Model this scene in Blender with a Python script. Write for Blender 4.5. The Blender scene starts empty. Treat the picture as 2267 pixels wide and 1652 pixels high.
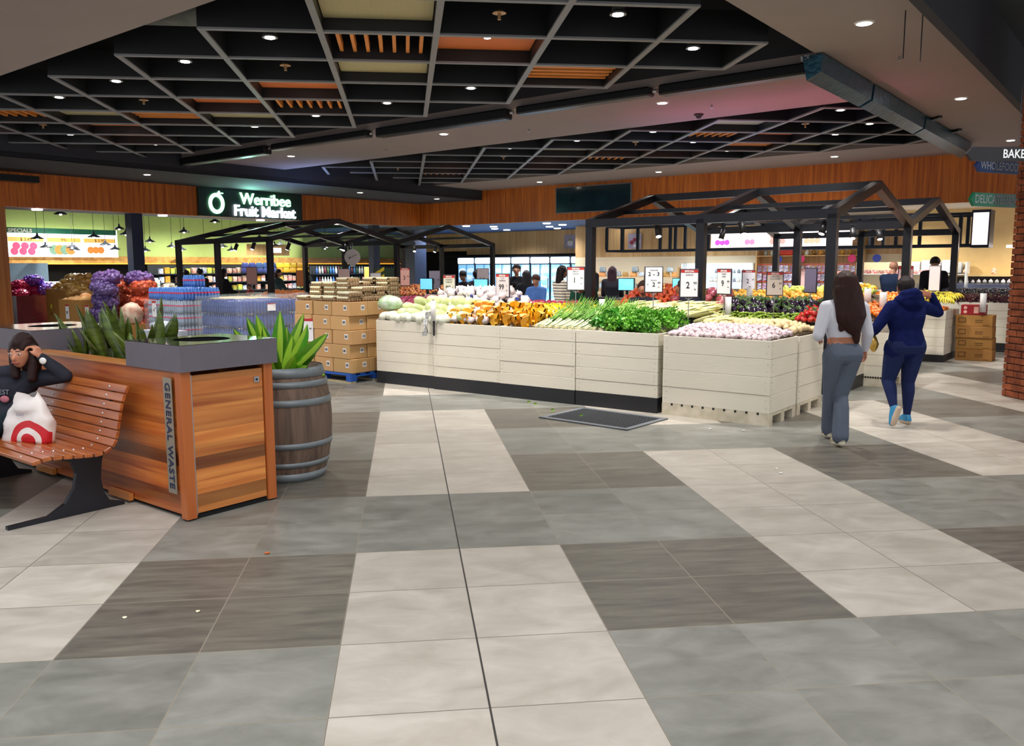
import bpy, bmesh, math, random
from mathutils import Vector, Matrix, noise
R = random.Random(7)
D = bpy.data
sc = bpy.context.scene
COL = sc.collection
PI = math.pi
Q = math.sqrt(.5)

# ------------------------------------------------------------------ camera
FPX, YAW, PITCH, ROLL, CH = 1846.6, .1113, .1278, -.004, 1.647
def _cam():
    cy, sy, cp, sp = math.cos(YAW), math.sin(YAW), math.cos(PITCH), math.sin(PITCH)
    f = Vector((sy*cp, cy*cp, -sp)); r = Vector((cy, -sy, 0)); u = r.cross(f)
    c, s = math.cos(ROLL), math.sin(ROLL)
    r, u = c*r+s*u, -s*r+c*u
    cd = D.cameras.new('camera'); o = D.objects.new('camera', cd); COL.objects.link(o)
    m = Matrix((r, u, -f)).transposed().to_4x4(); m.translation = Vector((0, 0, CH))
    o.matrix_world = m
    cd.sensor_fit = 'HORIZONTAL'; cd.sensor_width = 36; cd.lens = FPX/2267*36
    cd.shift_x = (1133.5-1105.2)/2267; cd.shift_y = 1.5/2267
    cd.clip_start = .1; cd.clip_end = 200
    sc.camera = o
_cam()
# ------------------------------------------------------------------ world, lights, exposure
w = D.worlds.new('world'); sc.world = w; w.use_nodes = True
w.node_tree.nodes['Background'].inputs[0].default_value = (.93, .95, 1, 1)
w.node_tree.nodes['Background'].inputs[1].default_value = .8
sc.view_settings.view_transform = 'Standard'; sc.view_settings.look = 'None'
sc.view_settings.gamma = 1; sc.view_settings.exposure = 0.1
sc.cycles.max_bounces = 5; sc.cycles.diffuse_bounces = 3; sc.cycles.glossy_bounces = 3
sc.cycles.transmission_bounces = 4; sc.cycles.transparent_max_bounces = 10
sc.cycles.caustics_reflective = False; sc.cycles.caustics_refractive = False
sc.cycles.sample_clamp_indirect = 4
def S(a, b, z=0): return Vector(((a-b)*Q, (a+b)*Q, z))
def area(name, loc, size, power, col=(1, .96, .9), rot=(0, 0, 0), sy=None, spread=None):
    l = D.lights.new(name, 'AREA'); l.shape = 'RECTANGLE'; l.size = size; l.size_y = sy or size
    l.energy = power; l.color = col
    if spread: l.spread = spread
    o = D.objects.new(name, l); COL.objects.link(o); o.location = loc; o.rotation_euler = rot
    return o
def spot(name, loc, target, power, col=(1, .95, .88), ang=80, blend=.6, rad=.06):
    l = D.lights.new(name, 'SPOT'); l.energy = power; l.color = col; l.spot_size = math.radians(ang)
    l.spot_blend = blend; l.shadow_soft_size = rad
    o = D.objects.new(name, l); COL.objects.link(o); o.location = loc
    o.rotation_euler = (Vector(target)-Vector(loc)).to_track_quat('-Z', 'Y').to_euler()
    return o
# added fill lamp, out of view above the camera, brightens the concourse
area('unseen_fill_lamp', (1.5, 1.0, 7.5), 9, 900, (1, .97, .93))
def bank(name, pts, total, col=(1, .96, .93), ang=125, up=False):
    """one wide lamp at each given point; total = power of the whole bank"""
    for p in pts:
        l = D.lights.new(name, 'SPOT'); l.energy = 4*total/len(pts); l.color = col; l.spot_size = math.radians(ang); l.spot_blend = .8; l.shadow_soft_size = .07
        o = D.objects.new(name, l); COL.objects.link(o); o.location = p
        if up: o.rotation_euler = (PI, 0, 0)
# can downlights in the two black ceiling lattices
L1 = [(-2.019+1.1955*(i+.5), 9.142+1.1955*(j+.5), 4.115) for i, j in ((4, 0), (3, -1), (0, 0), (-1, 1), (-2, 2), (2, 2), (-3, 3), (1, 3), (0, 4), (-1, 5), (-4, 6), (-3, 7))]
L2 = [(.47+1.2*(i+.5), 12.66+1.2*(j+.5), 4.115) for i, j in ((-1, 8), (0, 5), (1, 4), (2, 3), (2, 7), (3, 2), (3, 6), (4, 3), (5, 0), (5, 4), (6, 1), (6, 2))]
bank('lattice_lamp', L1, 700, (1, .96, .92)); bank('lattice_lamp', L2, 950, (1, .95, .93))
bank('fridge_aisle_lamp', [S(a, b, 3.0) for a, b in ((22.3, 20.6), (24.4, 17.2), (22.4, 15.9), (23, 14.2), (25.4, 19.9), (23.2, 11.5))], 500, (.97, .98, 1), 150)
bank('deli_lamp', [S(a, b, 2.98) for a, b in ((22.3, 8), (22.6, 5.2), (22.2, 2.5), (22.3, 10))], 260, (1, .93, .82), 150)
bank('pendant_bulb', [S(a, b, z+.2) for a, b, z in ((10.0, 22.4, 2.78), (11.3, 23.4, 2.26), (12.6, 24.5, 2.55), (14.4, 22.3, 2.75), (15.2, 24.2, 2.25), (16.8, 23.5, 2.35), (19.8, 23.8, 2.2), (21.3, 24, 2.3))], 700, (1, .97, .88), 165)
bank('trough_lamp', [S(a, 25.3, 3.28) for a in (11.5, 15.5, 18.5, 21.5)], 420, (1, 1, .88), 165)
bank('concourse_lamp', [S(9.28, 2.63, 4.05), S(14.28, 2.62, 4.05), S(7.5, .8, 4.7), S(10.5, .3, 4.7)], 230, (1, .95, .88), 130)
# added pink and blue lamps above the frames, no fittings, to tint the ceiling
bank('added_pink_wash', [S(12.9, b, 2.92) for b in (4, 5.2, 6.4)], 13, (1, .25, .5), 150, True); bank('added_blue_wash', [S(14, b, 2.92) for b in (16.4, 17.6, 19)]+[S(14.8, 6.7, 2.5)], 50, (.3, .45, 1), 150, True)
for (a, b), p in {(8.4, 7.9): 100, (8.4, 6.2): 130, (8.4, 4.6): 110, (10, 9.6): 130, (12.2, 4.6): 130, (14.5, 4.4): 140, (8.4, 11.2): 120, (8.6, 14.8): 120, (9, 18.5): 120}.items():
    spot('display_spot', S(a-.9, b-.2, 4.02), S(a+.9, b, 1), p*2.6, (1, .96, .9), 75)

# ------------------------------------------------------------------ materials
def lin(c):
    if isinstance(c, str):
        c = [int(c[i:i+2], 16)/255 for i in (0, 2, 4)]
    return tuple(x/12.92 if x <= .04045 else ((x+.055)/1.055)**2.4 for x in c[:3])+(1,)
def lum(c, k): return tuple(min(1, max(0, x*k)) for x in c[:3])+(1,)
MATS = {}
def M(name, col, rough=.6, metal=0., var=.12, scale=6., bump=0., bscale=60., emit=0., alpha=1., rnd=0., stretch=None, spec=.5, coat=0., trans=0., col2=None, ecol=None, sub=0.):
    """principled material whose colour wanders with noise; rnd = random change from object to object"""
    if name in MATS: return MATS[name]
    m = D.materials.new(name); m.use_nodes = True; nt = m.node_tree; N = nt.nodes; L = nt.links
    b = N['Principled BSDF']; c = lin(col)
    tc = N.new('ShaderNodeTexCoord'); mp = N.new('ShaderNodeMapping'); L.new(tc.outputs['Object'], mp.inputs[0])
    if stretch: mp.inputs['Scale'].default_value = stretch
    nz = N.new('ShaderNodeTexNoise'); nz.inputs['Scale'].default_value = scale; nz.inputs['Detail'].default_value = 5
    L.new(mp.outputs[0], nz.inputs[0])
    mx = N.new('ShaderNodeMix'); mx.data_type = 'RGBA'
    if col2:
        mx.inputs[6].default_value = c; mx.inputs[7].default_value = lin(col2)
        rr = N.new('ShaderNodeValToRGB'); rr.color_ramp.elements[0].position = .38; rr.color_ramp.elements[1].position = .62
        L.new(nz.outputs['Fac'], rr.inputs[0]); L.new(rr.outputs[0], mx.inputs[0])
    else:
        mx.inputs[6].default_value = lum(c, 1-var*1.6); mx.inputs[7].default_value = lum(c, 1+var*1.6)
        L.new(nz.outputs['Fac'], mx.inputs[0])
    out = mx.outputs[2]
    if rnd:
        oi = N.new('ShaderNodeObjectInfo'); hs = N.new('ShaderNodeHueSaturation')
        ma = N.new('ShaderNodeMapRange'); ma.inputs['To Min'].default_value = 1-rnd*2; ma.inputs['To Max'].default_value = 1+rnd
        L.new(oi.outputs['Random'], ma.inputs[0]); L.new(ma.outputs[0], hs.inputs['Value'])
        mh = N.new('ShaderNodeMapRange'); mh.inputs['To Min'].default_value = .5-rnd*.07; mh.inputs['To Max'].default_value = .5+rnd*.07
        mm = N.new('ShaderNodeMath'); mm.operation = 'FRACT'; mu = N.new('ShaderNodeMath'); mu.operation = 'MULTIPLY'; mu.inputs[1].default_value = 7.31
        L.new(oi.outputs['Random'], mu.inputs[0]); L.new(mu.outputs[0], mm.inputs[0]); L.new(mm.outputs[0], mh.inputs[0]); L.new(mh.outputs[0], hs.inputs['Hue'])
        L.new(out, hs.inputs['Color']); out = hs.outputs[0]
    L.new(out, b.inputs['Base Color'])
    b.inputs['Roughness'].default_value = rough; b.inputs['Metallic'].default_value = metal
    b.inputs['Specular IOR Level'].default_value = spec
    if coat: b.inputs['Coat Weight'].default_value = coat; b.inputs['Coat Roughness'].default_value = .15
    if trans: b.inputs['Transmission Weight'].default_value = trans
    if sub: b.inputs['Subsurface Weight'].default_value = sub; b.inputs['Subsurface Radius'].default_value = (.02, .01, .005)
    if alpha < 1: b.inputs['Alpha'].default_value = alpha
    if emit:
        b.inputs['Emission Color'].default_value = lin(ecol) if ecol else c; b.inputs['Emission Strength'].default_value = emit
    if bump:
        n2 = N.new('ShaderNodeTexNoise'); n2.inputs['Scale'].default_value = bscale; n2.inputs['Detail'].default_value = 3
        L.new(mp.outputs[0], n2.inputs[0])
        bp = N.new('ShaderNodeBump'); bp.inputs['Strength'].default_value = bump; bp.inputs['Distance'].default_value = .01
        L.new(n2.outputs['Fac'], bp.inputs['Height']); L.new(bp.outputs[0], b.inputs['Normal'])
    MATS[name] = m; return m
def wood(name, dark, light, rough=.45, axis='X', scale=3., planks=0, coat=.15, pz=.1):
    """long grain along an axis; planks = alternate board tones every pz metres of height"""
    m = D.materials.new(name); m.use_nodes = True; nt = m.node_tree; N = nt.nodes; L = nt.links; b = N['Principled BSDF']
    tc = N.new('ShaderNodeTexCoord'); mp = N.new('ShaderNodeMapping'); L.new(tc.outputs['Object'], mp.inputs[0])
    s = {'X': (.35, 6, 6), 'Y': (6, .35, 6), 'Z': (6, 6, .3)}[axis]
    mp.inputs['Scale'].default_value = s
    nz = N.new('ShaderNodeTexNoise'); nz.inputs['Scale'].default_value = scale; nz.inputs['Detail'].default_value = 8; nz.inputs['Distortion'].default_value = .6
    add = None
    if planks:
        sx = N.new('ShaderNodeSeparateXYZ'); L.new(tc.outputs['Object'], sx.inputs[0])
        dv = N.new('ShaderNodeMath'); dv.operation = 'DIVIDE'; dv.inputs[1].default_value = pz; L.new(sx.outputs[2], dv.inputs[0])
        fl = N.new('ShaderNodeMath'); fl.operation = 'FLOOR'; L.new(dv.outputs[0], fl.inputs[0])
        wn = N.new('ShaderNodeTexWhiteNoise'); wn.noise_dimensions = '1D'; L.new(fl.outputs[0], wn.inputs['W'])
        cb = N.new('ShaderNodeCombineXYZ'); L.new(wn.outputs['Value'], cb.inputs[0]); L.new(wn.outputs['Value'], cb.inputs[1])
        sc_ = N.new('ShaderNodeVectorMath'); sc_.operation = 'MULTIPLY_ADD'; sc_.inputs[1].default_value = (9, 9, 9)
        L.new(cb.outputs[0], sc_.inputs[0]); L.new(mp.outputs[0], sc_.inputs[2]); L.new(sc_.outputs[0], nz.inputs[0])
        add = wn
    else: L.new(mp.outputs[0], nz.inputs[0])
    cr = N.new('ShaderNodeValToRGB'); e = cr.color_ramp.elements
    e[0].position = .3; e[0].color = lin(dark); e[1].position = .68; e[1].color = lin(light)
    L.new(nz.outputs['Fac'], cr.inputs[0]); out = cr.outputs[0]
    if add:
        hs = N.new('ShaderNodeHueSaturation'); mr = N.new('ShaderNodeMapRange')
        mr.inputs['To Min'].default_value = .38; mr.inputs['To Max'].default_value = 1.35
        L.new(add.outputs['Value'], mr.inputs[0]); L.new(mr.outputs[0], hs.inputs['Value']); L.new(out, hs.inputs['Color']); out = hs.outputs[0]
    L.new(out, b.inputs['Base Color']); b.inputs['Roughness'].default_value = rough
    if coat: b.inputs['Coat Weight'].default_value = coat; b.inputs['Coat Roughness'].default_value = .2
    MATS[name] = m; return m

# ------------------------------------------------------------------ mesh helpers
ICO = {}
for _n in (1, 2):
    _b = bmesh.new(); bmesh.ops.create_icosphere(_b, subdivisions=_n+1, radius=1); ICO[_n] = [v.co.copy() for v in _b.verts]; _b.free()
class MB:
    def __init__(s): s.bm = bmesh.new(); s._i = 0; s.lay = s.bm.faces.layers.int.new('d')
    def flush(s):
        for f in s.bm.faces:
            if not f[s.lay]: f[s.lay] = 1; f.material_index = s._i
    @property
    def mi(s): return s._i
    @mi.setter
    def mi(s, v):
        if v != s._i: s.flush(); s._i = v
    def _m(s, f0): pass
    def box(s, x0, x1, y0, y1, z0, z1, bev=0., rot=None):
        f0 = len(s.bm.faces)
        r = bmesh.ops.create_cube(s.bm, size=1)
        mt = Matrix.Translation(((x0+x1)/2, (y0+y1)/2, (z0+z1)/2)) @ (rot or Matrix()) @ Matrix.Diagonal((abs(x1-x0), abs(y1-y0), abs(z1-z0), 1))
        bmesh.ops.transform(s.bm, matrix=mt, verts=r['verts'])
        if bev:
            es = list({e for v in r['verts'] for e in v.link_edges})
            bmesh.ops.bevel(s.bm, geom=es, offset=bev, segments=1, affect='EDGES', profile=.5)
        s._m(f0); return s
    def quad(s, *p):
        f0 = len(s.bm.faces); s.bm.faces.new([s.bm.verts.new(q) for q in p]); s._m(f0); return s
    def cyl(s, p0, p1, r0, r1=None, n=12, caps=True):
        f0 = len(s.bm.faces); p0 = Vector(p0); p1 = Vector(p1); d = p1-p0
        r = bmesh.ops.create_cone(s.bm, segments=n, cap_ends=caps, radius1=r0, radius2=r0 if r1 is None else r1, depth=d.length)
        mt = Matrix.Translation((p0+p1)/2) @ d.to_track_quat('Z', 'Y').to_matrix().to_4x4()
        bmesh.ops.transform(s.bm, matrix=mt, verts=r['verts']); s._m(f0); return s
    def tube(s, pts, r, n=6):
        """round bar through points; r number or list"""
        f0 = len(s.bm.faces); pts = [Vector(p) for p in pts]; k = len(pts)
        rs = r if isinstance(r, (list, tuple)) else [r]*k; rings = []
        for i, p in enumerate(pts):
            d = (pts[min(i+1, k-1)]-pts[max(i-1, 0)]).normalized(); q = d.to_track_quat('Z', 'Y')
            rings.append([s.bm.verts.new(p+q @ Vector((rs[i]*math.cos(t*2*PI/n), rs[i]*math.sin(t*2*PI/n), 0))) for t in range(n)])
        for a, b in zip(rings, rings[1:]):
            for t in range(n): s.bm.faces.new((a[t], a[(t+1) % n], b[(t+1) % n], b[t]))
        s.bm.faces.new(rings[0][::-1]); s.bm.faces.new(rings[-1]); s._m(f0); return s
    def lathe(s, prof, n=24, lob=0, lamp=0., c=(0, 0, 0), sx=1, sy=1, cap=False):
        f0 = len(s.bm.faces); rings = []
        for r, z in prof:
            k = [(1+(lamp*(abs(math.cos(lob*t*PI/n))-.6) if lob else 0))*r for t in range(n)]
            rings.append([s.bm.verts.new((c[0]+sx*k[t]*math.cos(t*2*PI/n), c[1]+sy*k[t]*math.sin(t*2*PI/n), c[2]+z)) for t in range(n)])
        for a, b in zip(rings, rings[1:]):
            for t in range(n): s.bm.faces.new((a[t], a[(t+1) % n], b[(t+1) % n], b[t]))
        for rg, fl in ((rings[0], True), (rings[-1], False)):
            if prof[0 if fl else -1][0] > .0 and not cap: continue
            try: s.bm.faces.new(rg[::-1] if fl else rg)
            except Exception: pass
        s._m(f0); return s
    def ball(s, c, r, n=2, sc=(1, 1, 1), rot=None):
        f0 = len(s.bm.faces); q = bmesh.ops.create_icosphere(s.bm, subdivisions=n, radius=r)
        bmesh.ops.transform(s.bm, matrix=Matrix.Translation(c) @ (rot or Matrix()) @ Matrix.Diagonal((*sc, 1)), verts=q['verts']); s._m(f0); return s
    def hull(s, *sp, n=1):
        """convex skin round spheres (x, y, z, r[, sx, sy, sz])"""
        pts = []
        for q in sp:
            k = q[4:7] if len(q) > 6 else (1, 1, 1)
            pts += [Vector((q[0]+d.x*q[3]*k[0], q[1]+d.y*q[3]*k[1], q[2]+d.z*q[3]*k[2])) for d in ICO[n]]
        t = bmesh.new()
        for p in pts: t.verts.new(p)
        bmesh.ops.convex_hull(t, input=list(t.verts))
        bmesh.ops.delete(t, geom=[v for v in t.verts if not v.link_faces], context='VERTS')
        me = D.meshes.new('t'); t.to_mesh(me); t.free(); s.bm.from_mesh(me); D.meshes.remove(me); return s
    def prism(s, pts, y0, y1, ax='Y'):
        """outline pts (u, v) pushed along an axis"""
        f0 = len(s.bm.faces)
        P = {'Y': lambda u, v, t: (u, t, v), 'X': lambda u, v, t: (t, u, v), 'Z': lambda u, v, t: (u, v, t)}[ax]
        A = [s.bm.verts.new(P(u, v, y0)) for u, v in pts]; B = [s.bm.verts.new(P(u, v, y1)) for u, v in pts]; k = len(pts)
        s.bm.faces.new(A); s.bm.faces.new(B[::-1])
        for i in range(k): s.bm.faces.new((A[i], B[i], B[(i+1) % k], A[(i+1) % k]))
        s._m(f0); return s
    def tf(s, m): bmesh.ops.transform(s.bm, matrix=m, verts=s.bm.verts); return s
    def build(s, name, mats, parent=None, smooth=False, loc=None, rot=None):
        s.flush(); s.bm.faces.layers.int.remove(s.lay)
        if smooth is not None: bmesh.ops.recalc_face_normals(s.bm, faces=s.bm.faces)
        me = D.meshes.new(name); s.bm.to_mesh(me); s.bm.free()
        if not isinstance(mats, (list, tuple)): mats = [mats]
        for q in mats: me.materials.append(q)
        if smooth:
            for p in me.polygons: p.use_smooth = True
        o = D.objects.new(name, me); COL.objects.link(o)
        if parent: o.parent = parent
        if loc is not None: o.location = loc
        if rot is not None: o.rotation_euler = rot
        return o
def tag(o, label=None, cat=None, group=None, kind=None):
    if label: o['label'] = label
    if cat: o['category'] = cat
    if group: o['group'] = group
    if kind: o['kind'] = kind
    return o
def thing(name, label, cat, loc=(0, 0, 0), rz=0, group=None):
    o = D.objects.new(name, None); COL.objects.link(o); o.location = loc; o.rotation_euler = (0, 0, rz)
    o.empty_display_size = .1
    return tag(o, label, cat, group)
def sthing(name, label, cat, a, b, z=0, group=None, extra=0):
    """thing in shop axes: local x runs right along the shop front, local y into the shop"""
    return thing(name, label, cat, S(a, b, z), -PI/4+extra, group)
def struct(o): o['kind'] = 'structure'; return o
def sput(o, a=0, b=0, z=0): o.location = S(a, b, z); o.rotation_euler = (0, 0, -PI/4); return o
def dup(root, loc=None, rot=None, label=None, group=None, scale=None):
    r = root.copy(); COL.objects.link(r)
    if loc is not None: r.location = loc
    if rot is not None: r.rotation_euler = rot
    if scale is not None: r.scale = scale if isinstance(scale, (tuple, list)) else (scale,)*3
    if label: r['label'] = label
    if group: r['group'] = group
    for ch in list(root.children):
        c = ch.copy(); COL.objects.link(c); c.parent = r
        for g in list(ch.children):
            d = g.copy(); COL.objects.link(d); d.parent = c
    return r
def text(body, size, mat, parent, loc, rot=(PI/2, 0, 0), name='lettering', align='CENTER', ext=.001, bold=0., sx=1., space=1.):
    c = D.curves.new(name, 'FONT'); c.body = body; c.size = size; c.align_x = align; c.align_y = 'CENTER'
    c.extrude = ext; c.offset = bold; c.space_character = space; c.resolution_u = 3; c.materials.append(mat)
    o = D.objects.new(name, c); COL.objects.link(o); o.parent = parent; o.location = loc; o.rotation_euler = rot; o.scale = (sx, 1, 1)
    return o

# base palette
BLACK = M('black_powder_coat', '17181b', .45, var=.1); DARK = M('dark_void_paint', '0b0c0f', .9, var=.2)
GREYF = M('grey_bezel_lit_underside', '8a8b8e', .5, metal=.2, var=.05); WHITE = M('white_paint', 'e9e7e2', .5, var=.03)
CEIL = M('warm_grey_plasterboard', '9c8f8b', .85, var=.04, scale=1.5); CEILD = M('dark_grey_plasterboard', '34353c', .85, var=.05)
CREAM = M('cream_painted_planks', 'e3dccb', .6, var=.06, scale=2.5, stretch=(.4, 1, 2), bump=.12, bscale=25)
INK = M('ink_black', '151515', .6, var=0); RED = M('red_print', 'b8302c', .5, var=.03); CARD = M('price_card', 'efeef0', .35, var=.01)
STEEL = M('brushed_steel', 'b5b6b8', .35, metal=.9, var=.05); LAMP = M('lamp_glow', 'fff4ec', .4, emit=14, var=0)
# ================================================================== SETTING
# ---- floor of 600 mm tiles, in tile axes
U0, V0 = .4812*.6, 9.8959*.6      # world x of u=0, world y of v=0
def tile_kind(u, v):
    """u, v = integer cell"""
    c = (u+1) % 8; r8 = v % 8; r4 = v % 4
    if c in (0, 1): return 0 if r8 not in (0, 1) else 1
    if c in (4, 5): return 0 if r8 not in (4, 5) else 1
    return 2 if r4 in (2, 3) else 1
def tile_mat(name, c1, c2, veins):
    m = D.materials.new(name); m.use_nodes = True; nt = m.node_tree; N = nt.nodes; L = nt.links; b = N['Principled BSDF']
    tc = N.new('ShaderNodeTexCoord'); sp = N.new('ShaderNodeSeparateXYZ'); L.new(tc.outputs['Object'], sp.inputs[0])
    ids = []; gr = []
    for k, off in ((0, U0), (1, V0)):
        s = N.new('ShaderNodeMath'); s.operation = 'SUBTRACT'; s.inputs[1].default_value = off; L.new(sp.outputs[k], s.inputs[0])
        d = N.new('ShaderNodeMath'); d.operation = 'DIVIDE'; d.inputs[1].default_value = .6; L.new(s.outputs[0], d.inputs[0])
        f = N.new('ShaderNodeMath'); f.operation = 'FLOOR'; L.new(d.outputs[0], f.inputs[0]); ids.append(f)
        g = N.new('ShaderNodeMath'); g.operation = 'PINGPONG'; g.inputs[1].default_value = .5; L.new(d.outputs[0], g.inputs[0]); gr.append(g)
    cb = N.new('ShaderNodeCombineXYZ'); L.new(ids[0].outputs[0], cb.inputs[0]); L.new(ids[1].outputs[0], cb.inputs[1])
    wn = N.new('ShaderNodeTexWhiteNoise'); wn.noise_dimensions = '3D'; L.new(cb.outputs[0], wn.inputs[0])
    mp = N.new('ShaderNodeMapping'); mp.inputs['Scale'].default_value = (.8, 4.5, 1) if veins else (1, 1.8, 1)
    ad = N.new('ShaderNodeVectorMath'); ad.operation = 'MULTIPLY_ADD'; ad.inputs[1].default_value = (5, 5, 5)
    L.new(wn.outputs['Color'], ad.inputs[0]); L.new(tc.outputs['Object'], ad.inputs[2]); L.new(ad.outputs[0], mp.inputs[0])
    nz = N.new('ShaderNodeTexNoise'); nz.inputs['Scale'].default_value = 3.2; nz.inputs['Detail'].default_value = 9; nz.inputs['Roughness'].default_value = .62; nz.inputs['Distortion'].default_value = .5
    L.new(mp.outputs[0], nz.inputs[0])
    cr = N.new('ShaderNodeValToRGB'); e = cr.color_ramp.elements; e[0].position = .32; e[1].position = .7; e[0].color = lin(c1); e[1].color = lin(c2)
    L.new(nz.outputs['Fac'], cr.inputs[0])
    hs = N.new('ShaderNodeHueSaturation'); mr = N.new('ShaderNodeMapRange'); mr.inputs['To Min'].default_value = .88; mr.inputs['To Max'].default_value = 1.1
    L.new(wn.outputs['Value'], mr.inputs[0]); L.new(mr.outputs[0], hs.inputs['Value']); L.new(cr.outputs[0], hs.inputs['Color'])
    mn = N.new('ShaderNodeMath'); mn.operation = 'MINIMUM'; L.new(gr[0].outputs[0], mn.inputs[0]); L.new(gr[1].outputs[0], mn.inputs[1])
    lt = N.new('ShaderNodeMath'); lt.operation = 'LESS_THAN'; lt.inputs[1].default_value = .0042; L.new(mn.outputs[0], lt.inputs[0])
    mx = N.new('ShaderNodeMix'); mx.data_type = 'RGBA'; L.new(lt.outputs[0], mx.inputs[0]); L.new(hs.outputs[0], mx.inputs[6])
    mx.inputs[7].default_value = lin('8f8779' if veins or c1 == GREYTILE[0] else '6e6860')
    L.new(mx.outputs[2], b.inputs['Base Color'])
    rm = N.new('ShaderNodeMapRange'); rm.inputs['To Min'].default_value = .28; rm.inputs['To Max'].default_value = .5
    L.new(nz.outputs['Fac'], rm.inputs[0]); L.new(rm.outputs[0], b.inputs['Roughness'])
    return m
GREYTILE = ('72736c', '90908a')
TM = [tile_mat('pale_stone_tile', 'aca59a', 'c6c0b6', False), tile_mat('grey_stone_tile', *GREYTILE, False), tile_mat('brown_veined_tile', '57544e', '787469', True)]
fb = MB()
vs = {}
def fv(i, j):
    if (i, j) not in vs: vs[i, j] = fb.bm.verts.new((U0+i*.6, V0-j*.6, 0))
    return vs[i, j]
for i in range(-34, 46):
    for j in range(-62, 14):
        f = fb.bm.faces.new((fv(i, j+1), fv(i+1, j+1), fv(i+1, j), fv(i, j))); f.material_index = tile_kind(i, j); f[fb.lay] = 1
struct(fb.build('floor', TM))
# dark expansion joint along the centre of the pale band
jb = MB(); jb.box(U0-.004, U0+.004, -2, 11.7, .0, .0012); tag(jb.build('trim_1', M('joint_sealant', '3a3634', .7)), kind='structure')

# ---- ceiling slabs (shop axes)
def slab(mb, a0, a1, b0, b1, z0, z1):
    P = [S(a0, b0), S(a1, b0), S(a1, b1), S(a0, b1)]
    lo = [mb.bm.verts.new((p.x, p.y, z0)) for p in P]; hi = [mb.bm.verts.new((p.x, p.y, z1)) for p in P]
    f0 = len(mb.bm.faces)
    mb.bm.faces.new(lo); mb.bm.faces.new(hi[::-1])
    for i in range(4): mb.bm.faces.new((lo[i], hi[i], hi[(i+1) % 4], lo[(i+1) % 4]))
    mb._m(f0)
def slabs(name, mat, L, kind='structure'):
    mb = MB()
    for l in L: slab(mb, *l)
    o = mb.build(name, mat)
    if kind: o['kind'] = kind
    return o
ZC = 4.1
slabs('ceiling', CEIL, [(3.1, 4.69, 2.0, 17.7, ZC, ZC+.12), (4.69, 24, 2.0, 3.43, ZC, ZC+.12), (10.66, 13.5, 3.43, 17.7, ZC, ZC+.12), (19.0, 21.3, 3.43, 17.7, ZC, ZC+.12)])
slabs('ceiling', CEILD, [(3.1, 21.3, 17.7, 21.0, 3.8, 3.9)])
slabs('ceiling', DARK, [(3.1, 24, 2.0, 17.9, 5.2, 5.3)])
slabs('ceiling', M('teal_grey_plasterboard', '3c474d', .8, var=.05), [(3.1, 24, -6, 1.9, 4.75, 4.85)])
slabs('trim_2', CEILD, [(3.1, 24, 1.9, 2.0, 3.98, 4.85)])
slabs('trim_3', CEILD, [(4.64, 4.69, 3.43, 17.7, ZC+.12, 5.2), (4.69, 10.66, 3.38, 3.43, ZC+.12, 5.2), (10.66, 10.72, 3.43, 17.7, ZC+.12, 5.2), (13.44, 13.5, 3.43, 17.7, ZC+.12, 5.2),
                    (13.5, 19, 3.38, 3.43, ZC+.12, 5.2), (19, 19.06, 3.43, 17.7, ZC+.12, 5.2), (3.1, 21.3, 17.7, 17.78, 3.8, 5.2)])
# ---- orange timber fascias
OW = wood('orange_timber_veneer', 'b4531a', 'e8862e', .5, 'Z', 2.2, coat=.1)
slabs('wall_left', OW, [(3.5, 21.3, 20.5, 20.62, 3.03, 3.8)])
slabs('wall_right', OW, [(21.3, 21.42, -3, 20.62, 3.03, ZC+.02)])
slabs('trim_4', M('soffit_grey', '66696f', .7), [(3.5, 21.3, 20.62, 21.5, 3.03, 3.1)])
slabs('ceiling', M('blue_ceiling_paint', '3f64a0', .6, var=.04), [(21.42, 27.1, 7.5, 27, 3.04, 3.14)])
slabs('ceiling', WHITE, [(21.42, 27.1, -3, 7.5, 3.04, 3.14)])
slabs('ceiling', M('dark_green_deck', '20332f', .9), [(3.5, 27.5, 21.5, 27.3, 3.75, 3.85)])
# columns
slabs('wall_post', M('navy_column_paint', '243250', .5), [(19.35, 19.63, 20.8, 21.05, 0, 3.03), (11.0, 11.3, 20.75, 21.05, 0, 3.03)])
slabs('wall_post', M('navy_column_paint', '243250', .5), [(21.5, 22.1, 21.0, 21.6, 0, 3.04)])
slabs('wall_post', wood('timber_column', 'a85f2c', 'c98445', .5, 'Z', 2.2), [(7.55, 7.95, 20.5, 20.7, 0, 3.03)])
slabs('wall_post', DARK, [(3.6, 7.55, 20.5, 20.7, 0, 3.03)])
# ---- shop back walls
PAN = wood('pale_ply_panel', 'c69a62', 'dfbd88', .45, 'Z', 1.6)
slabs('wall_back', PAN, [(27.0, 27.1, 16.5, 23.3, 2.14, 3.04), (27.0, 27.1, 23.3, 28.5, 2.3, 3.04)])
slabs('wall_back', DARK, [(27.35, 27.45, -4, 30, 0, 3.1), (27.0, 27.1, 16.5, 28.5, 2.04, 2.14)])
slabs('wall_back', PAN, [(25.0, 25.1, 5.5, 16.5, 1.95, 3.04)])
slabs('wall_back', M('lit_slat_panel', 'f0dfc0', .5, stretch=(.1, .1, 9), scale=4), [(25.0, 25.1, 5.5, 16.5, 0, 1.95)])
slabs('wall_back', M('deli_ply', 'dfc084', .5, var=.06), [(23.8, 23.9, -4, 5.5, 0, 3.04)])
GREEN = M('lime_green_wall', 'c8e08c', .7, var=.04)
slabs('wall_green', GREEN, [(6, 29, 27.0, 27.1, 1.95, 3.45)])
slabs('wall_green', DARK, [(6, 29, 27.2, 27.3, 0, 3.8), (5.5, 5.6, 20, 27.2, 0, 3.8)])
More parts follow.
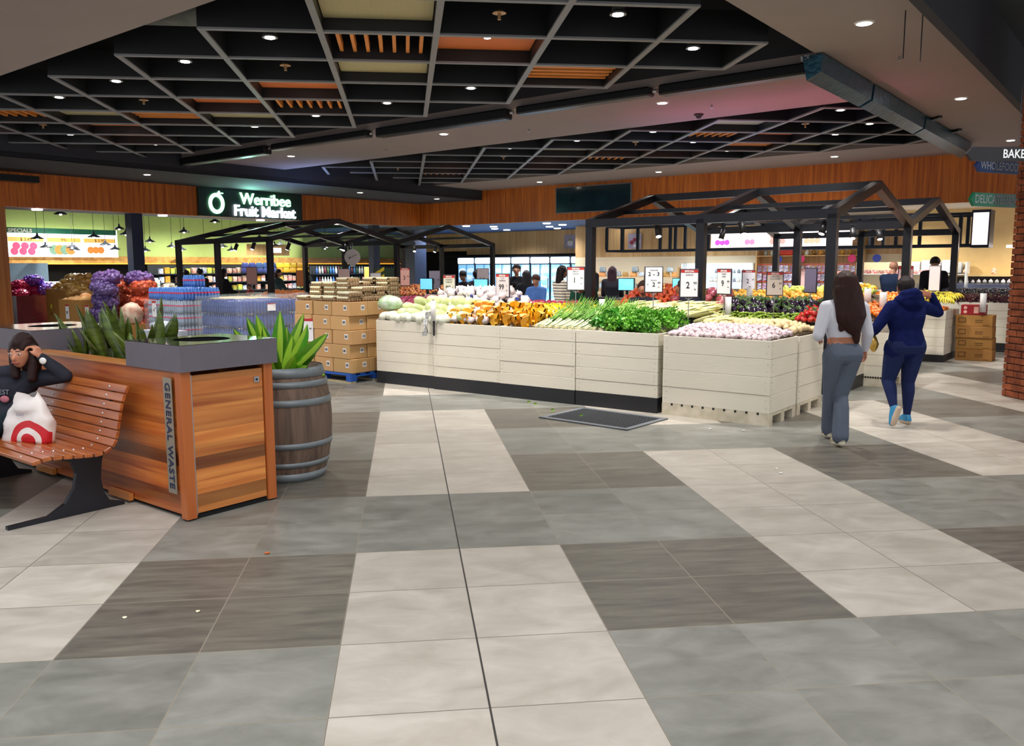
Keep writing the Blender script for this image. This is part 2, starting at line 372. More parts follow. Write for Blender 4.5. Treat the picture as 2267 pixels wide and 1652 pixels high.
slabs('trim_5', wood('honey_timber_trim', 'b97c38', 'e3b468', .4, 'X', 1.5), [(6, 28.2, 26.7, 26.95, 1.8, 2.02)])
slabs('trim_6', M('amber_shelf_glow', 'ffb13c', .5, emit=1.4), [(6, 28.2, 26.68, 26.72, 1.77, 1.8)])
# ventilation duct and hung light trough behind the left fascia
o = MB(); o.cyl((-9, 0, 0), (9, 0, 0), .22, n=20); d = o.build('air_duct', M('galvanised_duct', '8ea3a0', .4, metal=.5), smooth=True); d.location = S(19, 24, 3.4); d.rotation_euler = (0, 0, PI/4)
tag(d, 'round galvanised air duct above the shop behind the left timber fascia', 'duct')
slabs('hanging_light_trough', M('trough_light', 'f2ffd8', .5, emit=4), [(9.8, 13.3, 25.2, 25.4, 3.3, 3.36), (13.8, 20, 25.2, 25.4, 3.3, 3.36)], None)
tag(D.objects['hanging_light_trough'], 'long white strip light high in front of the lime green wall', 'strip light')

# ---- brick column
def brick_mat():
    m = D.materials.new('red_brickwork'); m.use_nodes = True; nt = m.node_tree; N = nt.nodes; L = nt.links; b = N['Principled BSDF']
    nz = N.new('ShaderNodeTexNoise'); nz.inputs['Scale'].default_value = 6; tc = N.new('ShaderNodeTexCoord'); L.new(tc.outputs['Object'], nz.inputs[0])
    oi = N.new('ShaderNodeTexNoise'); oi.inputs['Scale'].default_value = 60; L.new(tc.outputs['Object'], oi.inputs[0])
    cr = N.new('ShaderNodeValToRGB'); e = cr.color_ramp.elements; e[0].position = .3; e[1].position = .7; e[0].color = lin('6e3420'); e[1].color = lin('b0603a')
    L.new(nz.outputs['Fac'], cr.inputs[0]); L.new(cr.outputs[0], b.inputs['Base Color']); b.inputs['Roughness'].default_value = .85
    bp = N.new('ShaderNodeBump'); bp.inputs['Strength'].default_value = .3; bp.inputs['Distance'].default_value = .01; L.new(oi.outputs['Fac'], bp.inputs['Height']); L.new(bp.outputs[0], b.inputs['Normal'])
    return m
BRK = [brick_mat(), M('brick_mortar', '574a42', .9)]
o = MB(); o.mi = 1; o.box(7.5, 8.5, 8.72, 9.65, 0, 4.75); o.mi = 0
k = 0; z = .0
while z < 4.7:
    off = .115 if k % 2 else 0
    y = 8.7-off
    while y < 9.66:
        y0, y1 = max(y, 8.7), min(y+.215, 9.67)
        if y1-y0 > .03:
            j = R.uniform(-.004, .004); o.box(7.478+j, 7.52, y0, y1, z+.006, z+.078, bev=.006)
        y += .228
    x = 7.478+off-.228
    while x < 8.5:
        x0, x1 = max(x, 7.478), min(x+.215, 8.51)
        if x1-x0 > .03:
            o.box(x0, x1, 8.69, 8.74, z+.006, z+.078, bev=.006); o.box(x0, x1, 9.62, 9.672, z+.006, z+.078, bev=.006)
        x += .228
    z += .084; k += 1
o = struct(o.build('wall_column', BRK))

# ---- roller shutter housing hanging under the ceiling on two lines
SH = M('shutter_housing_black', '1b1d20', .35, metal=.3, var=.2); SHB = M('shutter_housing_foil', '3f6b80', .28, metal=.7, var=.45, scale=9, bump=.9, bscale=14)
r = sthing('shutter_track', 'long black shutter housing under the ceiling across the shop front', 'shutter housing', 10.66, 17.7, 3.98)
for i, (x0, x1) in enumerate(((0, 3.2), (3.35, 6.2), (6.4, 9.4), (9.55, 11.9), (12.0, 14.2))):
    dz = (-.05, 0, -.04, 0, -.02)[i]
    m = MB(); m.box(x0+.05, x1, -.10, .1, dz, .12, bev=.02); m.build('housing_section', SH, r)
    m = MB(); m.cyl((x1+.03, 0, .06), (x1+.09, 0, .06), .03); m.build('bracket', STEEL, r)
r = sthing('shutter_track', 'foil wrapped shutter housing running from the shop front corner towards the wall', 'shutter housing', 10.2, 3.45, 3.88)
for y0, y1 in ((0, 2.1), (2.2, 5.2), (5.3, 9.3)):
    m = MB(); m.prism([(-.12, .2), (.12, .2), (.1, 0), (-.06, -.08)], y0, y1); m.build('housing_section', SHB, r)
    m = MB(); m.box(-.14, -.04, y0, y1, .16, .21); m.build('foil_edge', M('silver_foil', 'c9ccd2', .25, metal=.9, bump=1, bscale=30), r)
r = sthing('ceiling_track', 'short black track box under the ceiling left of the shop sign', 'track box', 7.6, 20.2, 3.55)
m = MB(); m.box(0, .25, -.9, .9, 0, .14); m.build('housing_section', SH, r)

# ---- downlights recessed in the soffits
dl = thing('ceiling_downlight', 'round recessed white downlight in a grey ceiling band', 'downlight', S(11.74, 6.2, ZC), 0, 'recessed downlights in the grey ceiling')
m = MB(); m.cyl((0, 0, -.012), (0, 0, .0), .088, .1, 20); m.build('trim_ring', WHITE, dl)
m = MB(); m.cyl((0, 0, -.016), (0, 0, -.011), .07, n=20); m.build('lens', LAMP, dl)
for a, b, z in [(9.28, 2.63, ZC), (14.28, 2.62, ZC), (19.65, 2.67, ZC), (11.82, 10.74, ZC), (11.94, 15.42, ZC), (19.92, 6.15, ZC), (20.1, 10.68, ZC), (20.2, 14.6, ZC), (3.9, 7.2, ZC+0), (10.36, 18.7, 3.8), (16.79, 18.56, 3.8), (19.93, 18.44, 3.8)]:
    dup(dl, S(a, b, z))
s2 = thing('ceiling_downlight', 'glowing downlight in the soffit under the left timber fascia', 'downlight', S(8.8, 20.9, 3.03), 0, 'downlights under the left fascia')
m = MB(); m.cyl((0, 0, -.03), (0, 0, .0), .11, .12, 20); m.build('lens', M('pink_lamp_glow', 'ffd9f0', .4, emit=14), s2)
for a in (11.95, 15.0, 17.9): dup(s2, S(a, 20.9, 3.03))
s3 = thing('ceiling_downlight', 'round downlight in the blue ceiling between the timber fascia and the fridges', 'downlight', S(22, 19, 3.04), 0, 'downlights in the blue ceiling')
m = MB(); m.cyl((0, 0, -.025), (0, 0, .0), .12, .13, 20); m.build('lens', LAMP, s3)
for a, b in ((22.3, 20.6), (24.3, 19.6), (25.4, 19.9), (23, 18.6), (24.4, 17.2), (25.6, 17.7), (22.4, 15.9), (23.6, 16.1), (24.6, 14.6), (23, 14.2), (22.2, 13.2), (25.3, 15.9), (23.2, 11.5), (22.3, 10.0)): dup(s3, S(a, b, 3.04))
# small camera domes and sprinklers in the ceiling bands
dm = MB(); dm.cyl((0, 0, -.03), (0, 0, 0), .07, .08, 16).ball((0, 0, -.03), .05, 2); dm = dm.build('camera_dome', M('dome_dark', '2c2a2a', .3), smooth=True, loc=S(13.0, 6.2, ZC)); tag(dm, 'small dark dome camera in the ceiling band near the shop front corner', 'camera')
sp0 = MB(); sp0.cyl((0, 0, -.05), (0, 0, 0), .012, n=8).cyl((0, 0, -.05), (0, 0, -.045), .03, n=10); sp0 = sp0.build('sprinkler', STEEL, loc=S(12.4, 5.7, ZC)); tag(sp0, 'tiny fire sprinkler under the grey ceiling band', 'sprinkler', 'sprinklers under the grey ceiling')
for a, b in ((12.4, 9.2), (12.5, 13.0), (11.0, 2.7), (20.4, 8)): dup(sp0, S(a, b, ZC))
for i, (a, b) in enumerate(((9.1, 2.2), (9.35, 2.1))):
    m = MB(); m.tube([(0, 0, 0), (0, 0, -.45)], .006, 5); o = m.build('hanging_chain', BLACK, loc=S(a, b, ZC)); tag(o, 'thin black chain hanging from the ceiling near the top right', 'chain', 'hanging chains')

# ---- the two black ceiling lattices
PEACH = M('orange_ply_ceiling_panel', 'e07c42', .5, var=.06); MESH = M('perforated_sand_panel', 'c0b68c', .6, metal=.3, var=.08, stretch=(60, 1, 1), scale=3)
SLAT = M('orange_timber_slat', 'ec9440', .5, var=.1)
lamp0 = thing('ceiling_light', 'black can downlight', 'ceiling light', (0, 0, 0), 0, 'can downlights in the ceiling lattices')
m = MB(); m.cyl((0, 0, 0), (0, 0, .22), .065, n=16); m.build('can', BLACK, lamp0, True)
m = MB(); m.cyl((0, 0, -.01), (0, 0, .01), .085, n=16); m.build('rim', STEEL, lamp0)
m = MB(); m.cyl((0, 0, -.016), (0, 0, -.01), .055, n=16); m.build('lens', LAMP, lamp0)
spr = thing('sprinkler', 'brass sprinkler head with a disc', 'sprinkler', (0, 0, 0), 0, 'sprinkler heads in the ceiling lattices')
m = MB(); m.cyl((0, 0, 0), (0, 0, .5), .012, n=8); m.build('drop_pipe', BLACK, spr)
m = MB(); m.cyl((0, 0, -.01), (0, 0, .01), .07, .05, 14).cyl((0, 0, -.07), (0, 0, 0), .018, n=8); m.build('head', M('brass_disc', 'c9a070', .4, metal=.6), spr)
eye = thing('panel_light', 'small eyeball downlight set in an orange panel', 'downlight', (0, 0, 0), 0, 'eyeball lights in orange panels')
m = MB(); m.cyl((0, 0, -.01), (0, 0, .0), .05, n=14); m.build('rim', STEEL, eye)
m = MB(); m.cyl((0, 0, -.016), (0, 0, -.01), .038, n=14); m.build('lens', LAMP, eye)
used = set()
def place(proto, loc):
    return dup(proto, loc)
GL = ('can downlights in the ceiling lattices', 'sprinkler heads in the ceiling lattices', 'eyeball lights in orange panels')
def lattice(label, x0, y0, p, cols, rows, cells, suf, zb=4.05):
    r = thing('ceiling_lattice', label, 'ceiling lattice', (x0, y0, zb))
    def beam(xa, ya, xb, yb):
        t = .03; m = MB()
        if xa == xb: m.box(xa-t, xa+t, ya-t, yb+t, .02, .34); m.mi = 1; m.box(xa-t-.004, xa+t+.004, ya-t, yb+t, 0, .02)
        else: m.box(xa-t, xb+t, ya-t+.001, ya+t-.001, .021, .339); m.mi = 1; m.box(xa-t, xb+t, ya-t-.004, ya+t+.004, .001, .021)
        m.build('beam', [BLACK, GREYF], r)  # grey underside: bounce light from the floor painted into its colour
    for i, (j0, j1) in cols.items(): beam(i*p, j0*p, i*p, j1*p)
    for j, (i0, i1) in rows.items(): beam(i0*p, j*p, i1*p, j*p)
    for (i, j), k in cells.items():
        xa, xb, ya, yb = i*p+.04, (i+1)*p-.04, j*p+.04, (j+1)*p-.04; cx, cy = (xa+xb)/2, (ya+yb)/2
        W = Vector((x0+cx, y0+cy, zb))
        if k in 'PQ':
            m = MB(); m.box(xa, xb, ya, yb, .16, .18); m.build('panel', PEACH, r)
            if k == 'P': place(eye, W+Vector((0, 0, .16)))
        elif k == 'M':
            m = MB(); m.box(xa, xb, ya, yb, .14, .17); m.build('panel', MESH, r)
        elif k == 'V':
            for t in range(7):
                m = MB(); x = xa+.1+t*(xb-xa-.2)/6; m.box(x-.02, x+.02, ya, yb, .1, .2); m.build('slat', SLAT, r)
        elif k == 'H':
            for t in range(6):
                m = MB(); y = ya+.1+t*(yb-ya-.2)/5; m.box(xa, xb, y-.035, y+.035, .1, .16); m.build('slat', SLAT, r)
        elif k == 'L': place(lamp0, W+Vector((0, 0, .1)))
        elif k == 'S': place(spr, W+Vector((0, 0, .08)))
    for o in list(COL.objects):
        if o.get('group') in GL: o['group'] = o['group']+suf; o['label'] = o['label']+suf
    return r
P1 = 1.1955
cols = {i: (max(-i, i-5), 6-i) for i in range(-6, 6)}; rows = {j: (max(-j, -6), min(6-j, j+5)) for j in range(-2, 12)}
for i in range(-6, -3): cols[i] = (-i, 10)
rows = {j: v for j, v in rows.items() if v[1] > v[0] and j < 11}
cells1 = {(1, -1): 'M', (1, 0): 'V', (2, 0): 'P', (4, 0): 'L', (3, -1): 'L', (2, -1): 'S', (0, 0): 'L', (1, 1): 'M', (0, 1): 'S', (-1, 1): 'L', (3, 1): 'H', (0, 2): 'P', (-2, 2): 'L', (2, 2): 'L',
          (-1, 3): 'P', (0, 3): 'V', (-2, 3): 'S', (-3, 3): 'L', (1, 3): 'L', (-4, 4): 'V', (-3, 4): 'M', (-2, 4): 'H', (-1, 4): 'M', (0, 4): 'L', (-3, 5): 'P', (-4, 5): 'S', (-1, 5): 'L', (-3, 6): 'Q', (-4, 6): 'L', (-3, 7): 'L', (-5, 5): 'P', (-5, 7): 'L'}
lattice('black lattice of square ceiling cells over the concourse, nearest the camera', -2.019, 9.142, P1, cols, rows, cells1, ', in the nearer lattice')
cols = {}; P2 = 1.2
for k in range(-2, 9):
    j0 = max(5-k, -1 if k < 7 else 0); j1 = 11-k
    if k == 7: j0 = .6
    if k == 8: j0 = 1.6
    if k == -1: j1 = 9.5
    if k == -2: j1 = 8.3
    if k == 6: j0 = 0
    cols[k] = (j0, j1)
rows = {}
for j in range(0, 11):
    rows[j] = (max(5-j, -2), min(11-j, 6+j*.95, 8.6))
rows[8] = (-1.5, 3); rows[9] = (-.6, 2); rows[10] = (0, 1)
cells2 = {(-1, 6): 'M', (-1, 7): 'S', (-1, 8): 'L', (0, 5): 'L', (0, 6): 'Q', (0, 7): 'P', (0, 8): 'V', (0, 9): 'L', (1, 4): 'L', (1, 5): 'S', (1, 8): 'M', (2, 3): 'L', (2, 4): 'M', (2, 5): 'P', (2, 6): 'Q', (2, 7): 'L',
          (3, 2): 'L', (3, 3): 'S', (3, 4): 'P', (3, 5): 'V', (3, 6): 'L', (4, 1): 'M', (4, 2): 'V', (4, 3): 'L', (4, 4): 'Q', (4, 5): 'L', (5, 0): 'L', (5, 1): 'S', (5, 2): 'P', (5, 3): 'H', (5, 4): 'L', (6, 1): 'L', (6, 3): 'M', (6, 2): 'L', (-2, 7): 'L'}
lattice('black lattice of square ceiling cells over the produce, further into the shop', .47, 12.66, P2, cols, rows, cells2, ', in the farther lattice')
for o in (lamp0, spr, eye):
    for c in list(o.children): D.objects.remove(c)
    D.objects.remove(o)
# insulated pipes and ducts in the dark void
for i, (p0, p1, rr) in enumerate((((-3.6, 8.2, 4.75), (-1.5, 10.2, 4.7), .3), ((-6, 12.5, 4.8), (1, 9.6, 4.8), .22), ((2.2, 9.2, 4.9), (5, 10.6, 4.9), .1))):
    m = MB(); m.cyl(p0, p1, rr, n=20); o = m.build('insulated_duct', M('foil_wrap_duct', '8f9490', .6, var=.3, bump=1, bscale=12), smooth=True)
    tag(o, ['fat foil wrapped duct behind the ceiling lattice at the top left', 'long pale duct crossing the dark void over the lattice', 'thin pipe in the dark void near the top right of the lattice'][i], 'duct')
# ================================================================== FOREGROUND
HARD = wood('hardwood_boards', '9a4317', 'd07a36', .38, 'X', 2.2, planks=1, pz=.088, coat=.3)
HARDF = wood('hardwood_door_boards', 'a6531f', 'dc9048', .38, 'Y', 2.2, planks=1, pz=.083, coat=.3)
POSTW = wood('hardwood_post', 'ac5522', 'c06c30', .4, 'Z', 2.5, coat=.25)
CAPW = wood('timber_cap', 'b4692e', 'd18b47', .4, 'X', 2.5, coat=.3)
STONE = M('charcoal_composite', '66616a', .55, var=.06, scale=12); TOPG = M('polished_dark_lid', '2f3b40', .08, var=.05, coat=1)
SOIL = M('dark_soil', '2c221b', .95, bump=.6)
# ---- long timber planter with a bin at each end. local x 0 = near end (b 4.87), runs to -x
pl = sthing('timber_planter', 'long hardwood planter box behind the bench, with bins built into both ends', 'planter', 2.87, 4.9)
m = MB(); m.box(-3.4, -.05, 0, .02, .03, .98); m.build('side_panel', HARD, pl)
m = MB(); m.box(-3.4, -.05, .66, .68, .03, .98); m.build('side_panel', HARD, pl)
m = MB(); m.box(-.64, -.62, .02, .66, .03, .9); m.build('divider', HARDF, pl)
m = MB(); m.box(-2.15, -2.13, .02, .66, .03, .9); m.build('divider', HARDF, pl)
m = MB(); m.box(-3.4, -.66, -.012, .1, .98, 1.0).box(-2.1, -.66, .58, .69, .98, 1.0); m.build('rim', CAPW, pl)
m = MB(); m.box(-2.12, -.65, .02, .66, .1, .9); m.build('soil', SOIL, pl)
for x in (-3.2, -2.2, -1.0): m = MB(); m.box(x, x+.3, -.035, -.005, .02, .07); m.build('foot_block', CAPW, pl)
m = MB(); m.box(-.05, .02, -.02, .05, .012, .985); m.build('corner_post', POSTW, pl)
m = MB(); m.box(-.05, .02, .61, .68, .012, .985); m.build('corner_post', POSTW, pl)
d = MB(); d.box(-.02, .012, .06, .6, .04, .955); d = d.build('door', HARDF, pl)
m = MB(); m.box(.0, .014, .053, .06, .03, .96); m.build('door_edge_strip', STEEL, d)
m = MB(); m.box(.012, .02, .53, .57, .86, .9); m.mi = 1; m.cyl((.02, .55, .88), (.024, .55, .88), .008, n=10); m.build('lock', [STEEL, INK], d)
def lid(x0, x1):
    m = MB(); m.box(x0, x1, -.03, .0, .985, 1.155).box(x0, x1, .68, .71, .985, 1.155).box(x0, x0+.03, 0, .68, .985, 1.155).box(x1-.03, x1, 0, .68, .985, 1.155).box(x0+.03, x1-.03, 0, .68, .985, 1.0)
    l = m.build('bin_lid', STONE, pl)
    m = MB(); cx, cy = (x0+x1)/2, .34
    ring = [m.bm.verts.new((cx+.19*math.cos(t*PI/16), cy+.19*math.sin(t*PI/16), 1.158)) for t in range(32)]
    out = [m.bm.verts.new((cx+(x1-x0)/2*max(-1, min(1, 1.42*math.cos(t*PI/16))), cy+.37*max(-1, min(1, 1.42*math.sin(t*PI/16))), 1.158)) for t in range(32)]
    for t in range(32): m.bm.faces.new((ring[t], out[t], out[(t+1) % 32], ring[(t+1) % 32]))
    m.build('top_plate', TOPG, l)
    m = MB(); m.cyl((cx, cy, .99), (cx, cy, 1.15), .2, n=32, caps=False); m.mi = 0; m.cyl((cx, cy, .99), (cx, cy, 1.02), .2, n=32); m.build('opening', DARK, l)
lid(-.64, .045); lid(-3.05, -2.12)
m = MB(); m.box(-.185, -.085, -.026, -.021, .17, .94); sg = m.build('sign_plate', M('brushed_sign_plate', '9c9384', .4, metal=.35, var=.06), pl)
sg['label'] = 'tall metal plate reading GENERAL WASTE'
text('GENERAL WASTE', .083, M('navy_letters', '222a4a', .5), sg, (-.135, -.028, .555), (PI/2, PI/2, 0), ext=.001, bold=.0015, sx=1.0, space=1.12)
# dark shadow gap plinth under the planter
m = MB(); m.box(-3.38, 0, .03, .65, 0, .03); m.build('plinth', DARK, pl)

# ---- slatted bench in front of the planter
BSL = wood('bench_slats', '8a3f1c', 'bf6f35', .28, 'X', 2.5, coat=.5); CAST = M('cast_charcoal_frame', '23252c', .4, metal=.3, var=.15)
be = sthing('bench', 'curved hardwood slat bench with dark cast legs beside the planter', 'bench', 2.15, 5.42)
prof = [(.02, .445), (.085, .455), (.15, .452), (.215, .445), (.28, .438), (.345, .432), (.41, .43), (.472, .445), (.518, .485), (.54, .54), (.553, .60), (.566, .66), (.58, .72), (.6, .78), (.625, .835)]
for i, (y, z) in enumerate(prof):
    p0 = prof[max(i-1, 0)]; p1 = prof[min(i+1, len(prof)-1)]
    an = math.atan2(p1[1]-p0[1], p1[0]-p0[0])
    m = MB(); m.box(-1.95, 0, -.027, .027, -.013, .013, bev=.004); m.tf(Matrix.Translation((0, y, z)) @ Matrix.Rotation(an, 4, 'X'))
    nrm = Vector((0, -math.sin(an), math.cos(an)))
    sl = m.build('slat', BSL, be)
    m = MB()
    for x in (-.22, -.98, -1.72):
        c = Vector((x, y, z))+nrm*.013; m.cyl(c, c+nrm*.004, .009, .006, 8)
    m.build('screws', STEEL, sl)
for x in (-.22, -1.72):
    m = MB()
    inner = [(.06, .43), (.2, .42), (.32, .40), (.36, .33), (.335, .22), (.28, .12), (.2, .035), (.06, .02), (.06, .0), (.62, .0), (.62, .02), (.5, .05), (.475, .12), (.48, .25), (.5, .4), (.52, .44), (.56, .6), (.6, .76), (.625, .82), (.645, .82), (.61, .7), (.58, .56)]
    poly = [(.04, .432), (.04, .415), (.24, .395), (.32, .36), (.345, .28), (.325, .18), (.26, .09), (.15, .03), (-.1, .022), (-.1, 0), (.66, 0), (.66, .022), (.56, .05), (.52, .12), (.505, .22), (.52, .34), (.555, .46), (.575, .58), (.605, .7), (.655, .82), (.63, .825), (.575, .7), (.55, .58), (.527, .49), (.48, .435), (.41, .418)]
    m.prism([(y, z) for y, z in poly], x-.02, x+.02, 'X'); m.build('leg', CAST, be)
m = MB(); m.cyl((-1.72, .42, .38), (-.22, .42, .38), .012); m.build('tie_rod', CAST, be)

# ---- white plastic carrier bag with a red ring mark
def bagmesh(w, d, h, seed, n=26, k=15):
    m = MB(); bm = m.bm; rr = random.Random(seed); rows = []
    for j in range(k+1):
        t = j/k; row = []
        for i in range(n):
            an = i*2*PI/n; f = (1-.06*t) if t < .55 else (1-.06*t)-(t-.55)*1.25
            x = w/2*math.copysign(abs(math.cos(an))**.7, math.cos(an))*max(.32, f); y = d/2*math.copysign(abs(math.sin(an))**.8, math.sin(an))*max(.12, 1-.75*t**1.5)
            nn = noise.noise(Vector((x*9+seed, y*9, t*5)))*.022*(1+t)
            row.append(bm.verts.new((x+nn+.06*t*w, y+nn*.8, h*t+.5*nn+(.02*math.sin(an*2) if t > .9 else 0))))
        rows.append(row)
    for a, b in zip(rows, rows[1:]):
        for i in range(n): bm.faces.new((a[i], a[(i+1) % n], b[(i+1) % n], b[i]))
    bm.faces.new(rows[0][::-1]); return m
def bag_material():
    m = M('white_bag_plastic', 'e6dfdc', .4, var=.05, bump=.5, bscale=9); nt = m.node_tree; N = nt.nodes; L = nt.links
    b = N['Principled BSDF']; src = b.inputs['Base Color'].links[0].from_socket
    tc = N.new('ShaderNodeTexCoord'); sx = N.new('ShaderNodeSeparateXYZ'); L.new(tc.outputs['Object'], sx.inputs[0])
    cb = N.new('ShaderNodeCombineXYZ'); L.new(sx.outputs[0], cb.inputs[0]); L.new(sx.outputs[2], cb.inputs[1])
    ds = N.new('ShaderNodeVectorMath'); ds.operation = 'DISTANCE'; ds.inputs[1].default_value = (.055, .02, 0); L.new(cb.outputs[0], ds.inputs[0])
    cr = N.new('ShaderNodeValToRGB'); cr.color_ramp.interpolation = 'CONSTANT'; e = cr.color_ramp.elements
    e[0].position = 0; e[0].color = (1, 1, 1, 1); e[1].position = .052; e[1].color = (0, 0, 0, 1)
    for p, v in ((.092, 1), (.14, 0)): q = e.new(p); q.color = (v, v, v, 1)
    L.new(ds.outputs['Value'], cr.inputs[0]); lt = N.new('ShaderNodeMath'); lt.operation = 'LESS_THAN'; lt.inputs[1].default_value = 0; L.new(sx.outputs[1], lt.inputs[0])
    mu = N.new('ShaderNodeMath'); mu.operation = 'MULTIPLY'; L.new(cr.outputs[0], mu.inputs[0]); L.new(lt.outputs[0], mu.inputs[1])
    mx = N.new('ShaderNodeMix'); mx.data_type = 'RGBA'; L.new(mu.outputs[0], mx.inputs[0]); L.new(src, mx.inputs[6]); mx.inputs[7].default_value = lin('c8202c'); L.new(mx.outputs[2], b.inputs['Base Color'])
    return m
bg = bagmesh(.37, .17, .34, 3).build('carrier_bag', bag_material(), smooth=True)
tag(bg, 'white plastic carrier bag with a red ring mark standing on the bench', 'bag'); bg.location = S(2.42, 6.12, .45); bg.rotation_euler = (0, 0, -PI/4+.45)
text('THAT', .026, M('pale_print', '8d8fa6'), bg, (-.0, -.077, .2), (PI/2-.22, 0, 0))

# ---- leaves
def blade(m, base, top, w, bend=(0, 0, 0), n=8, twist=0., fold=.25, mid=False):
    """long leaf: quad strip with a centre fold"""
    base = Vector(base); top = Vector(top); ax = (top-base); side = ax.cross(Vector((math.cos(twist), math.sin(twist), .1))).normalized(); nn = side.cross(ax).normalized()
    rows = []
    for i in range(n+1):
        t = i/n; c = base+ax*t+Vector(bend)*math.sin(t*PI*.5)**2
        ww = w*max(.03, math.sin(PI*(t**.8*.8+.2))**.8)
        if mid: ww = w*max(.04, math.sin(PI*min(1, t*.9+.1)**1.15)**.75) 
        rows.append([m.bm.verts.new(c-side*ww/2+nn*ww*fold), m.bm.verts.new(c), m.bm.verts.new(c+side*ww/2+nn*ww*fold)])
    f0 = len(m.bm.faces)
    for a, b in zip(rows, rows[1:]):
        m.bm.faces.new((a[0], a[1], b[1], b[0])); m.bm.faces.new((a[1], a[2], b[2], b[1]))
    m._m(f0)
def leaf_mat(name, c1, c2, edge=None, rough=.35, scale=14, stretch=(1, 1, 6)):
    return M(name, c1, rough, var=.2, col2=c2, scale=scale, stretch=stretch, rnd=.12, coat=.2)
SNK = leaf_mat('snake_plant_green', '3c4f1a', '5f7326', scale=5, stretch=(1, 1, 5)); SNE = M('snake_plant_edge', '9aa040', .4)
for i, (a, b, seed) in enumerate(((3.2, 6.9, 1), (3.2, 6.62, 2), (3.15, 6.35, 3), (3.2, 6.1, 4), (3.15, 5.85, 5))):
    rr = random.Random(seed); r = sthing('snake_plant', ['snake plant at the far end of the planter, leaves spreading left', 'snake plant second from the left in the planter', 'snake plant in the middle of the planter', 'tall broad leaved snake plant right of the planter middle', 'snake plant in the planter next to the grey bin lid'][i], 'plant', a, b, .9, 'snake plants in the timber planter')
    for j in range(7):
        t = j/7*2*PI+rr.random(); h = rr.uniform(.3, .52)*(1.08 if i == 3 else .95); sp = rr.uniform(.06, .24); w = rr.uniform(.08, .125)
        m = MB(); blade(m, (.05*math.cos(t), .05*math.sin(t), -.03), (.05*math.cos(t)+sp*math.cos(t), sp*.8*math.sin(t), h), w, (.04*math.cos(t), .04*math.sin(t), -.02), twist=rr.uniform(0, 3), fold=.3, mid=True)
        o = m.build('leaf', SNK, r, True); sm = o.modifiers.new('thick', 'SOLIDIFY'); sm.thickness = .004
# ---- wine barrel planter
STV = wood('barrel_staves', '4e3e35', '7d6656', .7, 'Z', 3, coat=0); HOOP = M('galvanised_hoop', '7f878c', .5, metal=.3, var=.12, scale=20)
ba = thing('barrel_planter', 'old oak barrel planter with grey hoops standing behind the timber bin', 'barrel', (-.96, 6.68, 0))
def br(z): t = (z-.45)/.45; return .36-.075*t*t
m = MB(); m.lathe([(0, .03), (br(0), .0)]+[(br(z/20*.88), z/20*.88) for z in range(1, 21)]+[(br(.88)-.03, .88), (br(.88)-.03, .76), (0, .76)], 40); m.build('staves', STV, ba, True)
for z0, z1 in ((0.0, .07), (.12, .16), (.27, .315), (.6, .65), (.74, .785), (.815, .885)):
    m = MB(); m.lathe([(br(z0)+.001, z0), (br(z0)+.007, z0), (br(z1)+.007, z1), (br(z1)+.001, z1)], 40); h = m.build('hoop', HOOP, ba, True)
m = MB(); m.cyl((0, 0, .76), (0, 0, .8), .27, n=24); m.build('soil', SOIL, ba)
DRC = leaf_mat('variegated_leaf_green', '2f7a18', '64a51f', scale=3, stretch=(1, 1, .6)); DRM = M('lime_leaf_stripe', 'a2cf3c', .35, rnd=.08)
pt = thing('dracaena_plant', 'bright green striped leaf plant growing in the barrel', 'plant', (-.99, 6.62, .79))
rr = random.Random(11)
LV = [(-.27, -.05, .42), (-.2, .05, .5), (-.13, 0, .52), (-.08, -.08, .44), (.02, .02, .55), (.1, -.03, .36), (.17, .03, .53), (.2, -.05, .45), (.33, -.06, .38), (.26, .04, .3), (.12, -.12, .22), (-.05, -.14, .3), (.2, -.14, .14), (.3, 0, .05), (-.2, -.1, .24), (.05, .1, .42), (-.3, .02, .16)]
for i, (x, y, z) in enumerate(LV):
    m = MB(); blade(m, (x*.12, y*.2, -.02), (x, y-.02, z), rr.uniform(.1, .13), (x*.18, y*.1, -.03), twist=rr.uniform(.8, 2.2), fold=.28, n=10, mid=True); lf = m.build('leaf', DRC, pt, True)
    m = MB(); rr2 = random.Random(i); blade(m, (x*.12, y*.2-.0045, -.02), (x, y-.0245, z+.002), .045, (x*.18, y*.1, -.027), twist=1.5, fold=.1, n=10, mid=True); m.build('leaf_stripe', DRM, lf, True)
m = MB(); m.cyl((0, 0, -.06), (0, 0, .12), .03, .02, 10); m.build('stem', M('cane', '6a5b3a', .8), pt)

# ---- rubber mat with round holes
RUB = M('black_rubber_mat', '2c2e31', .6, bump=.1); RUBE = M('mat_edge', '6d7177', .6)
mt = sthing('rubber_mat', 'grey edged perforated rubber mat on the floor before the crates', 'mat', 7.3, 5.28, 0, None, -.04)
m = MB(); m.box(0, 1.13, 0, .82, 0, .006); m.build('base', RUB, mt)
m = MB(); m.box(0, 1.13, 0, .06, .002, .014).box(0, 1.13, .76, .82, .002, .014).box(0, .06, 0, .82, .002, .013).box(1.07, 1.13, 0, .82, .002, .013); m.build('edge', RUBE, mt)
m = MB()
for i in range(26):
    for j in range(18):
        m.lathe([(.012, .006), (.012, .014), (.018, .014), (.018, .006)], 7, c=(.09+i*.038+(.019 if j % 2 else 0), .085+j*.0385, 0))
m.build('hole_rings', M('mat_rings', '43464b', .6), mt)
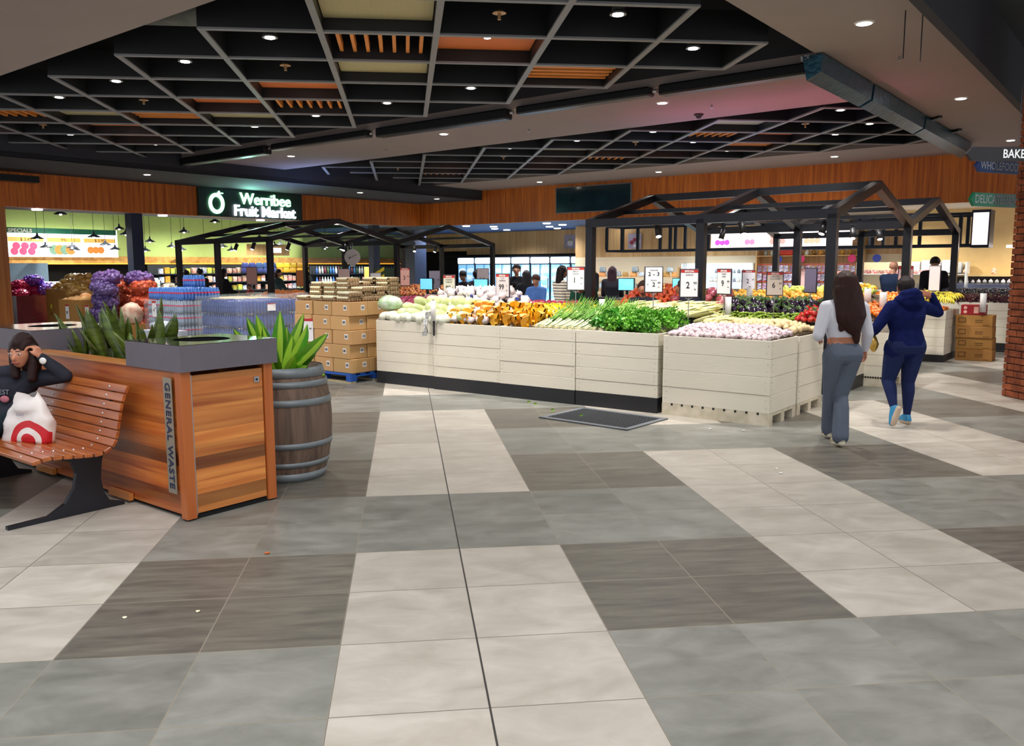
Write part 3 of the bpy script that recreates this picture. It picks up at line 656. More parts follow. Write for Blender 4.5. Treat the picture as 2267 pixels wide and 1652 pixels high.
# ---- litter
def crumb(n, l, cat, x, y, c, s=.012):
    m = MB(); rr = random.Random(int(x*100)); m.ball((0, 0, s*.4), s, 1, (1, .8, .4))
    for v in m.bm.verts: v.co += Vector((rr.uniform(-1, 1), rr.uniform(-1, 1), 0))*s*.3
    o = m.build(n, M('litter_'+c, c, .7)); o.location = (x, y, 0); tag(o, l, cat)
crumb('food_scrap', 'orange food scrap on the grey tile left of the centre joint', 'litter', -.82, 4.78, 'd06a35', .018)
crumb('food_scrap', 'white crumb on the brown tiles at the lower left, nearest the bin', 'litter', -1.35, 3.95, 'e8e2c8')
crumb('food_scrap', 'white crumb on the brown tiles, right of the other pale one', 'litter', -1.02, 3.98, 'f0e6c0')
crumb('food_scrap', 'orange scrap under the bench', 'litter', -2.25, 6.15, 'cf6f40', .02)
crumb('food_scrap', 'red brown scrap on the floor behind the woman in navy', 'litter', 6.6, 10.9, '7a2a1e', .025)
for i, (x, y, l) in enumerate(((3.05, 8.03, 'white paper scrap on the floor before the garlic crate'), (3.35, 7.9, 'tiny white paper shred near the garlic crate corner'), (2.95, 6.2, 'white paper dot on the pale tiles right of centre, nearer one'), (2.98, 6.35, 'white paper dot on the pale tiles right of centre, farther one'))):
    crumb('paper_scrap', l, 'litter', x, y, 'f2f2f0', .016)
for i, (a, b) in enumerate(((8.05, 6.0), (7.98, 5.85), (7.7, 5.4), (7.6, 4.95))):
    m = MB(); blade(m, (0, 0, .003), (.05, .02, .006), .03); o = m.build('leaf_scrap', M('scrap_green', '7aa23a', .6)); o.location = S(a, b, .004 if i < 2 else .015); tag(o, ['green leaf scrap on the floor beside the black kickboard, left one', 'green leaf scrap on the floor beside the black kickboard, right one', 'green leaf scrap lying on the rubber mat, left one', 'green leaf scrap lying on the rubber mat, right one'][i], 'leaf scrap')
# ================================================================== CRATES
NAIL = M('nail_heads', '3a3632', .5); KICK = M('black_kickboard', '1d1e22', .5, var=.2, scale=3); RAWW = M('raw_pallet_timber', 'b0a27f', .8, var=.15)
def crate(label, a, b, wid, dep, h=.9, kick=.17, rot=0, pallet=False, group='white plank produce crates', fill=.86, side=True, name='produce_crate'):
    """front left corner at (a, b); width along the front"""
    r = sthing(name, label, 'crate', a, b, 0, group, rot); rr = random.Random(int(a*100+b*37)); n = 4 if pallet else 5
    z0 = .13 if pallet else (kick if kick else .03)
    def panel(nm, x0, x1, y0, y1, alongx):
        m = MB(); hh = (h-z0)/n
        for i in range(n):
            j = rr.uniform(-.0025, .0025)
            if alongx: m.box(x0+.001, x1-.001, y0+j, y1+j, z0+i*hh+.0015, z0+(i+1)*hh-.0015, bev=.002)
            else: m.box(x0+j, x1+j, y0+.001, y1-.001, z0+i*hh+.0015, z0+(i+1)*hh-.0015, bev=.002)
        m.mi = 1
        for i in range(n):
            for e in (.035, .965):
                for dz in (.3, .7):
                    zz = z0+(i+dz)*hh; ee = e+rr.uniform(-.008, .008)
                    if alongx: x = x0+(x1-x0)*ee; m.cyl((x, y0-.0035, zz), (x, y0+.003, zz), .003, n=5)
                    else: y = y0+(y1-y0)*ee; xo = x1 if x0 > wid/2 else x0; m.cyl((xo-.003, y, zz), (xo+.0035, y, zz), .003, n=5)
        m.build(nm, [CREAM, NAIL], r)
    t = .018
    panel('front_panel', 0, wid, 0, t, True); panel('side_panel', wid-t, wid, t+.004, dep-t-.004, False); panel('side_panel', 0, t, t+.004, dep-t-.004, False); panel('back_panel', 0, wid, dep-t, dep, True)
    m = MB(); m.box(t+.004, wid-t-.004, t+.004, dep-t-.004, h-.1-(.9-fill)*.3, h-.08-(.9-fill)*.3); m.build('tray_floor', M('crate_liner', '4a3b2c', .9), r)
    if pallet:
        m = MB()
        for x in (0, wid/2-.05, wid-.1): m.box(x, x+.1, 0, dep, 0, .1) if False else m.box(0, wid, (0, dep/2-.05, dep-.1)[(0, wid/2-.05, wid-.1).index(x)], (0, dep/2-.05, dep-.1)[(0, wid/2-.05, wid-.1).index(x)]+.1, .0, .1)
        m.box(0, wid, 0, dep, .1, .13) ; m.mi = 1
        for i in range(9): m.box(.12+i*(wid-.24)/8-.012, .12+i*(wid-.24)/8+.012, -.001, .004, .11, .135)
        m.build('pallet_base', [M('worn_cream_pallet', 'c6bca4', .7, var=.2, scale=8, col2='ddd3bf'), INK], r)
    elif kick:
        m = MB(); m.box(.0, wid, -.004, .014, 0, kick).box(wid-.018, wid, .02, dep, 0, kick).box(0, .018, .02, dep, 0, kick); m.build('kickboard', KICK, r)
    return r
ca = [(8.20, 8.80), (8.21, 7.685), (8.24, 6.57), (8.29, 5.455)]
lab = ['cream plank crate at the left end of the front row, under the wrapped cabbages', 'cream plank crate in the front row under the pumpkin pieces', 'cream plank crate in the front row under the spring onions', 'cream plank crate in the front row under the spinach and coriander']
for (a, b), l, w_ in zip(ca, lab, (1.11, 1.11, 1.11, 1.07)): crate(l, a, b, w_, .82, .9, rot=.035)
crate('white pallet crate at the right end of the front row, full of garlic', 8.325, 4.325, 1.22, .78, .885, pallet=True, fill=.8)
crate('white pallet crate full of small potatoes behind the garlic crate', 9.14, 4.3, 1.2, .82, .875, pallet=True, fill=.8)
for i, b in enumerate((8.8, 7.68, 6.56, 5.44)):
    crate(['cream crate in the second row behind the wrapped cabbages', 'cream crate in the second row under the white bulbs', 'cream crate in the second row under the yellow peppers', 'cream crate in the second row behind the spinach'][i], 9.08, b, 1.1, .82, .88)
for i, b in enumerate((6.9, 5.65, 4.4)):
    crate(['crate on the middle island under the carrots', 'grey white crate on the middle island under the cucumbers', 'grey white crate on the middle island under the red tomatoes'][i], 11.35, b, 1.24 if i < 2 else 1.22, .8, .84, group='island crates under the big black frame')
for i, a in enumerate((12.17, 13.2, 14.3)):
    for j, b in enumerate((6.9, 5.65, 4.4)):
        crate('cream crate on the middle island, row %s, %s' % (('of the aubergines', 'of the oranges', 'furthest back')[i], ('left', 'centre', 'right')[j]), a, b, 1.23, .95, .86, group='island crates under the big black frame')
crate('low cream crate seen between the two walking women', 12.0, 4.36-1.02, .5, 1.1, .74, pallet=True)
crate('cream plank crate under the bananas beside the stacked cartons', 15.72, 4.1, 1.2, 1.16, .87, kick=.12)
crate('tall cream crate under the grapes behind the carton stack', 18.2, 3.6, 1.3, 1.4, .93)
crate('cream crate at the far left frame under the oranges', 12.0, 17.6, 1.3, 1.6, .86, group='left frame crates'); crate('cream crate under the far left frame, middle', 12.0, 16.1, 1.3, 1.6, .86, group='left frame crates')
crate('cream crate under berries and apples behind the wrapped cabbages', 10.9, 11.6, 1.5, 1.2, .9, group='left frame crates')
crate('cream crate far left beyond the water stack', 14.2, 19.5, 2.2, 1.2, .86, group='left frame crates'); crate('cream crate under red apples behind the left frame post', 13.9, 15.6, 2.4, 1.4, .9, group='left frame crates')

# ================================================================== PRODUCE
def rough_ball(m, r, sc=(1, 1, 1), amp=.1, f=1.5, n=2, seed=0, tip=0.):
    m.ball((0, 0, 0), r, n, sc)
    for v in m.bm.verts:
        d = v.co.normalized(); v.co *= 1+amp*noise.noise(d*f+Vector((seed, 0, 0)))
    return m
def proto(name, m, mats, label, cat, group, smooth=True):
    o = m.build(name, mats, None, smooth); tag(o, label, cat, group); PROT.append(o); fresh.add(o.name); return o
PROT = []; fresh = set()
def rep(o, loc, rot=None, s=1., tilt=.5, rz=None, label=None):
    if o.name in fresh: fresh.discard(o.name); c = o
    else: c = o.copy(); COL.objects.link(c)
    c.location = loc
    c.rotation_euler = rot if rot is not None else (R.uniform(-tilt, tilt), R.uniform(-tilt, tilt), R.uniform(0, 2*PI) if rz is None else rz)
    c.scale = (s,)*3
    if label: c['label'] = label
    return c
def heap(os, a0, a1, b0, b1, zf, da, db, tilt=3.1, s=(.9, 1.1), jit=.35, rz=None, skip=0., zj=.008, cap=300):
    os = os if isinstance(os, list) else [os]; n = 0; a = a0; row = 0
    while a <= a1+1e-6:
        b = b0+(db/2 if row % 2 else 0)
        while b <= b1+1e-6:
            if R.random() >= skip and n < cap:
                aa = a+R.uniform(-jit, jit)*da; bb = b+R.uniform(-jit, jit)*db
                rep(R.choice(os), S(aa, bb, zf(aa, bb)+R.uniform(-zj, zj)), s=R.uniform(*s), tilt=tilt, rz=None if rz is None else rz+R.uniform(-.3, .3)); n += 1
            b += db
        a += da; row += 1
def bump_h(z0, z1, a0, a1, b0, b1, ea=.35, eb=.3):
    def f(a, b):
        u = min(1, max(0, (a-a0)/(ea+1e-9)))*min(1, max(0, (a1-a)/(ea+1e-9))+.0); v = min(1, max(0, (b-b0)/eb))*min(1, max(0, (b1-b)/eb))
        u = u*u*(3-2*u); v = .35+.65*v*v*(3-2*v)
        return z0+(z1-z0)*u*v
    return f
def mound(a0, a1, b0, b1, zf, dz=.03, name='produce_backing', n=12, label='brown liner under heaped produce', mat=None):
    m = MB(); g = []
    for i in range(n+1):
        g.append([m.bm.verts.new((*S(a0+(a1-a0)*i/n, b0+(b1-b0)*j/n)[:2], zf(a0+(a1-a0)*i/n, b0+(b1-b0)*j/n)-dz)) for j in range(n+1)])
    for i in range(n):
        for j in range(n): m.bm.faces.new((g[i][j], g[i+1][j], g[i+1][j+1], g[i][j+1]))
    k = [v for v in g[0]]+[r_[-1] for r_ in g[1:]]+[v for v in g[-1][::-1][1:]]+[r_[0] for r_ in g[::-1][1:-1]]
    lo = [m.bm.verts.new((v.co.x, v.co.y, .8)) for v in k]
    for i in range(len(k)): m.bm.faces.new((k[i], k[(i+1) % len(k)], lo[(i+1) % len(k)], lo[i]))
    m.bm.faces.new(lo)
    o = m.build(name, mat or M('produce_liner', '5a4a36', .9)); tag(o, label, 'display liner'); return o
# --- prototypes
PALE = M('wombok_pale_green', 'cdd69c', .45, var=.15, scale=4, stretch=(1, 1, .25), rnd=.08, coat=.3); WRAP = M('wrapped_cabbage_white', 'dfe2cf', .3, var=.08, rnd=.05, coat=.6)
m = MB(); m.lathe([(0, -.15), (.05, -.148), (.072, -.1), (.08, 0), (.078, .08), (.06, .14), (.03, .17), (0, .175)], 20, lob=7, lamp=.1)
wom = proto('wombok_cabbage', m, PALE, 'pale green wombok cabbage lying in the crate at the left end', 'cabbage', 'womboks on the left crate')
m = MB(); m.lathe([(0, -.13), (.045, -.128), (.066, -.08), (.072, 0), (.066, .08), (.045, .13), (0, .14)], 18, lob=6, lamp=.06)
wmw = proto('wrapped_cabbage', m, WRAP, 'film wrapped white cabbage in the row along the front edge of the left crate', 'cabbage', 'wrapped cabbages along the front edge')
m = rough_ball(MB(), .1, (1, 1, .86), .08, 2); cab = proto('white_cabbage', m, M('cabbage_pale', 'd9dfb2', .4, var=.12, rnd=.06, coat=.3), 'round pale cabbage heaped behind the wrapped ones', 'cabbage', 'round pale cabbages')
m = MB(); m.lathe([(0, -.04), (.02, -.042), (.045, -.03), (.055, -.005), (.048, .02), (.028, .038), (.012, .05), (.008, .075), (0, .078)], 16, lob=5, lamp=.09)
bulb = proto('white_bulb', m, M('white_bulb_skin', 'dcd5d6', .45, var=.08, col2='d9cdd2', scale=30, rnd=.05), 'large white bulb in the heap behind the cabbages', 'vegetable', 'large white bulbs in the heap')
TAG = M('blue_tag', '2b3f9c', .5)
m = MB(); m.lathe([(0, -.022), (.012, -.024), (.026, -.015), (.03, 0), (.024, .014), (.01, .024), (.004, .04), (0, .041)], 12, lob=4, lamp=.12)
gar = proto('garlic_bulb', m, M('garlic_skin', 'ddd0cf', .5, col2='b99aa6', scale=60, stretch=(1, 1, .2), rnd=.1), 'purple tinged garlic bulb heaped in the pallet crate', 'garlic', 'garlic bulbs in the pallet crate')
m = rough_ball(MB(), .034, (1.15, 1, .9), .15, 1.4, seed=3); pot = proto('potato', m, M('washed_potato', 'dcc193', .5, var=.1, rnd=.1), 'small washed potato heaped behind the garlic', 'potato', 'small potatoes behind the garlic')
# pumpkin wedge: rind outside, orange flesh
m = MB(); n1, n2 = 8, 7; Rr = .13
def pk(th, ph, r): return (r*math.cos(ph)*math.cos(th), r*math.cos(ph)*math.sin(th), .8*r*math.sin(ph))
g = [[m.bm.verts.new(pk(-.6+1.2*i/n1, -1.45+2.9*j/n2, Rr)) for j in range(n2+1)] for i in range(n1+1)]
for i in range(n1):
    for j in range(n2): m.bm.faces.new((g[i][j], g[i+1][j], g[i+1][j+1], g[i][j+1]))
m.mi = 1
for side, i in ((0, 0), (1, n1)):
    th = -.6+1.2*i/n1; inn = [m.bm.verts.new(pk(th, -1.2+2.4*j/n2, Rr*.4)) for j in range(n2+1)]
    f0 = len(m.bm.faces)
    for j in range(n2): m.bm.faces.new((g[i][j], g[i][j+1], inn[j+1], inn[j]) if not side else (g[i][j+1], g[i][j], inn[j], inn[j+1]))
    m.bm.faces.new((g[i][0], inn[0], inn[-1], g[i][-1])) if False else None
    m._m(f0)
    if side == 0: inA = inn
f0 = len(m.bm.faces)
for j in range(n2): m.bm.faces.new((inA[j], inA[j+1], inn[j+1], inn[j]))
m._m(f0)
FLESH = M('pumpkin_flesh', 'ffb020', .35, var=.1, rnd=.08, coat=.4)
pum = proto('pumpkin_piece', m, [M('pumpkin_rind', 'd09a52', .6, rnd=.1), FLESH], 'cut piece of orange pumpkin lying on the front crate', 'pumpkin', 'cut pumpkin pieces on the front crate', None)
pum.modifiers.clear()
def pepper(c, st, nm, lab, grp):
    m = MB(); m.lathe([(0, -.045), (.02, -.05), (.035, -.035), (.043, 0), (.042, .03), (.03, .045), (.012, .04), (0, .034)], 16, lob=4, lamp=.22); m.mi = 1; m.cyl((0, 0, .035), (.006, 0, .065), .006, .008, 6)
    return proto(nm, m, [M(nm+'_skin', c, .18, var=.08, rnd=.1, coat=.8), M('pepper_stem', '4c7a2c', .5)], lab, 'pepper', grp)
ypep = pepper('f0b414', '', 'yellow_pepper', 'glossy yellow pepper heaped behind the pumpkin pieces', 'yellow peppers behind the pumpkin')
rpep = pepper('c92a1c', '', 'red_pepper', 'glossy red pepper behind the spinach', 'red peppers behind the spinach')
def fruit(nm, c, r, lab, cat, grp, sc=(1, 1, .95), rough=.35, coat=.2, amp=.04, stem=None, rnd=.1, c2=None, n=2):
    m = rough_ball(MB(), r, sc, amp, 1.5, n=n); mats = [M(nm+'_skin', c, rough, var=.08, rnd=rnd, coat=coat, col2=c2, scale=12)]
    if stem: m.mi = 1; m.cyl((0, 0, r*.85), (0, 0, r*1.15), r*.12, r*.3, 5); mats.append(M('fruit_stem_'+stem, stem, .6))
    return proto(nm, m, mats, lab, cat, grp)
orange = fruit('orange', 'f28c1e', .042, 'orange heaped on the middle island behind the aubergines', 'orange', 'oranges on the middle island')
mand = fruit('mandarin', 'f07a12', .036, 'bright mandarin heaped behind the two walking women', 'mandarin', 'mandarins behind the walking women')
loq = fruit('lemon', 'f1b63a', .038, 'yellow orange fruit heaped behind the oranges', 'fruit', 'yellow fruit behind the oranges', sc=(1.2, 1, 1))
tom = fruit('tomato', 'c9281c', .042, 'shiny red tomato heaped at the right end of the island front', 'tomato', 'red tomatoes on the island front', sc=(1, 1, .85), rough=.15, coat=.9, stem='3f6b22')
carr = fruit('persimmon', 'e4622a', .042, 'orange red fruit heaped at the left end of the island', 'fruit', 'orange red fruit left on the island', sc=(1, 1, .85), c2='cf4a22')
swp = fruit('sweet_potato', 'c9713f', .05, 'copper sweet potato in front of the orange red fruit', 'sweet potato', 'sweet potatoes on the island', sc=(2.0, .9, .85), rough=.6, coat=0, amp=.2)
pit = fruit('dragon_fruit', 'a8284a', .05, 'magenta dragon fruit heaped beside the white bulbs', 'dragon fruit', 'dragon fruit beside the white bulbs', sc=(1, 1, 1.2), c2='6e2a32', amp=.35)
ron = fruit('red_onion', '8a2a48', .04, 'small dark red onion behind the wrapped bulbs', 'onion', 'dark red onions', rough=.2, coat=.6)
tar = fruit('taro', '8f7c6c', .055, 'brown skinned root in the heap on the far crate', 'root vegetable', 'brown roots on the far crate', sc=(1.3, 1, .9), rough=.8, coat=0, amp=.15)
app = fruit('apple', 'b5402c', .04, 'red apple heaped on the far crates to the left', 'apple', 'red apples far left', stem='4b3a20', c2='d9993a')
gap = fruit('green_apple', 'b9c553', .04, 'green apple heaped behind the oranges', 'apple', 'green apples behind the oranges', stem='4b3a20')
omel = fruit('yellow_melon', 'f3ab1f', .075, 'big yellow melon on top of the fruit behind the island', 'melon', 'yellow melons on the island')
lor = fruit('far_orange', 'f28418', .045, 'orange on the crate under the left black frame', 'orange', 'oranges under the left frame')
m = MB(); m.lathe([(0, -.09), (.03, -.085), (.046, -.05), (.046, -.01), (.036, .05), (.024, .08), (.02, .085)], 14); m.mi = 1; m.lathe([(.028, .065), (.027, .088), (.009, .1), (.007, .125), (0, .125)], 10)
egg = proto('aubergine', m, [M('aubergine_skin', '20122a', .12, var=.1, coat=1, spec=.7), M('aubergine_cap', '4d6a35', .6)], 'shiny dark purple aubergine heaped on the island', 'aubergine', 'aubergines on the island')
m = MB(); m.lathe([(0, -.1), (.014, -.095), (.018, -.06), (.019, .05), (.015, .085), (.006, .1), (0, .1)], 9)
zuc = proto('cucumber', m, M('cucumber_skin', '6f8f2a', .4, var=.2, col2='a3b545', scale=20, rnd=.12), 'light green cucumber lying along the island front', 'cucumber', 'cucumbers along the island front')
m = MB(); m.lathe([(0, -.13), (.018, -.12), (.028, -.06), (.03, .02), (.022, .09), (.008, .15), (.003, .19)], 10, lob=5, lamp=.1)
for k in range(3): blade(m, (.015*math.cos(k*2.1), .015*math.sin(k*2.1), -.1), (.035*math.cos(k*2.1), .035*math.sin(k*2.1), .22), .035, twist=k*2.1, n=4)
corn = proto('corn_cob', m, M('corn_husk', 'd6d68a', .6, var=.12, col2='e8e2a8', scale=10, stretch=(3, 3, .4), rnd=.08), 'pale green corn cob in its husk on the black crate', 'corn', 'corn cobs on the black crate')
# spring onion bunch
m = MB(); rr = random.Random(5)
for k in range(26):
    x = rr.uniform(-.05, .05); y = rr.uniform(-.025, .03); sx = rr.uniform(-.09, .09); m.mi = 0
    p = [(x*.6, y, 0), (x*.7, y, .06), (x+sx*.2, y+.006, .2)]; m.tube(p, [.009, .006, .0055], 5); m.mi = 1
    m.tube([(x+sx*.2, y+.006, .2), (x+sx*.6, y+.01+rr.uniform(-.02, .03), .34), (x+sx*1.2, y+rr.uniform(-.05, .02), .46+rr.uniform(-.05, .05))], [.0055, .006, .002], 4)
m.mi = 2
for k in range(60):
    x = rr.uniform(-.045, .045); y = rr.uniform(-.03, .03); m.tube([(x, y, .0), (x*1.3+rr.uniform(-.015, .015), y*1.3, -.035-rr.random()*.03)], [.002, .0008], 3)
spo = proto('spring_onion_bunch', m, [M('onion_white', 'e4ecc0', .4, var=.1, rnd=.05), M('onion_green', '5a9430', .4, var=.25, rnd=.12, col2='86b84a', scale=20), M('onion_roots', 'd9cda5', .9)], 'bunch of spring onions with white roots towards the front edge', 'spring onion', 'spring onion bunches on the front crate')
def leafbunch(nm, seed, nl, w, h, c1, c2, lab, cat, grp, sp=.12, stems=True, tiny=False):
    m = MB(); rr = random.Random(seed)
    for k in range(nl):
        t = rr.uniform(0, 2*PI); q = rr.random()**.6; L_ = h*rr.uniform(.55, 1)
        e = Vector((sp*q*math.cos(t), sp*q*math.sin(t), L_)); 
        if tiny:
            for _ in range(3):
                c = e+Vector((rr.uniform(-.02, .02), rr.uniform(-.02, .02), rr.uniform(-.02, .02))); d = Vector((rr.uniform(-1, 1), rr.uniform(-1, 1), rr.uniform(-.2, .8))).normalized()
                m.mi = 0; blade(m, c, c+d*w*1.1, w, twist=rr.uniform(0, 3), n=3, fold=.2)
        else: m.mi = 0; blade(m, e*.45, e, w*rr.uniform(.7, 1.1), (rr.uniform(-.02, .02), rr.uniform(-.02, .02), -.03), twist=rr.uniform(0, 3), n=5, fold=.25)
        m.mi = 1
        if k % 2 == 0: m.tube([(0, 0, 0), e*.5, e*.75 if tiny else e*.5+e*.05], [.004, .0025, .0015], 4)
    for k in range(14): m.mi = 1; m.tube([(rr.uniform(-.015, .015), rr.uniform(-.015, .015), -.06), (rr.uniform(-.02, .02), rr.uniform(-.02, .02), .06)], .003, 4)
    return proto(nm, m, [M(nm+'_leaf', c1, .4, var=.25, col2=c2, scale=14, rnd=.15, coat=.15), M(nm+'_stem', 'b9cf7a', .5)], lab, cat, grp)
spi = leafbunch('spinach_bunch', 2, 22, .105, .2, '357a1e', '5ba832', 'bunch of broad dark green spinach leaves heaped on the front crate', 'spinach', 'spinach bunches on the front crate')
spi2 = leafbunch('spinach_bunch', 9, 20, .11, .18, '357a1e', '5ba832', 'bunch of broad dark green spinach leaves heaped on the front crate', 'spinach', 'spinach bunches on the front crate')
cor = leafbunch('coriander_bunch', 4, 60, .028, .15, '4a9a2a', '8ac94c', 'bunch of fine leaved coriander heaped right of the spinach', 'coriander', 'coriander bunches on the front crate', sp=.1, tiny=True)
# banana hand
m = MB()
for k in range(6):
    t = (k-2.5)*.28; pts = [];
    for i in range(7):
        u = i/6; an = -.3+1.5*u; pts.append(Vector((math.sin(t)*.16*math.sin(an)*1.0+t*.04, -.14*math.sin(an)+.02*abs(t), .13*math.cos(an))))
    m.mi = 0; m.tube(pts, [.006, .014, .018, .019, .018, .013, .005], 6)
m.mi = 1; m.cyl((0, .03, .12), (0, .05, .16), .016, n=7)
ban = proto('banana_bunch', m, [M('banana_skin', 'e0bf2c', .45, var=.15, col2='c7c43a', scale=14, rnd=.08), M('banana_stem', '5b4a1c', .7)], 'yellow green bunch of bananas on the crate beside the cartons', 'banana', 'banana bunches beside the cartons')
m = MB(); rr = random.Random(8)
for k in range(34):
    z = -rr.random()*.12; rad = .05*(1+z*5); t = rr.random()*6.28; m.ball((rad*math.cos(t), rad*math.sin(t), z), .013, 1)
m.mi = 1; m.cyl((0, 0, -.1), (0, 0, .04), .003, n=4)
grp = proto('grape_bunch', m, [M('grape_skin', '5c2233', .2, var=.2, rnd=.2, coat=.5), M('grape_stem', '6a7a3a', .6)], 'dark red bunch of grapes heaped on the far right crate', 'grapes', 'grape bunches on the far right crate')
blg = fruit('plum', '1f2540', .035, 'dark blue plum heaped behind the grapes', 'plum', 'dark plums behind the grapes', rough=.2, coat=.6)
# --- heaps. front row
BASEROT = -PI/4
zL = bump_h(.9, 1.25, 8.3, 10.0, 6.7, 9.2, .95, .5)
mound(8.28, 9.85, 6.75, 8.72, zL, .05, label='liner under the cabbages and white bulbs')
for i in range(13):   # wrapped cabbages standing along the front edge
    b = 8.7-i*.105
    if b > 7.45: rep(wmw, S(8.32+R.uniform(-.01, .02), b, .945+R.uniform(-.01, .02)), rot=(PI/2+.1*R.random(), R.uniform(-.3, .3), BASEROT+R.uniform(-.2, .2)), s=.95)
for i in range(3):
    for j in range(9-i):
        b = 8.55-j*.155-i*.05
        if b > 7.2: rep(wom if (i+j) % 3 else cab, S(8.48+.17*i, b, zL(8.5+.17*i, b)+.01), rot=(PI/2-.4, R.uniform(-.3, .3), BASEROT+R.uniform(-.5, .5)) if (i+j) % 3 else None, s=R.uniform(.95, 1.2), tilt=3)
heap(bulb, 8.75, 9.9, 6.75, 8.3, lambda a, b: zL(a, b)+.04, .09, .104, skip=.08, tilt=.9, s=(.85, 1.1))
heap(bulb, 8.95, 9.8, 7.1, 8.2, lambda a, b: zL(a, b)+.11, .1, .11, tilt=.9, s=(.85, 1.1))
heap(bulb, 8.38, 8.7, 6.95, 7.4, lambda a, b: zL(a, b)+.05, .1, .11, tilt=.9)
for i, (a, b) in enumerate(((9.0, 7.35), (9.1, 6.95), (9.25, 7.0), (8.9, 7.6))):
    m = MB(); m.box(-.025, .025, -.002, .002, -.015, .015); o = m.build('blue_label', TAG); o.location = S(a, b, zL(a, b)+.1); o.rotation_euler = (.2, .2, BASEROT+.5*i); tag(o, 'small blue label tied among the white bulbs', 'label', 'blue labels in the bulb heap')
zP = bump_h(.9, 1.05, 8.25, 9.6, 5.9, 8.0, .7, .3)
mound(8.3, 9.0, 6.2, 7.5, zP, .05, label='liner under the pumpkin pieces')
for i in range(4):
    for j in range(15-i):
        b = 7.55-j*.105-i*.06; a = 8.36+.12*i
        if b > 6.08: rep(pum, S(a, b, zP(a, b)+.035+.012*i), rot=(R.uniform(-.5, .5), R.uniform(-.9, .1), R.uniform(.7, 2.7)), s=R.uniform(.75, 1.0))
zY = bump_h(.93, 1.07, 8.6, 10.0, 5.6, 7.3, .5, .4)
mound(8.85, 9.85, 5.7, 6.85, zY, .06, label='liner under the yellow peppers')
heap(ypep, 8.78, 9.5, 5.85, 6.85, lambda a, b: zY(a, b)+.03, .085, .095, tilt=1.2)
heap(pit, 9.5, 9.9, 6.3, 7.6, lambda a, b: zY(9.2, 6.6)+.04, .1, .11, tilt=1.2)
# spring onions, two tiers with roots forward
zS = bump_h(.88, .98, 8.2, 9.9, 4.2, 6.5, .8, .35)
mound(8.38, 9.8, 4.45, 6.0, zS, .06, label='liner under the green bunches')
for i in range(2):
    for j in range(10):
        b = 6.1-j*.105-.04*i; a = 8.4+.3*i
        rep(spo, S(a, b, zS(a, b)+.01+.02*i), rot=(-1.12+.05*i+R.uniform(-.1, .1), R.uniform(-.3, .1)+.25, BASEROT-.35+R.uniform(-.3, .3)), s=R.uniform(.85, 1.05))
for i in range(7):
    for j in range(8):
        b = 5.3-j*.1+R.uniform(-.03, .03); a = 8.5+.14*i+R.uniform(-.03, .03)
        if b > 4.75: rep(R.choice((spi, spi2)), S(a, b, zS(a, b)+.0), rot=(.9+R.uniform(-.5, .4), R.uniform(-.5, .5), BASEROT+R.uniform(-.6, .6)), s=R.uniform(.75, 1.0))
for i in range(6):
    for j in range(8):
        b = 5.05-j*.085+R.uniform(-.03, .03); a = 8.5+.12*i+R.uniform(-.03, .03)
        if b > 4.35: rep(cor, S(a, b, zS(a, b)-.0), rot=(1.0+R.uniform(-.5, .4), R.uniform(-.5, .5), R.uniform(-1.6, .2)), s=R.uniform(.8, 1.1))
heap(rpep, 9.45, 9.85, 5.2, 6.1, lambda a, b: 1.04, .1, .1, tilt=1.2)
# garlic and potatoes in the pallet crates
zG = bump_h(.885, .965, 8.33, 9.6, 3.1, 4.4, .5, .3)
mound(8.36, 9.09, 3.14, 4.3, zG, .02, label='liner under the garlic')
heap(gar, 8.375, 9.08, 3.15, 4.28, lambda a, b: zG(a, b)+.012, .046, .05, tilt=1.5, s=(.9, 1.15), zj=.01, cap=300)
zPo = bump_h(.875, .98, 8.9, 9.95, 3.1, 4.4, .4, .3)
mound(9.17, 9.93, 3.14, 4.3, zPo, .02, label='liner under the potatoes')
heap(pot, 9.18, 9.93, 3.17, 4.26, lambda a, b: zPo(a, b)+.018, .056, .062, s=(.9, 1.2))
# corn on a black plastic crate
bc = sthing('black_plastic_crate', 'black plastic crate with handle slots holding the corn cobs', 'plastic crate', 9.32, 5.0, .87)
m = MB(); m.box(0, .62, 0, .02, 0, .19).box(0, .62, .48, .5, 0, .19).box(0, .02, .02, .48, 0, .19).box(.6, .62, .02, .48, 0, .19).box(0, .62, 0, .5, 0, .01).box(-.012, .632, -.012, 0, .17, .19); m.build('body', M('black_crate_plastic', '1c1d22', .4), bc)
m = MB()
for i in range(5): m.box(.42+i*.03, .435+i*.03, -.004, .002, .04, .13)
m.build('vent_slots', M('slot_grey', '6a6c70', .5), bc)
pc = sthing('foam_box', 'white foam box edge between the coriander and the garlic', 'box', 8.75, 4.7, .88)
m = MB(); m.box(0, .3, 0, .25, 0, .09, bev=.01); m.build('body', WHITE, pc)
zC = lambda a, b: 1.1+.03*math.sin(b*5)
for i in range(5):
    for j in range(15):
        a = 9.25+.13*i; b = 5.45-j*.1+R.uniform(-.02, .02)
        if b > 4.0+.1*i: rep(corn, S(a+R.uniform(-.03, .03), b, (1.07 if b > 4.3 else 1.0)+.02*i+R.uniform(-.01, .015)), rot=(PI/2+R.uniform(-.25, .1), R.uniform(-.2, .2), BASEROT+PI/2+R.uniform(-.7, .7)), s=R.uniform(.9, 1.1))
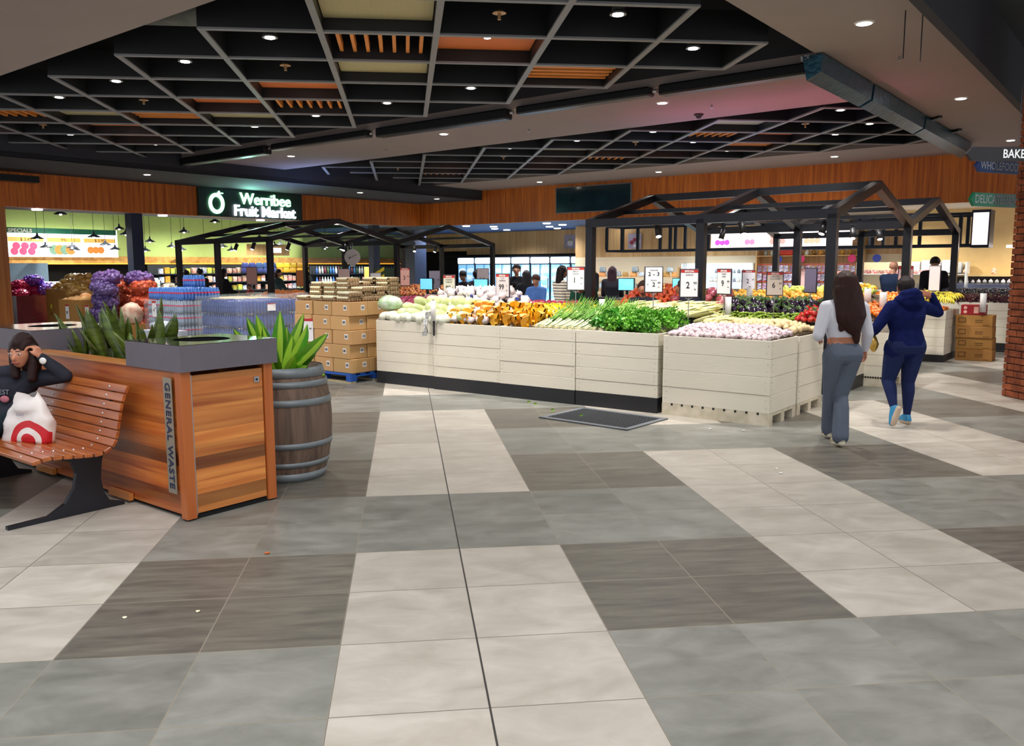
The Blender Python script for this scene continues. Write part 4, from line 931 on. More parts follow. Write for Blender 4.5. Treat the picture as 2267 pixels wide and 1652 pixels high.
# --- island
zI = lambda a, b: .86+.0*a
for j in range(40):
    for i in range(4):
        b = 5.62-j*.052
        if b > 3.95: rep(zuc, S(11.44+.09*i+R.uniform(-.02, .02), b, .865+.03*i+R.uniform(0, .02)), rot=(PI/2+R.uniform(-.15, .15), R.uniform(-.2, .2), BASEROT+R.uniform(-.5, .5)), s=R.uniform(.8, 1.05))
heap(egg, 11.85, 12.35, 3.75, 5.35, lambda a, b: .96+.25*(a-11.85)+.02, .1, .085, tilt=.8, s=(.9, 1.15))
heap(egg, 12.0, 12.3, 3.85, 5.3, lambda a, b: 1.09, .1, .09, tilt=.9, s=(.9, 1.1))
mound(11.4, 12.4, 3.3, 5.7, lambda a, b: .85+.28*max(0, a-11.6), .03, label='liner under the cucumbers and aubergines')
heap(tom, 11.4, 12.0, 3.25, 3.95, lambda a, b: .9+.25*(a-11.4)+.02, .075, .08, tilt=.6)
heap(tom, 11.5, 11.9, 3.3, 3.85, lambda a, b: 1.0, .08, .085, tilt=.6)
zO = lambda a, b: .91+(.1+.16*(a-12.4))*min(1, max(0, (b-3.15)/.45))
mound(12.4, 14.1, 3.2, 6.8, zO, .04, label='liner under the island oranges')
heap(orange, 12.45, 13.1, 3.3, 5.6, lambda a, b: zO(a, b)+.02, .085, .092)
heap(loq, 13.15, 13.6, 3.6, 6.2, lambda a, b: zO(a, b)+.02, .085, .092)
heap(gap, 13.65, 13.95, 3.6, 5.2, lambda a, b: zO(a, b)+.03, .085, .095)
heap(omel, 13.9, 14.1, 3.6, 4.3, lambda a, b: zO(a, b)+.02, .15, .17)
zK = lambda a, b: .97+.33*(a-11.4)
mound(11.38, 12.4, 5.75, 6.85, zK, .03, label='liner under the orange red fruit')
heap(carr, 11.6, 12.4, 5.9, 6.85, lambda a, b: zK(a, b)+.03, .085, .09)
for i in range(3):
    for j in range(5): rep(swp, S(11.4+.1*i, 6.8-j*.17, zK(11.4+.1*i, 0)+.02), rot=(0, R.uniform(-.4, .4), R.uniform(-.6, 1.6)), s=R.uniform(.9, 1.2))
for i in range(3):   # net bags of red onions
    for j in range(4):
        m = rough_ball(MB(), .1, (1.2, .9, .7), .25, 3, seed=i*5+j); o = m.build('onion_net_bag', M('onion_net', 'c4606a', .3, var=.2, col2='8e3348', scale=18, bump=.9, bscale=22, coat=.5, rnd=.15), smooth=True)
        o.location = S(11.6+.22*i, 5.75-.25*j+.2, 1.02+.11*i); o.rotation_euler = (0, .3*j, i+j); tag(o, 'plastic net bag of red onions on the island', 'bag', 'net bags of onions on the island')
heap(mand, 12.5, 14.0, 3.2, 3.42, lambda a, b: zO(a, b)+.03, .075, .08)
zM = lambda a, b: .95+.12*(a-13.7)
mound(14.3, 15.2, 3.2, 4.2, zM, .03, label='liner under the mandarins')
heap(mand, 14.1, 15.2, 3.15, 4.0, lambda a, b: zM(a, b)+.05, .075, .08)
heap(ban, 15.85, 16.8, 2.95, 3.6, lambda a, b: .95+.1*(a-15.8), .17, .17, tilt=.4, rz=BASEROT+.4)
heap(mand, 15.75, 16.1, 2.98, 4.0, lambda a, b: .9, .07, .08)
heap(grp, 18.25, 18.9, 2.4, 3.6, lambda a, b: 1.03+.08*(a-18.2), .11, .1, tilt=.6)
heap(blg, 18.95, 19.5, 2.4, 3.6, lambda a, b: 1.08+.12*(a-18.9), .08, .08)
# --- left far heaps
heap(lor, 12.05, 12.7, 16.0, 17.3, lambda a, b: .93+.2*(a-12), .09, .09)
heap(app, 12.1, 13.0, 14.9, 15.9, lambda a, b: .93+.1*(a-12), .085, .09)
heap(app, 13.95, 14.9, 13.3, 15.5, lambda a, b: 1.0+.2*(a-13.9), .09, .1)
heap(tar, 13.7, 14.6, 15.0, 16.4, lambda a, b: 1.05+.28*(a-13.7), .11, .13)
heap(ron, 10.9, 11.5, 10.1, 11.5, lambda a, b: .96+.2*(a-10.9), .08, .085)
m0 = sthing('berry_punnet', 'clear punnet of red berries on the crate behind the cabbages', 'punnet', 11.6, 11.4, .97, 'berry punnets')
m = MB(); m.box(0, .14, 0, .12, 0, .06); m.build('tub', M('clear_tub', 'dfe6ea', .1, alpha=.35), m0)
m = MB(); rr = random.Random(3)
for i in range(5):
    for j in range(4): m.ball((.02+i*.026, .02+j*.027, .045), .014, 1)
m.build('berries', M('strawberry_red', 'c0281f', .3), m0)
for i in range(3):
    for j in range(8):
        if i+j: dup(m0, S(11.6+.17*i, 11.4-.17*j, .97+.04*i))
wb = rough_ball(MB(), .15, (1.2, .95, .8), .25, 2, seed=5).build('wrapped_lettuce', M('lettuce_in_bag', 'a9c79a', .2, col2='dfeadd', scale=9, coat=.8, bump=.5, bscale=15), smooth=True, loc=S(8.42, 8.72, 1.13)); tag(wb, 'bagged green lettuce lying on top of the wrapped cabbages at the left end', 'lettuce')
# paper bag roll stands
def bagroll(a, b, z, h, label, sc=1, cling=False):
    r = sthing('bag_roll', label, 'bag roll', a, b, z)
    m = MB(); m.cyl((0, 0, 0), (0, 0, h), .045*sc, n=18); m.build('roll', M('roll_white', 'ece9e8', .4), r, True)
    m = MB(); m.cyl((0, 0, h), (0, 0, h+.01), .014, n=10); m.build('core', DARK, r)
    if cling:
        m = MB(); m.box(.0, .022, -.012, .004, -.2, .02); m.build('bracket', BLACK, r)
        m = MB(); rr = random.Random(4); g = []
        for i in range(9):
            u = i/8; g.append([m.bm.verts.new((-.045-.06*u-.05*v+.02*math.sin(i*2+v*5), -.03-.02*u+.03*math.sin(v*7+i), h*.45-.33*u+.0)) for v in (0, .33, .66, 1)])
        for i in range(8):
            for j in range(3): m.bm.faces.new((g[i][j], g[i][j+1], g[i+1][j+1], g[i+1][j]))
        o = m.build('loose_bag', M('thin_bag_film', 'f2f2f4', .3, alpha=.75), r, True); o.modifiers.new('t', 'SOLIDIFY').thickness = .002
    return r
bagroll(8.18, 7.66, .93, .27, 'roll of white produce bags with a loose bag hanging over the crate edge', .8, True)
bagroll(9.0, 6.75, 1.06, .2, 'bag roll on the yellow peppers behind the second 99 cent sign', 1.1); bagroll(9.35, 5.75, 1.0, .22, 'bag roll with a loose bag behind the spring onion sign', .9)
bagroll(11.9, 5.62, 1.0, .28, 'bag roll standing left of the aubergines, beside the white scoop', .9); bagroll(11.5, 4.95, .9, .3, 'bag roll standing in front of the aubergines on the cucumbers', 1); bagroll(12.4, 5.0, 1.07, .25, 'bag roll standing behind the aubergines among the oranges', 1)
bagroll(13.2, 3.5, 1.05, .25, 'bag roll standing among the mandarins left of the woman in navy', 1.1); bagroll(13.2, 3.28, .95, .3, 'bag roll right behind the woman in white', 1.1); bagroll(16.3, 2.45, .84, .32, 'bag roll on a bracket above the red box', 1.1)
bagroll(14.2, 3.9, 1.15, .22, 'bag roll beside the yellow melons', 1)
# ================================================================== BLACK HOUSE FRAMES
FRM = M('satin_black_steel', '26272c', .28, metal=.55, var=.15)
def bar(m, p, q, t=.07):
    p = Vector(p); q = Vector(q); d = q-p; f = d.to_track_quat('Y', 'Z').to_matrix().to_4x4()
    m.box(-t, t, -d.length/2, d.length/2, -t, t, bev=.004) if False else None
    b = MB(); b.box(-t, t, -d.length/2, d.length/2, -t, t)
    b.tf(Matrix.Translation((p+q)/2) @ f)
    me = D.meshes.new('t'); b.bm.to_mesh(me); m.bm.from_mesh(me); D.meshes.remove(me); b.bm.free()
def gable_frame(label, a0, wa, na, b0, b1, E, Z, bays):
    """a0 first eave row, wa gable width, na gables; b0 right face, b1 left end; bays = list of b"""
    r = sthing('market_canopy', label, 'frame', a0, b0, 0, 'black house shaped frames over the produce')
    L_ = b1-b0
    for i in range(na+1):
        y = i*wa
        for b in bays:
            m = MB(); m.box(-(b-b0)-.06, -(b-b0)+.06, y-.06, y+.06, 0, E-.06, bev=.004); m.build('post', FRM, r)
        m = MB(); bar(m, (-L_-.06, y, E-.06), (.06, y, E-.06), .06); m.build('eave_beam', FRM, r)
    for i in range(na):
        y = (i+.5)*wa
        m = MB(); bar(m, (-L_-.06, y, Z-.06), (.06, y, Z-.06), .055); m.build('ridge_beam', FRM, r)
        for b in bays:
            for y2, s in ((i*wa, 1), ((i+1)*wa, -1)):
                m = MB(); bar(m, (-(b-b0), y2, E-.05), (-(b-b0), y, Z-.06), .058); m.build('rafter', FRM, r)
        for s in (-1, 1):
            m = MB(); bar(m, (-L_, y+s*wa/4, (E+Z)/2-.1), (0, y+s*wa/4, (E+Z)/2-.1), .03); m.build('purlin', FRM, r)
    return r
E_, Z_ = 2.35, 2.84
gable_frame('large black double gabled steel frame over the produce at the right', 10.92, 3.86, 2, 3.35, 6.93, E_, Z_, [3.35, 5.12, 6.93])
gable_frame('black double gabled steel frame further back at the left below the lit shop sign', 11.85, 4.06, 2, 16.2, 20.05, E_, Z_, [16.2, 18.3, 20.05])
# track spots hung from the frames
ts = thing('track_spotlight', 'black cylinder spotlight under the right black frame', 'spotlight', (0, 0, 0), 0, 'spotlights on the black frames')
m = MB(); m.cyl((0, 0, 0), (0, 0, .08), .015, n=8).box(-.04, .04, -.02, .02, .07, .09); m.build('mount', BLACK, ts)
m = MB(); m.cyl((0, -.05, -.14), (0, .02, .02), .045, n=14); m.build('can', BLACK, ts, True)
m = MB(); m.cyl((0, -.052, -.145), (0, -.049, -.139), .038, n=14); m.build('lens', LAMP, ts)
first = True
for a, b in ((11.3, 6.0), (11.3, 4.7), (12.0, 3.8), (13.0, 4.0), (14.4, 4.1), (13.4, 5.9), (15.2, 3.9), (12.6, 18.6), (13.0, 17.0), (14.6, 16.8), (15.5, 17.6), (17.0, 16.6), (18.2, 16.9), (12.2, 17.3)):
    l = S(a, b, 2.22); rr_ = -PI/4+R.uniform(-1, 1)
    if first: ts.location = l; first = False
    else: dup(ts, l, (0, 0, rr_), None if a < 16 and b < 8 else 'black cylinder spotlight under the left black frame', None if b < 8 else 'spotlights on the left frame')
def lthing(name, label, cat, a, b, z=0, group=None, extra=0):
    """thing facing out of the left side of the shop: local x = deeper along that wall, local -y = out of the wall"""
    return thing(name, label, cat, S(a, b, z), PI/4+extra, group)
# ================================================================== LIT SHOP SIGN
GLW = M('sign_white_glow', 'f4f2ff', .4, emit=5, var=0, ecol='fff4ff'); GLG = M('sign_green_glow', 'd8ffe2', .4, emit=3.2, var=0, ecol='a9ffc4')
sg = lthing('shop_sign', 'dark green sign with a glowing ring logo and lit Werribee Fruit Market letters', 'sign', 12.72, 20.5)
m = MB(); m.box(0, 3.42, -.09, -.005, 3.03, 3.79); m.build('panel', M('dark_green_panel', '12352f', .4), sg)
m = MB(); m.lathe([(.15, -.02), (.235, -.02), (.235, .02), (.15, .02), (.15, -.02)], 36, sy=1.18); m.tf(Matrix.Translation((.52, -.12, 3.38)) @ Matrix.Rotation(PI/2, 4, 'X'))
m.tube([(.56, -.12, 3.64), (.62, -.12, 3.71)], .022, 6).tube([(.6, -.12, 3.66), (.73, -.12, 3.66)], .018, 6); m.build('ring_logo', GLG, sg, None)
text('Werribee', .44, GLG, sg, (2.13, -.12, 3.545), name='lettering', bold=.006, ext=.02, sx=.98)
text('Fruit Market', .42, GLW, sg, (2.1, -.12, 3.21), name='lettering', bold=.007, ext=.02, sx=.98)
spot('sign_glow_lamp', S(14.2, 20.25, 3.4), S(14.2, 19.6, 3.8), 90, (.35, 1, .75), 150, 1)
# ---- screens on the right fascia
tv = sthing('wall_screen', 'wide dark video screen made of two panels on the orange timber fascia', 'screen', 21.3, 14.72, 3.26)
m = MB(); m.box(0, 1.27, -.07, -.005, 0, .72).box(1.275, 2.55, -.07, -.005, 0, .72); m.mi = 1; m.box(-.03, 2.58, -.06, -.004, -.025, -.001).box(-.03, 2.58, -.06, -.004, .721, .745).box(-.03, -.001, -.06, -.004, -.025, .745).box(2.551, 2.58, -.06, -.004, -.025, .745)
m.build('panel', [M('dark_glass_screen', '14303c', .12, var=.5, scale=2, coat=.6), GREYF], tv)
# ---- specials light box
GRN = M('teal_header', '0f6a55', .5); OLO = M('price_band', 'ffbe62', .5, emit=.5); LBX = M('light_box_face', 'fbf6fa', .5, emit=1.3, var=.01); PNK = M('apple_print', 'e2507e', .5, emit=.4, var=.1); ORP = M('orange_print', 'ef7f3a', .5, emit=.45, var=.1)
GRP = M('pumpkin_rind_print', '6b8f7d', .5, emit=.35, var=.4, scale=20); LIL = M('lilac_print', '9a94c8', .5, emit=.3)
bb = lthing('specials_board', 'long lit SPECIALS price board above the shelves at the far left', 'sign', 10.2, 26.7, 1.99)
m = MB(); m.box(0, 3.4, -.1, 0, 0, .86); m.build('light_box', LBX, bb)
m = MB(); m.box(0, 3.36, -.108, -.1, .7, .86); m.build('header_strip', GRN, bb)
text('SPECIALS', .15, WHITE, bb, (.14, -.115, .765), align='LEFT', bold=.004, sx=1.1)
for i, (t, pr, c) in enumerate((('ROYAL GALA', '3.49', 0), ('WHOLE JAP PUMPKIN', '.99', 1), ('CORELLA PEARS', '3.99', 2))):
    x = .12+i*1.1; text(t, .09, LIL, bb, (x+.5, -.103, .635), sx=1.1); m = MB(); m.box(x, x+1.0, -.106, -.1, .45, .58); m.build('price_band', OLO, bb)
    text(('$ ' if i != 1 else '')+(pr if i != 1 else '99c'), .13, INK, bb, (x+.5, -.108, .51))
    m = MB(); m.mi = 0
    for k in range(6 if i == 0 else 4 if i == 1 else 3):
        cx = x+.2+.16*k if i != 0 else x+.16+.24*(k % 3)+.06*(k//3); cz = .22 if i else .16+.16*(k//3); m.mi = 0 if (i != 1 or k % 2) else 1
        m.lathe([(.001, 0), (.11 if i != 1 else .15, 0), (.11 if i != 1 else .15, .003), (.001, .003)], 18); 
        vs_ = list(m.bm.verts)[-72:]; bmesh.ops.transform(m.bm, verts=vs_, matrix=Matrix.Translation((cx, -.104-.001*k, cz)) @ Matrix.Rotation(PI/2, 4, 'X'))
    m.build('fruit_picture', [(PNK, ORP, ORP)[i], GRP], bb, None)
# ---- farm pendant lamps before the green wall
pl_ = thing('pendant_lamp', 'black enamel farm pendant lamp hanging before the lime green wall', 'pendant lamp', (0, 0, 0), 0, 'farm pendant lamps over the left shop area')
m = MB(); m.cyl((0, 0, .14), (0, 0, 1.2), .006, n=5); m.build('cord', BLACK, pl_)
m = MB(); m.lathe([(.02, .15), (.03, .09), (.05, .07), (.15, .015), (.17, -.01), (.165, -.01), (.05, .055), (0, .06)], 20); m.build('shade', M('pendant_enamel', '2a2f3c', .3, coat=.4), pl_, True)
m = MB(); m.ball((0, 0, .0), .035, 2); m.build('bulb', LAMP, pl_)
first = True
PX = []
for a, b, z in ((10.0, 22.4, 2.78), (10.1, 24.1, 2.2), (11.3, 23.4, 2.26), (10.9, 25.5, 2.0), (12.6, 24.5, 2.55), (12.6, 25.4, 2.1), (11.7, 25.6, 2.0), (13.6, 24.6, 2.2), (13.2, 26, 1.98), (14.4, 22.3, 2.75), (14.9, 25.6, 2.08), (15.2, 24.2, 2.25), (15.6, 26.2, 2.0), (16.4, 25.0, 2.1), (16.8, 23.5, 2.35), (17.4, 26, 2.0), (18.2, 24.6, 2.15), (18.9, 25.2, 2.2), (19.6, 25.8, 2.05), (19.8, 23.8, 2.2), (20.7, 24.9, 2.1), (21.3, 24, 2.3), (21.9, 25.4, 2.1), (22.8, 24.6, 2.15), (11.6, 22.2, 2.3), (13.8, 23, 2.45), (14.2, 26, 1.95), (12.0, 26.1, 1.95)):
    l = S(a, b, z+.25)
    if first: pl_.location = l; first = False
    else: dup(pl_, l)
# timber sign hung at the back, wall pictures, clock etc.
ws = lthing('hanging_board', 'plain timber board hanging before the green wall with a bright reflection painted on it', 'sign', 17.0, 24.5, 2.06)
m = MB(); m.box(0, 1.75, 0, .05, 0, .38); m.build('board', PAN, ws); m = MB(); m.box(.85, 1.4, -.012, 0, .1, .26, bev=.004); m.build('painted_reflection', M('board_reflection_glow', 'fff0e0', .5, emit=4), ws)  # glowing panel stands in for light reflected on the board
sc_ = thing('hanging_scale', 'round white dial scale hanging from the left black frame', 'scale', (-1.32, 21.7, 1.9), .05)
m = MB(); m.cyl((0, .03, 0), (0, -.03, 0), .2, n=32); m.build('dial_case', M('scale_case', 'c9c6c2', .4, metal=.3), sc_, None)
m = MB(); m.cyl((0, -.031, 0), (0, -.036, 0), .175, n=32); m.build('dial', M('scale_dial', 'd9d4d4', .5), sc_, None)
m = MB(); m.tube([(-.09, -.04, -.03), (.11, -.04, .06)], .006, 5).cyl((-.07, -.038, -.02), (-.07, -.045, -.02), .02, n=10); m.build('pointer', INK, sc_, None)
m = MB(); m.tube([(0, 0, .2), (.03, 0, .26), (0, 0, .36)], .008, 5).box(-.07, .07, -.03, .03, -.24, -.19); m.build('hook', STEEL, sc_)
def picture(nm, label, a, b, z, w_, h, bg, blobs):
    r = sthing(nm, label, 'picture', a, b, z); m = MB(); m.box(0, w_, -.03, 0, 0, h); m.build('canvas', M(nm+'_'+bg, bg, .5, var=.15), r)
    for i, (x, zz, rx, c) in enumerate(blobs):
        m = MB(); m.ball((x*w_, -.03, zz*h), rx*w_, 2, (1, .1, .9)); m.build('fruit_shape', M('print_'+c, c, .5), r)
picture('wall_picture', 'square picture of a salad bowl on the pale timber wall above the fridges', 26.98, 18.3, 2.32, .55, .52, 'a39db5', ((.5, .4, .25, 'e8e8ee'), (.5, .52, .18, '8f9a55'), (.2, .2, .1, 'c9b08a')))
picture('wall_picture', 'square picture of red apples and a cut apple inside the hanging black frame', 24.98, 14.35, 2.22, .5, .5, 'a6a0b8', ((.28, .42, .16, '8e2c3e'), (.5, .6, .15, '9c3244'), (.78, .45, .16, 'efe9e6'), (.5, .2, .12, 'f2f0f2')))
# ---- hanging black frame with lit fruit board over the tills
hf = sthing('overhead_gantry', 'black steel frame hanging over the tills with a lit fruit picture board', 'frame', 20.8, 12.66, 2.07)
m = MB()
for z in (0, .68):
    for y in (0, .9): m.box(0, 9.4, y-.03, y+.03, z-.03, z+.03)
    for x in (0, 9.4): m.box(x-.03, x+.03, 0, .9, z-.03, z+.03)
m.build('rails', M('navy_frame_steel', '1f2c3c', .4, metal=.3), hf)
for x in (0, .5, 1.7, 2.0, 3.1, 6.9, 7.2, 7.7, 8.0, 9.0, 9.4):
    for y in (0, .9):
        m = MB(); m.box(x-.035, x+.035, y-.035, y+.035, .03, .65); m.build('upright', MATS['navy_frame_steel'], hf)
m = MB(); m.box(3.2, 6.75, -.04, -.03, .04, .46); m.build('light_board', M('lit_fruit_board', 'fff2f4', .5, emit=2.6, var=.01), hf)
for i, (x, n_, c) in enumerate(((3.3, 3, 'd05ad8'), (4.1, 2, 'f39ac8'), (4.75, 5, 'f7b3a8'), (5.6, 3, 'f9c9a8'))):
    m = MB()
    for k in range(n_): m.ball((x+.13*(k % 3)+.08, -.042, .17+.13*(k//3)), .075, 2, (1, .06, 1))
    m.build('fruit_picture', M('board_print_'+c, c, .5, emit=1.1), hf)
m = MB(); m.box(9.25, 9.6, -.25, .3, -.06, .74); m.build('end_light_box', M('navy_frame_steel', '1f2c3c'), hf)
m = MB(); m.box(9.28, 9.57, -.27, -.25, 0, .68); m.build('lit_panel', M('end_panel_lit', 'f0d8d0', .5, emit=1.5, col2='f7efe8', scale=3), hf)
# ---- fridges along the back wall
FB = M('fridge_header_glow', 'd7ecff', .4, emit=2.2, var=0); FG = M('fridge_glass_glow', '6fb8f2', .15, emit=.9, col2='dff2ff', scale=3.5, stretch=(1, 1, .5), ecol='5fb0ee'); FD = M('fridge_frame', '1b2430', .4)
fr0 = sthing('drinks_fridge', 'glass door drinks fridge with a glowing header in the row along the back wall', 'fridge', 26.3, 23.2, 0, 'drinks fridges along the back wall')
m = MB(); m.box(0, .92, .02, .66, 0, 2.04); m.build('cabinet', FD, fr0)
m = MB(); m.box(.03, .89, -.06, .02, 1.76, 2.0, bev=.03); m.build('header', FB, fr0)
for x in (.04, .48):
    d = MB(); d.box(x, x+.4, -.0, .02, .12, 1.72); d = d.build('door', FG, fr0); m = MB(); m.box(x+.36, x+.38, -.04, -.01, .8, 1.2); m.build('handle', STEEL, d)
    m = MB(); rr = random.Random(int(x*9)); 
    for q in range(5):
        for p in range(5): m.box(x+.03+p*.073, x+.085+p*.073, -.004, -.001, .25+q*.29, .25+q*.29+rr.uniform(.1, .2))
    m.build('bottles', M('fridge_bottles', 'e8f4ff', .4, emit=.8, col2='3d7fb8', scale=9), d)
ORD = ('first', 'second', 'third', 'fourth', 'fifth', 'sixth', 'seventh', 'eighth')
for i in range(8):
    q = dup(fr0, S(26.3, 23.2-.94*i)) if i else fr0
    q['label'] = 'glass door drinks fridge with glowing header, %s from the left along the back wall' % ORD[i]
# back wall shelving: right (bread), centre (white dairy), hanging snacks, deli
def shelfunit(label, a, b, wdt, zs, mat, back=None, dep=.35, cat='shelf', uprights=True):
    r = sthing('shelf_unit', label, cat, a, b)
    for z in zs: m = MB(); m.box(0, wdt, 0, dep, z-.02, z); m.build('shelf_board', mat, r)
    for x in (0, wdt-.04): m = MB(); m.box(x, x+.04, .0, dep, 0, max(zs)+.3); m.build('upright', mat, r)
    if back: m = MB(); m.box(.04, wdt-.04, dep-.015, dep, 0, max(zs)+.3); m.build('back_panel', back, r)
    return r
PK = []
def pack(nm, c, w_, h, label, cat, group, kind='box', d_=.12, c2=None, emit=0):
    m = MB()
    if kind == 'box': m.box(-w_/2, w_/2, -d_/2, d_/2, 0, h, bev=.008)
    elif kind == 'bag': m.hull((-w_*.35, 0, h*.2, w_*.18), (w_*.35, 0, h*.2, w_*.18), (-w_*.3, 0, h*.75, w_*.14), (w_*.3, 0, h*.75, w_*.14))
    else: m.lathe([(0, 0), (w_/2, 0), (w_/2, h*.6), (w_*.2, h*.8), (w_*.2, h), (0, h)], 10)
    o = m.build(nm, M('pack_'+c+str(c2), c, .4, var=.25, col2=c2, scale=25, rnd=.25, emit=emit), None, kind != 'box'); tag(o, label, cat, group); fresh.add(o.name); return o
def row(ps, a, b, n, db, z, da=0, sk=0.):
    for i in range(n):
        if R.random() > sk: rep(R.choice(ps), S(a+R.uniform(-.02, .02)+da*i, b-db*i, z), rot=(0, 0, -PI/4+R.uniform(-.1, .1)), s=R.uniform(.85, 1.1))
shelfunit('pale timber bread shelves behind the tills with loaves in bags', 24.4, 16.2, 4.0, (.45, .9, 1.3), PAN, None)
bread = [pack('bread_bag', 'd9a866', .26, .18, 'bagged loaf on the pale timber bread shelves', 'bread', 'bagged loaves on the bread shelves', 'bag'), pack('bread_bag', 'e8dcc8', .26, .18, 'bagged loaf on the pale timber bread shelves', 'bread', 'bagged loaves on the bread shelves', 'bag', c2='7fb6dd')]
for z in (.9, 1.3): row(bread, 24.55, 16.0, 13, .3, z)
row(bread, 24.5, 15.9, 9, .42, 1.45, sk=.3)
shelfunit('white dairy shelving left of the snack display', 24.4, 12.1, 2.35, (.35, .8, 1.15, 1.42), M('white_shelf', 'e8eef2', .4), M('bright_back', 'e8f4ff', .5, emit=.7))
dairy = [pack('dairy_tub', 'e8ecf0', .11, .13, 'small tub on the white dairy shelves', 'tub', 'tubs on the white dairy shelves', 'tub', c2='8fb0c8'), pack('dairy_tub', 'f2ead8', .11, .13, 'small tub on the white dairy shelves', 'tub', 'tubs on the white dairy shelves', 'tub')]
for z in (.8, 1.15, 1.42): row(dairy, 24.55, 12.0, 16, .145, z, sk=.08)
su = shelfunit('timber snack display with red hook rows of hanging packets', 24.3, 9.65, 3.0, (1.93, 2.3), PAN, PAN, .4)
snack = [pack('snack_packet', 'c9b8d8', .13, .2, 'small packet hanging in the snack display', 'packet', 'packets hanging in the snack display', 'box', .03, '7a3f6a'), pack('snack_packet', 'e8e2ee', .13, .2, 'small packet hanging in the snack display', 'packet', 'packets hanging in the snack display', 'box', .03, '5a5f9a')]
for z in (.95, 1.2, 1.45): row(snack, 24.28, 9.5, 18, .155, z)
for z in (1.17, 1.42, 1.67):
    m = MB(); m.box(.1, 2.9, -.06, -.03, z-.005, z+.02); m.build('hook_rail', M('red_rail', 'a5283c', .5), su)
jar = [pack('jar', 'e0b83a', .12, .17, 'jar on the top shelf of the snack display', 'jar', 'jars on the top timber shelf', 'tub', c2='8a5a2c'), pack('jar', 'c9d0c0', .12, .17, 'jar on the top shelf of the snack display', 'jar', 'jars on the top timber shelf', 'tub')]
row(jar, 24.45, 9.4, 14, .2, 1.935)
m = MB(); m.box(-.2, .2, -.1, .1, 0, .2, bev=.03); o = m.build('red_tin', M('red_tin', 'b8321f', .3), loc=S(24.4, 8.75, 1.935), rot=(0, 0, -PI/4)); tag(o, 'big red tin on the top shelf above the hanging packets', 'tin')
for i, (b, c, l) in enumerate(((8.95, '2e3f9a', 'blue round badge, left one, on the snack display'), (8.3, 'c8286a', 'pink oval badge on the snack display, left of the back post'), (6.9, 'c8286a', 'pink oval badge on the snack display, right of the back post'), (6.25, '2e3f9a', 'blue round badge, right one, on the snack display'))):
    m = MB(); m.cyl((0, 0, 0), (0, -.015, 0), .11, n=20); o = m.build('shelf_badge', M('badge_'+c, c, .5), None, None, S(24.28, b, 1.83), (0, 0, -PI/4)); tag(o, l, 'badge')
row([pack('cheese_pack', 'f0ece4', .14, .1, 'pale packet on the shelf behind the bald man', 'packet', 'pale packets behind the bald man', 'box', .1, 'd05a5a')], 23.4, 6.4, 12, .16, 1.42)
sh = shelfunit('long white shelf with pale packets behind the bald man', 23.3, 6.5, 2.6, (1.0, 1.42), M('white_shelf', 'e8eef2', .4), M('cream_slats', 'ecd9b4', .5, stretch=(.1, .1, 40)), .4)
cn = [pack('canister', 'eef2f6', .2, .3, 'clear white canister on the long shelf right of the bald man', 'canister', 'canisters right of the bald man', 'box', .16)]
row(cn, 23.6, 5.35, 6, .24, 1.44)
# deli counter
dc = sthing('deli_counter', 'curved glass deli counter with steel shelf at the far right', 'counter', 21.4, 4.6)
m = MB(); m.box(0, 3.6, .0, 1.0, 0, .88); m.build('base', M('deli_base', '8c7f9c', .4), dc); m = MB(); m.box(0, 3.6, -.02, .02, .86, .9); m.build('light_strip', M('pink_strip', 'ffc4c4', .4, emit=2.2), dc)
m = MB(); m.box(0, 3.6, .0, .015, .9, 1.2).box(0, 3.6, .0, .9, 1.2, 1.215); m.build('glass', M('deli_glass', 'aebce0', .08, alpha=.35, coat=1), dc)
m = MB(); m.box(.0, 3.6, .3, .9, .88, .93); m.build('tray', M('deli_tray', '5c6f9c', .3, metal=.6), dc)
m = MB(); rr = random.Random(6)
for i in range(14): m.ball((.3+i*.22, .4, 1.0), .07, 1, (1.2, 1, .5))
m.build('dishes', M('deli_food', 'd0a58a', .5, col2='8fa7cf', scale=8), dc)
ds = sthing('back_shelf', 'long timber shelf with small glasses behind the deli man', 'shelf', 23.45, 4.8)
m = MB(); m.box(0, 4, 0, .35, 1.36, 1.42); m.build('shelf_board', M('deli_ply', 'ecd39c'), ds); m = MB(); m.box(0, 4, .1, .3, .85, 1.18); m.build('steel_back', M('deli_back_steel', '8793b3', .3, metal=.4), ds); m = MB(); m.box(0, 4, .1, .3, 1.2, 1.36); m.build('shadow_rail', M('rail_brown', '3b2c26', .6), ds)
gl = [pack('small_cup', 'dfe4ea', .09, .09, 'small upturned cup in the row on the deli back rail', 'cup', 'cups on the deli back rail', 'tub')]
row(gl, 23.5, 4.7, 26, .13, 1.2)
ja = [pack('deli_jar', 'd8883a', .14, .16, 'jar on the timber shelf behind the deli counter', 'jar', 'jars on the deli shelf', 'tub', c2='e9e0d4')]
row(ja, 23.6, 4.6, 5, .62, 1.42)
m = MB(); m.box(0, 3.2, 0, .1, 0, .06); o = m.build('light_tube', M('tube_light', 'fff0f4', .4, emit=6), loc=S(21.8, 2.9, 2.02), rot=(0, 0, -PI/4)); tag(o, 'bright pinkish light tube over the deli counter beside the brick column', 'light')
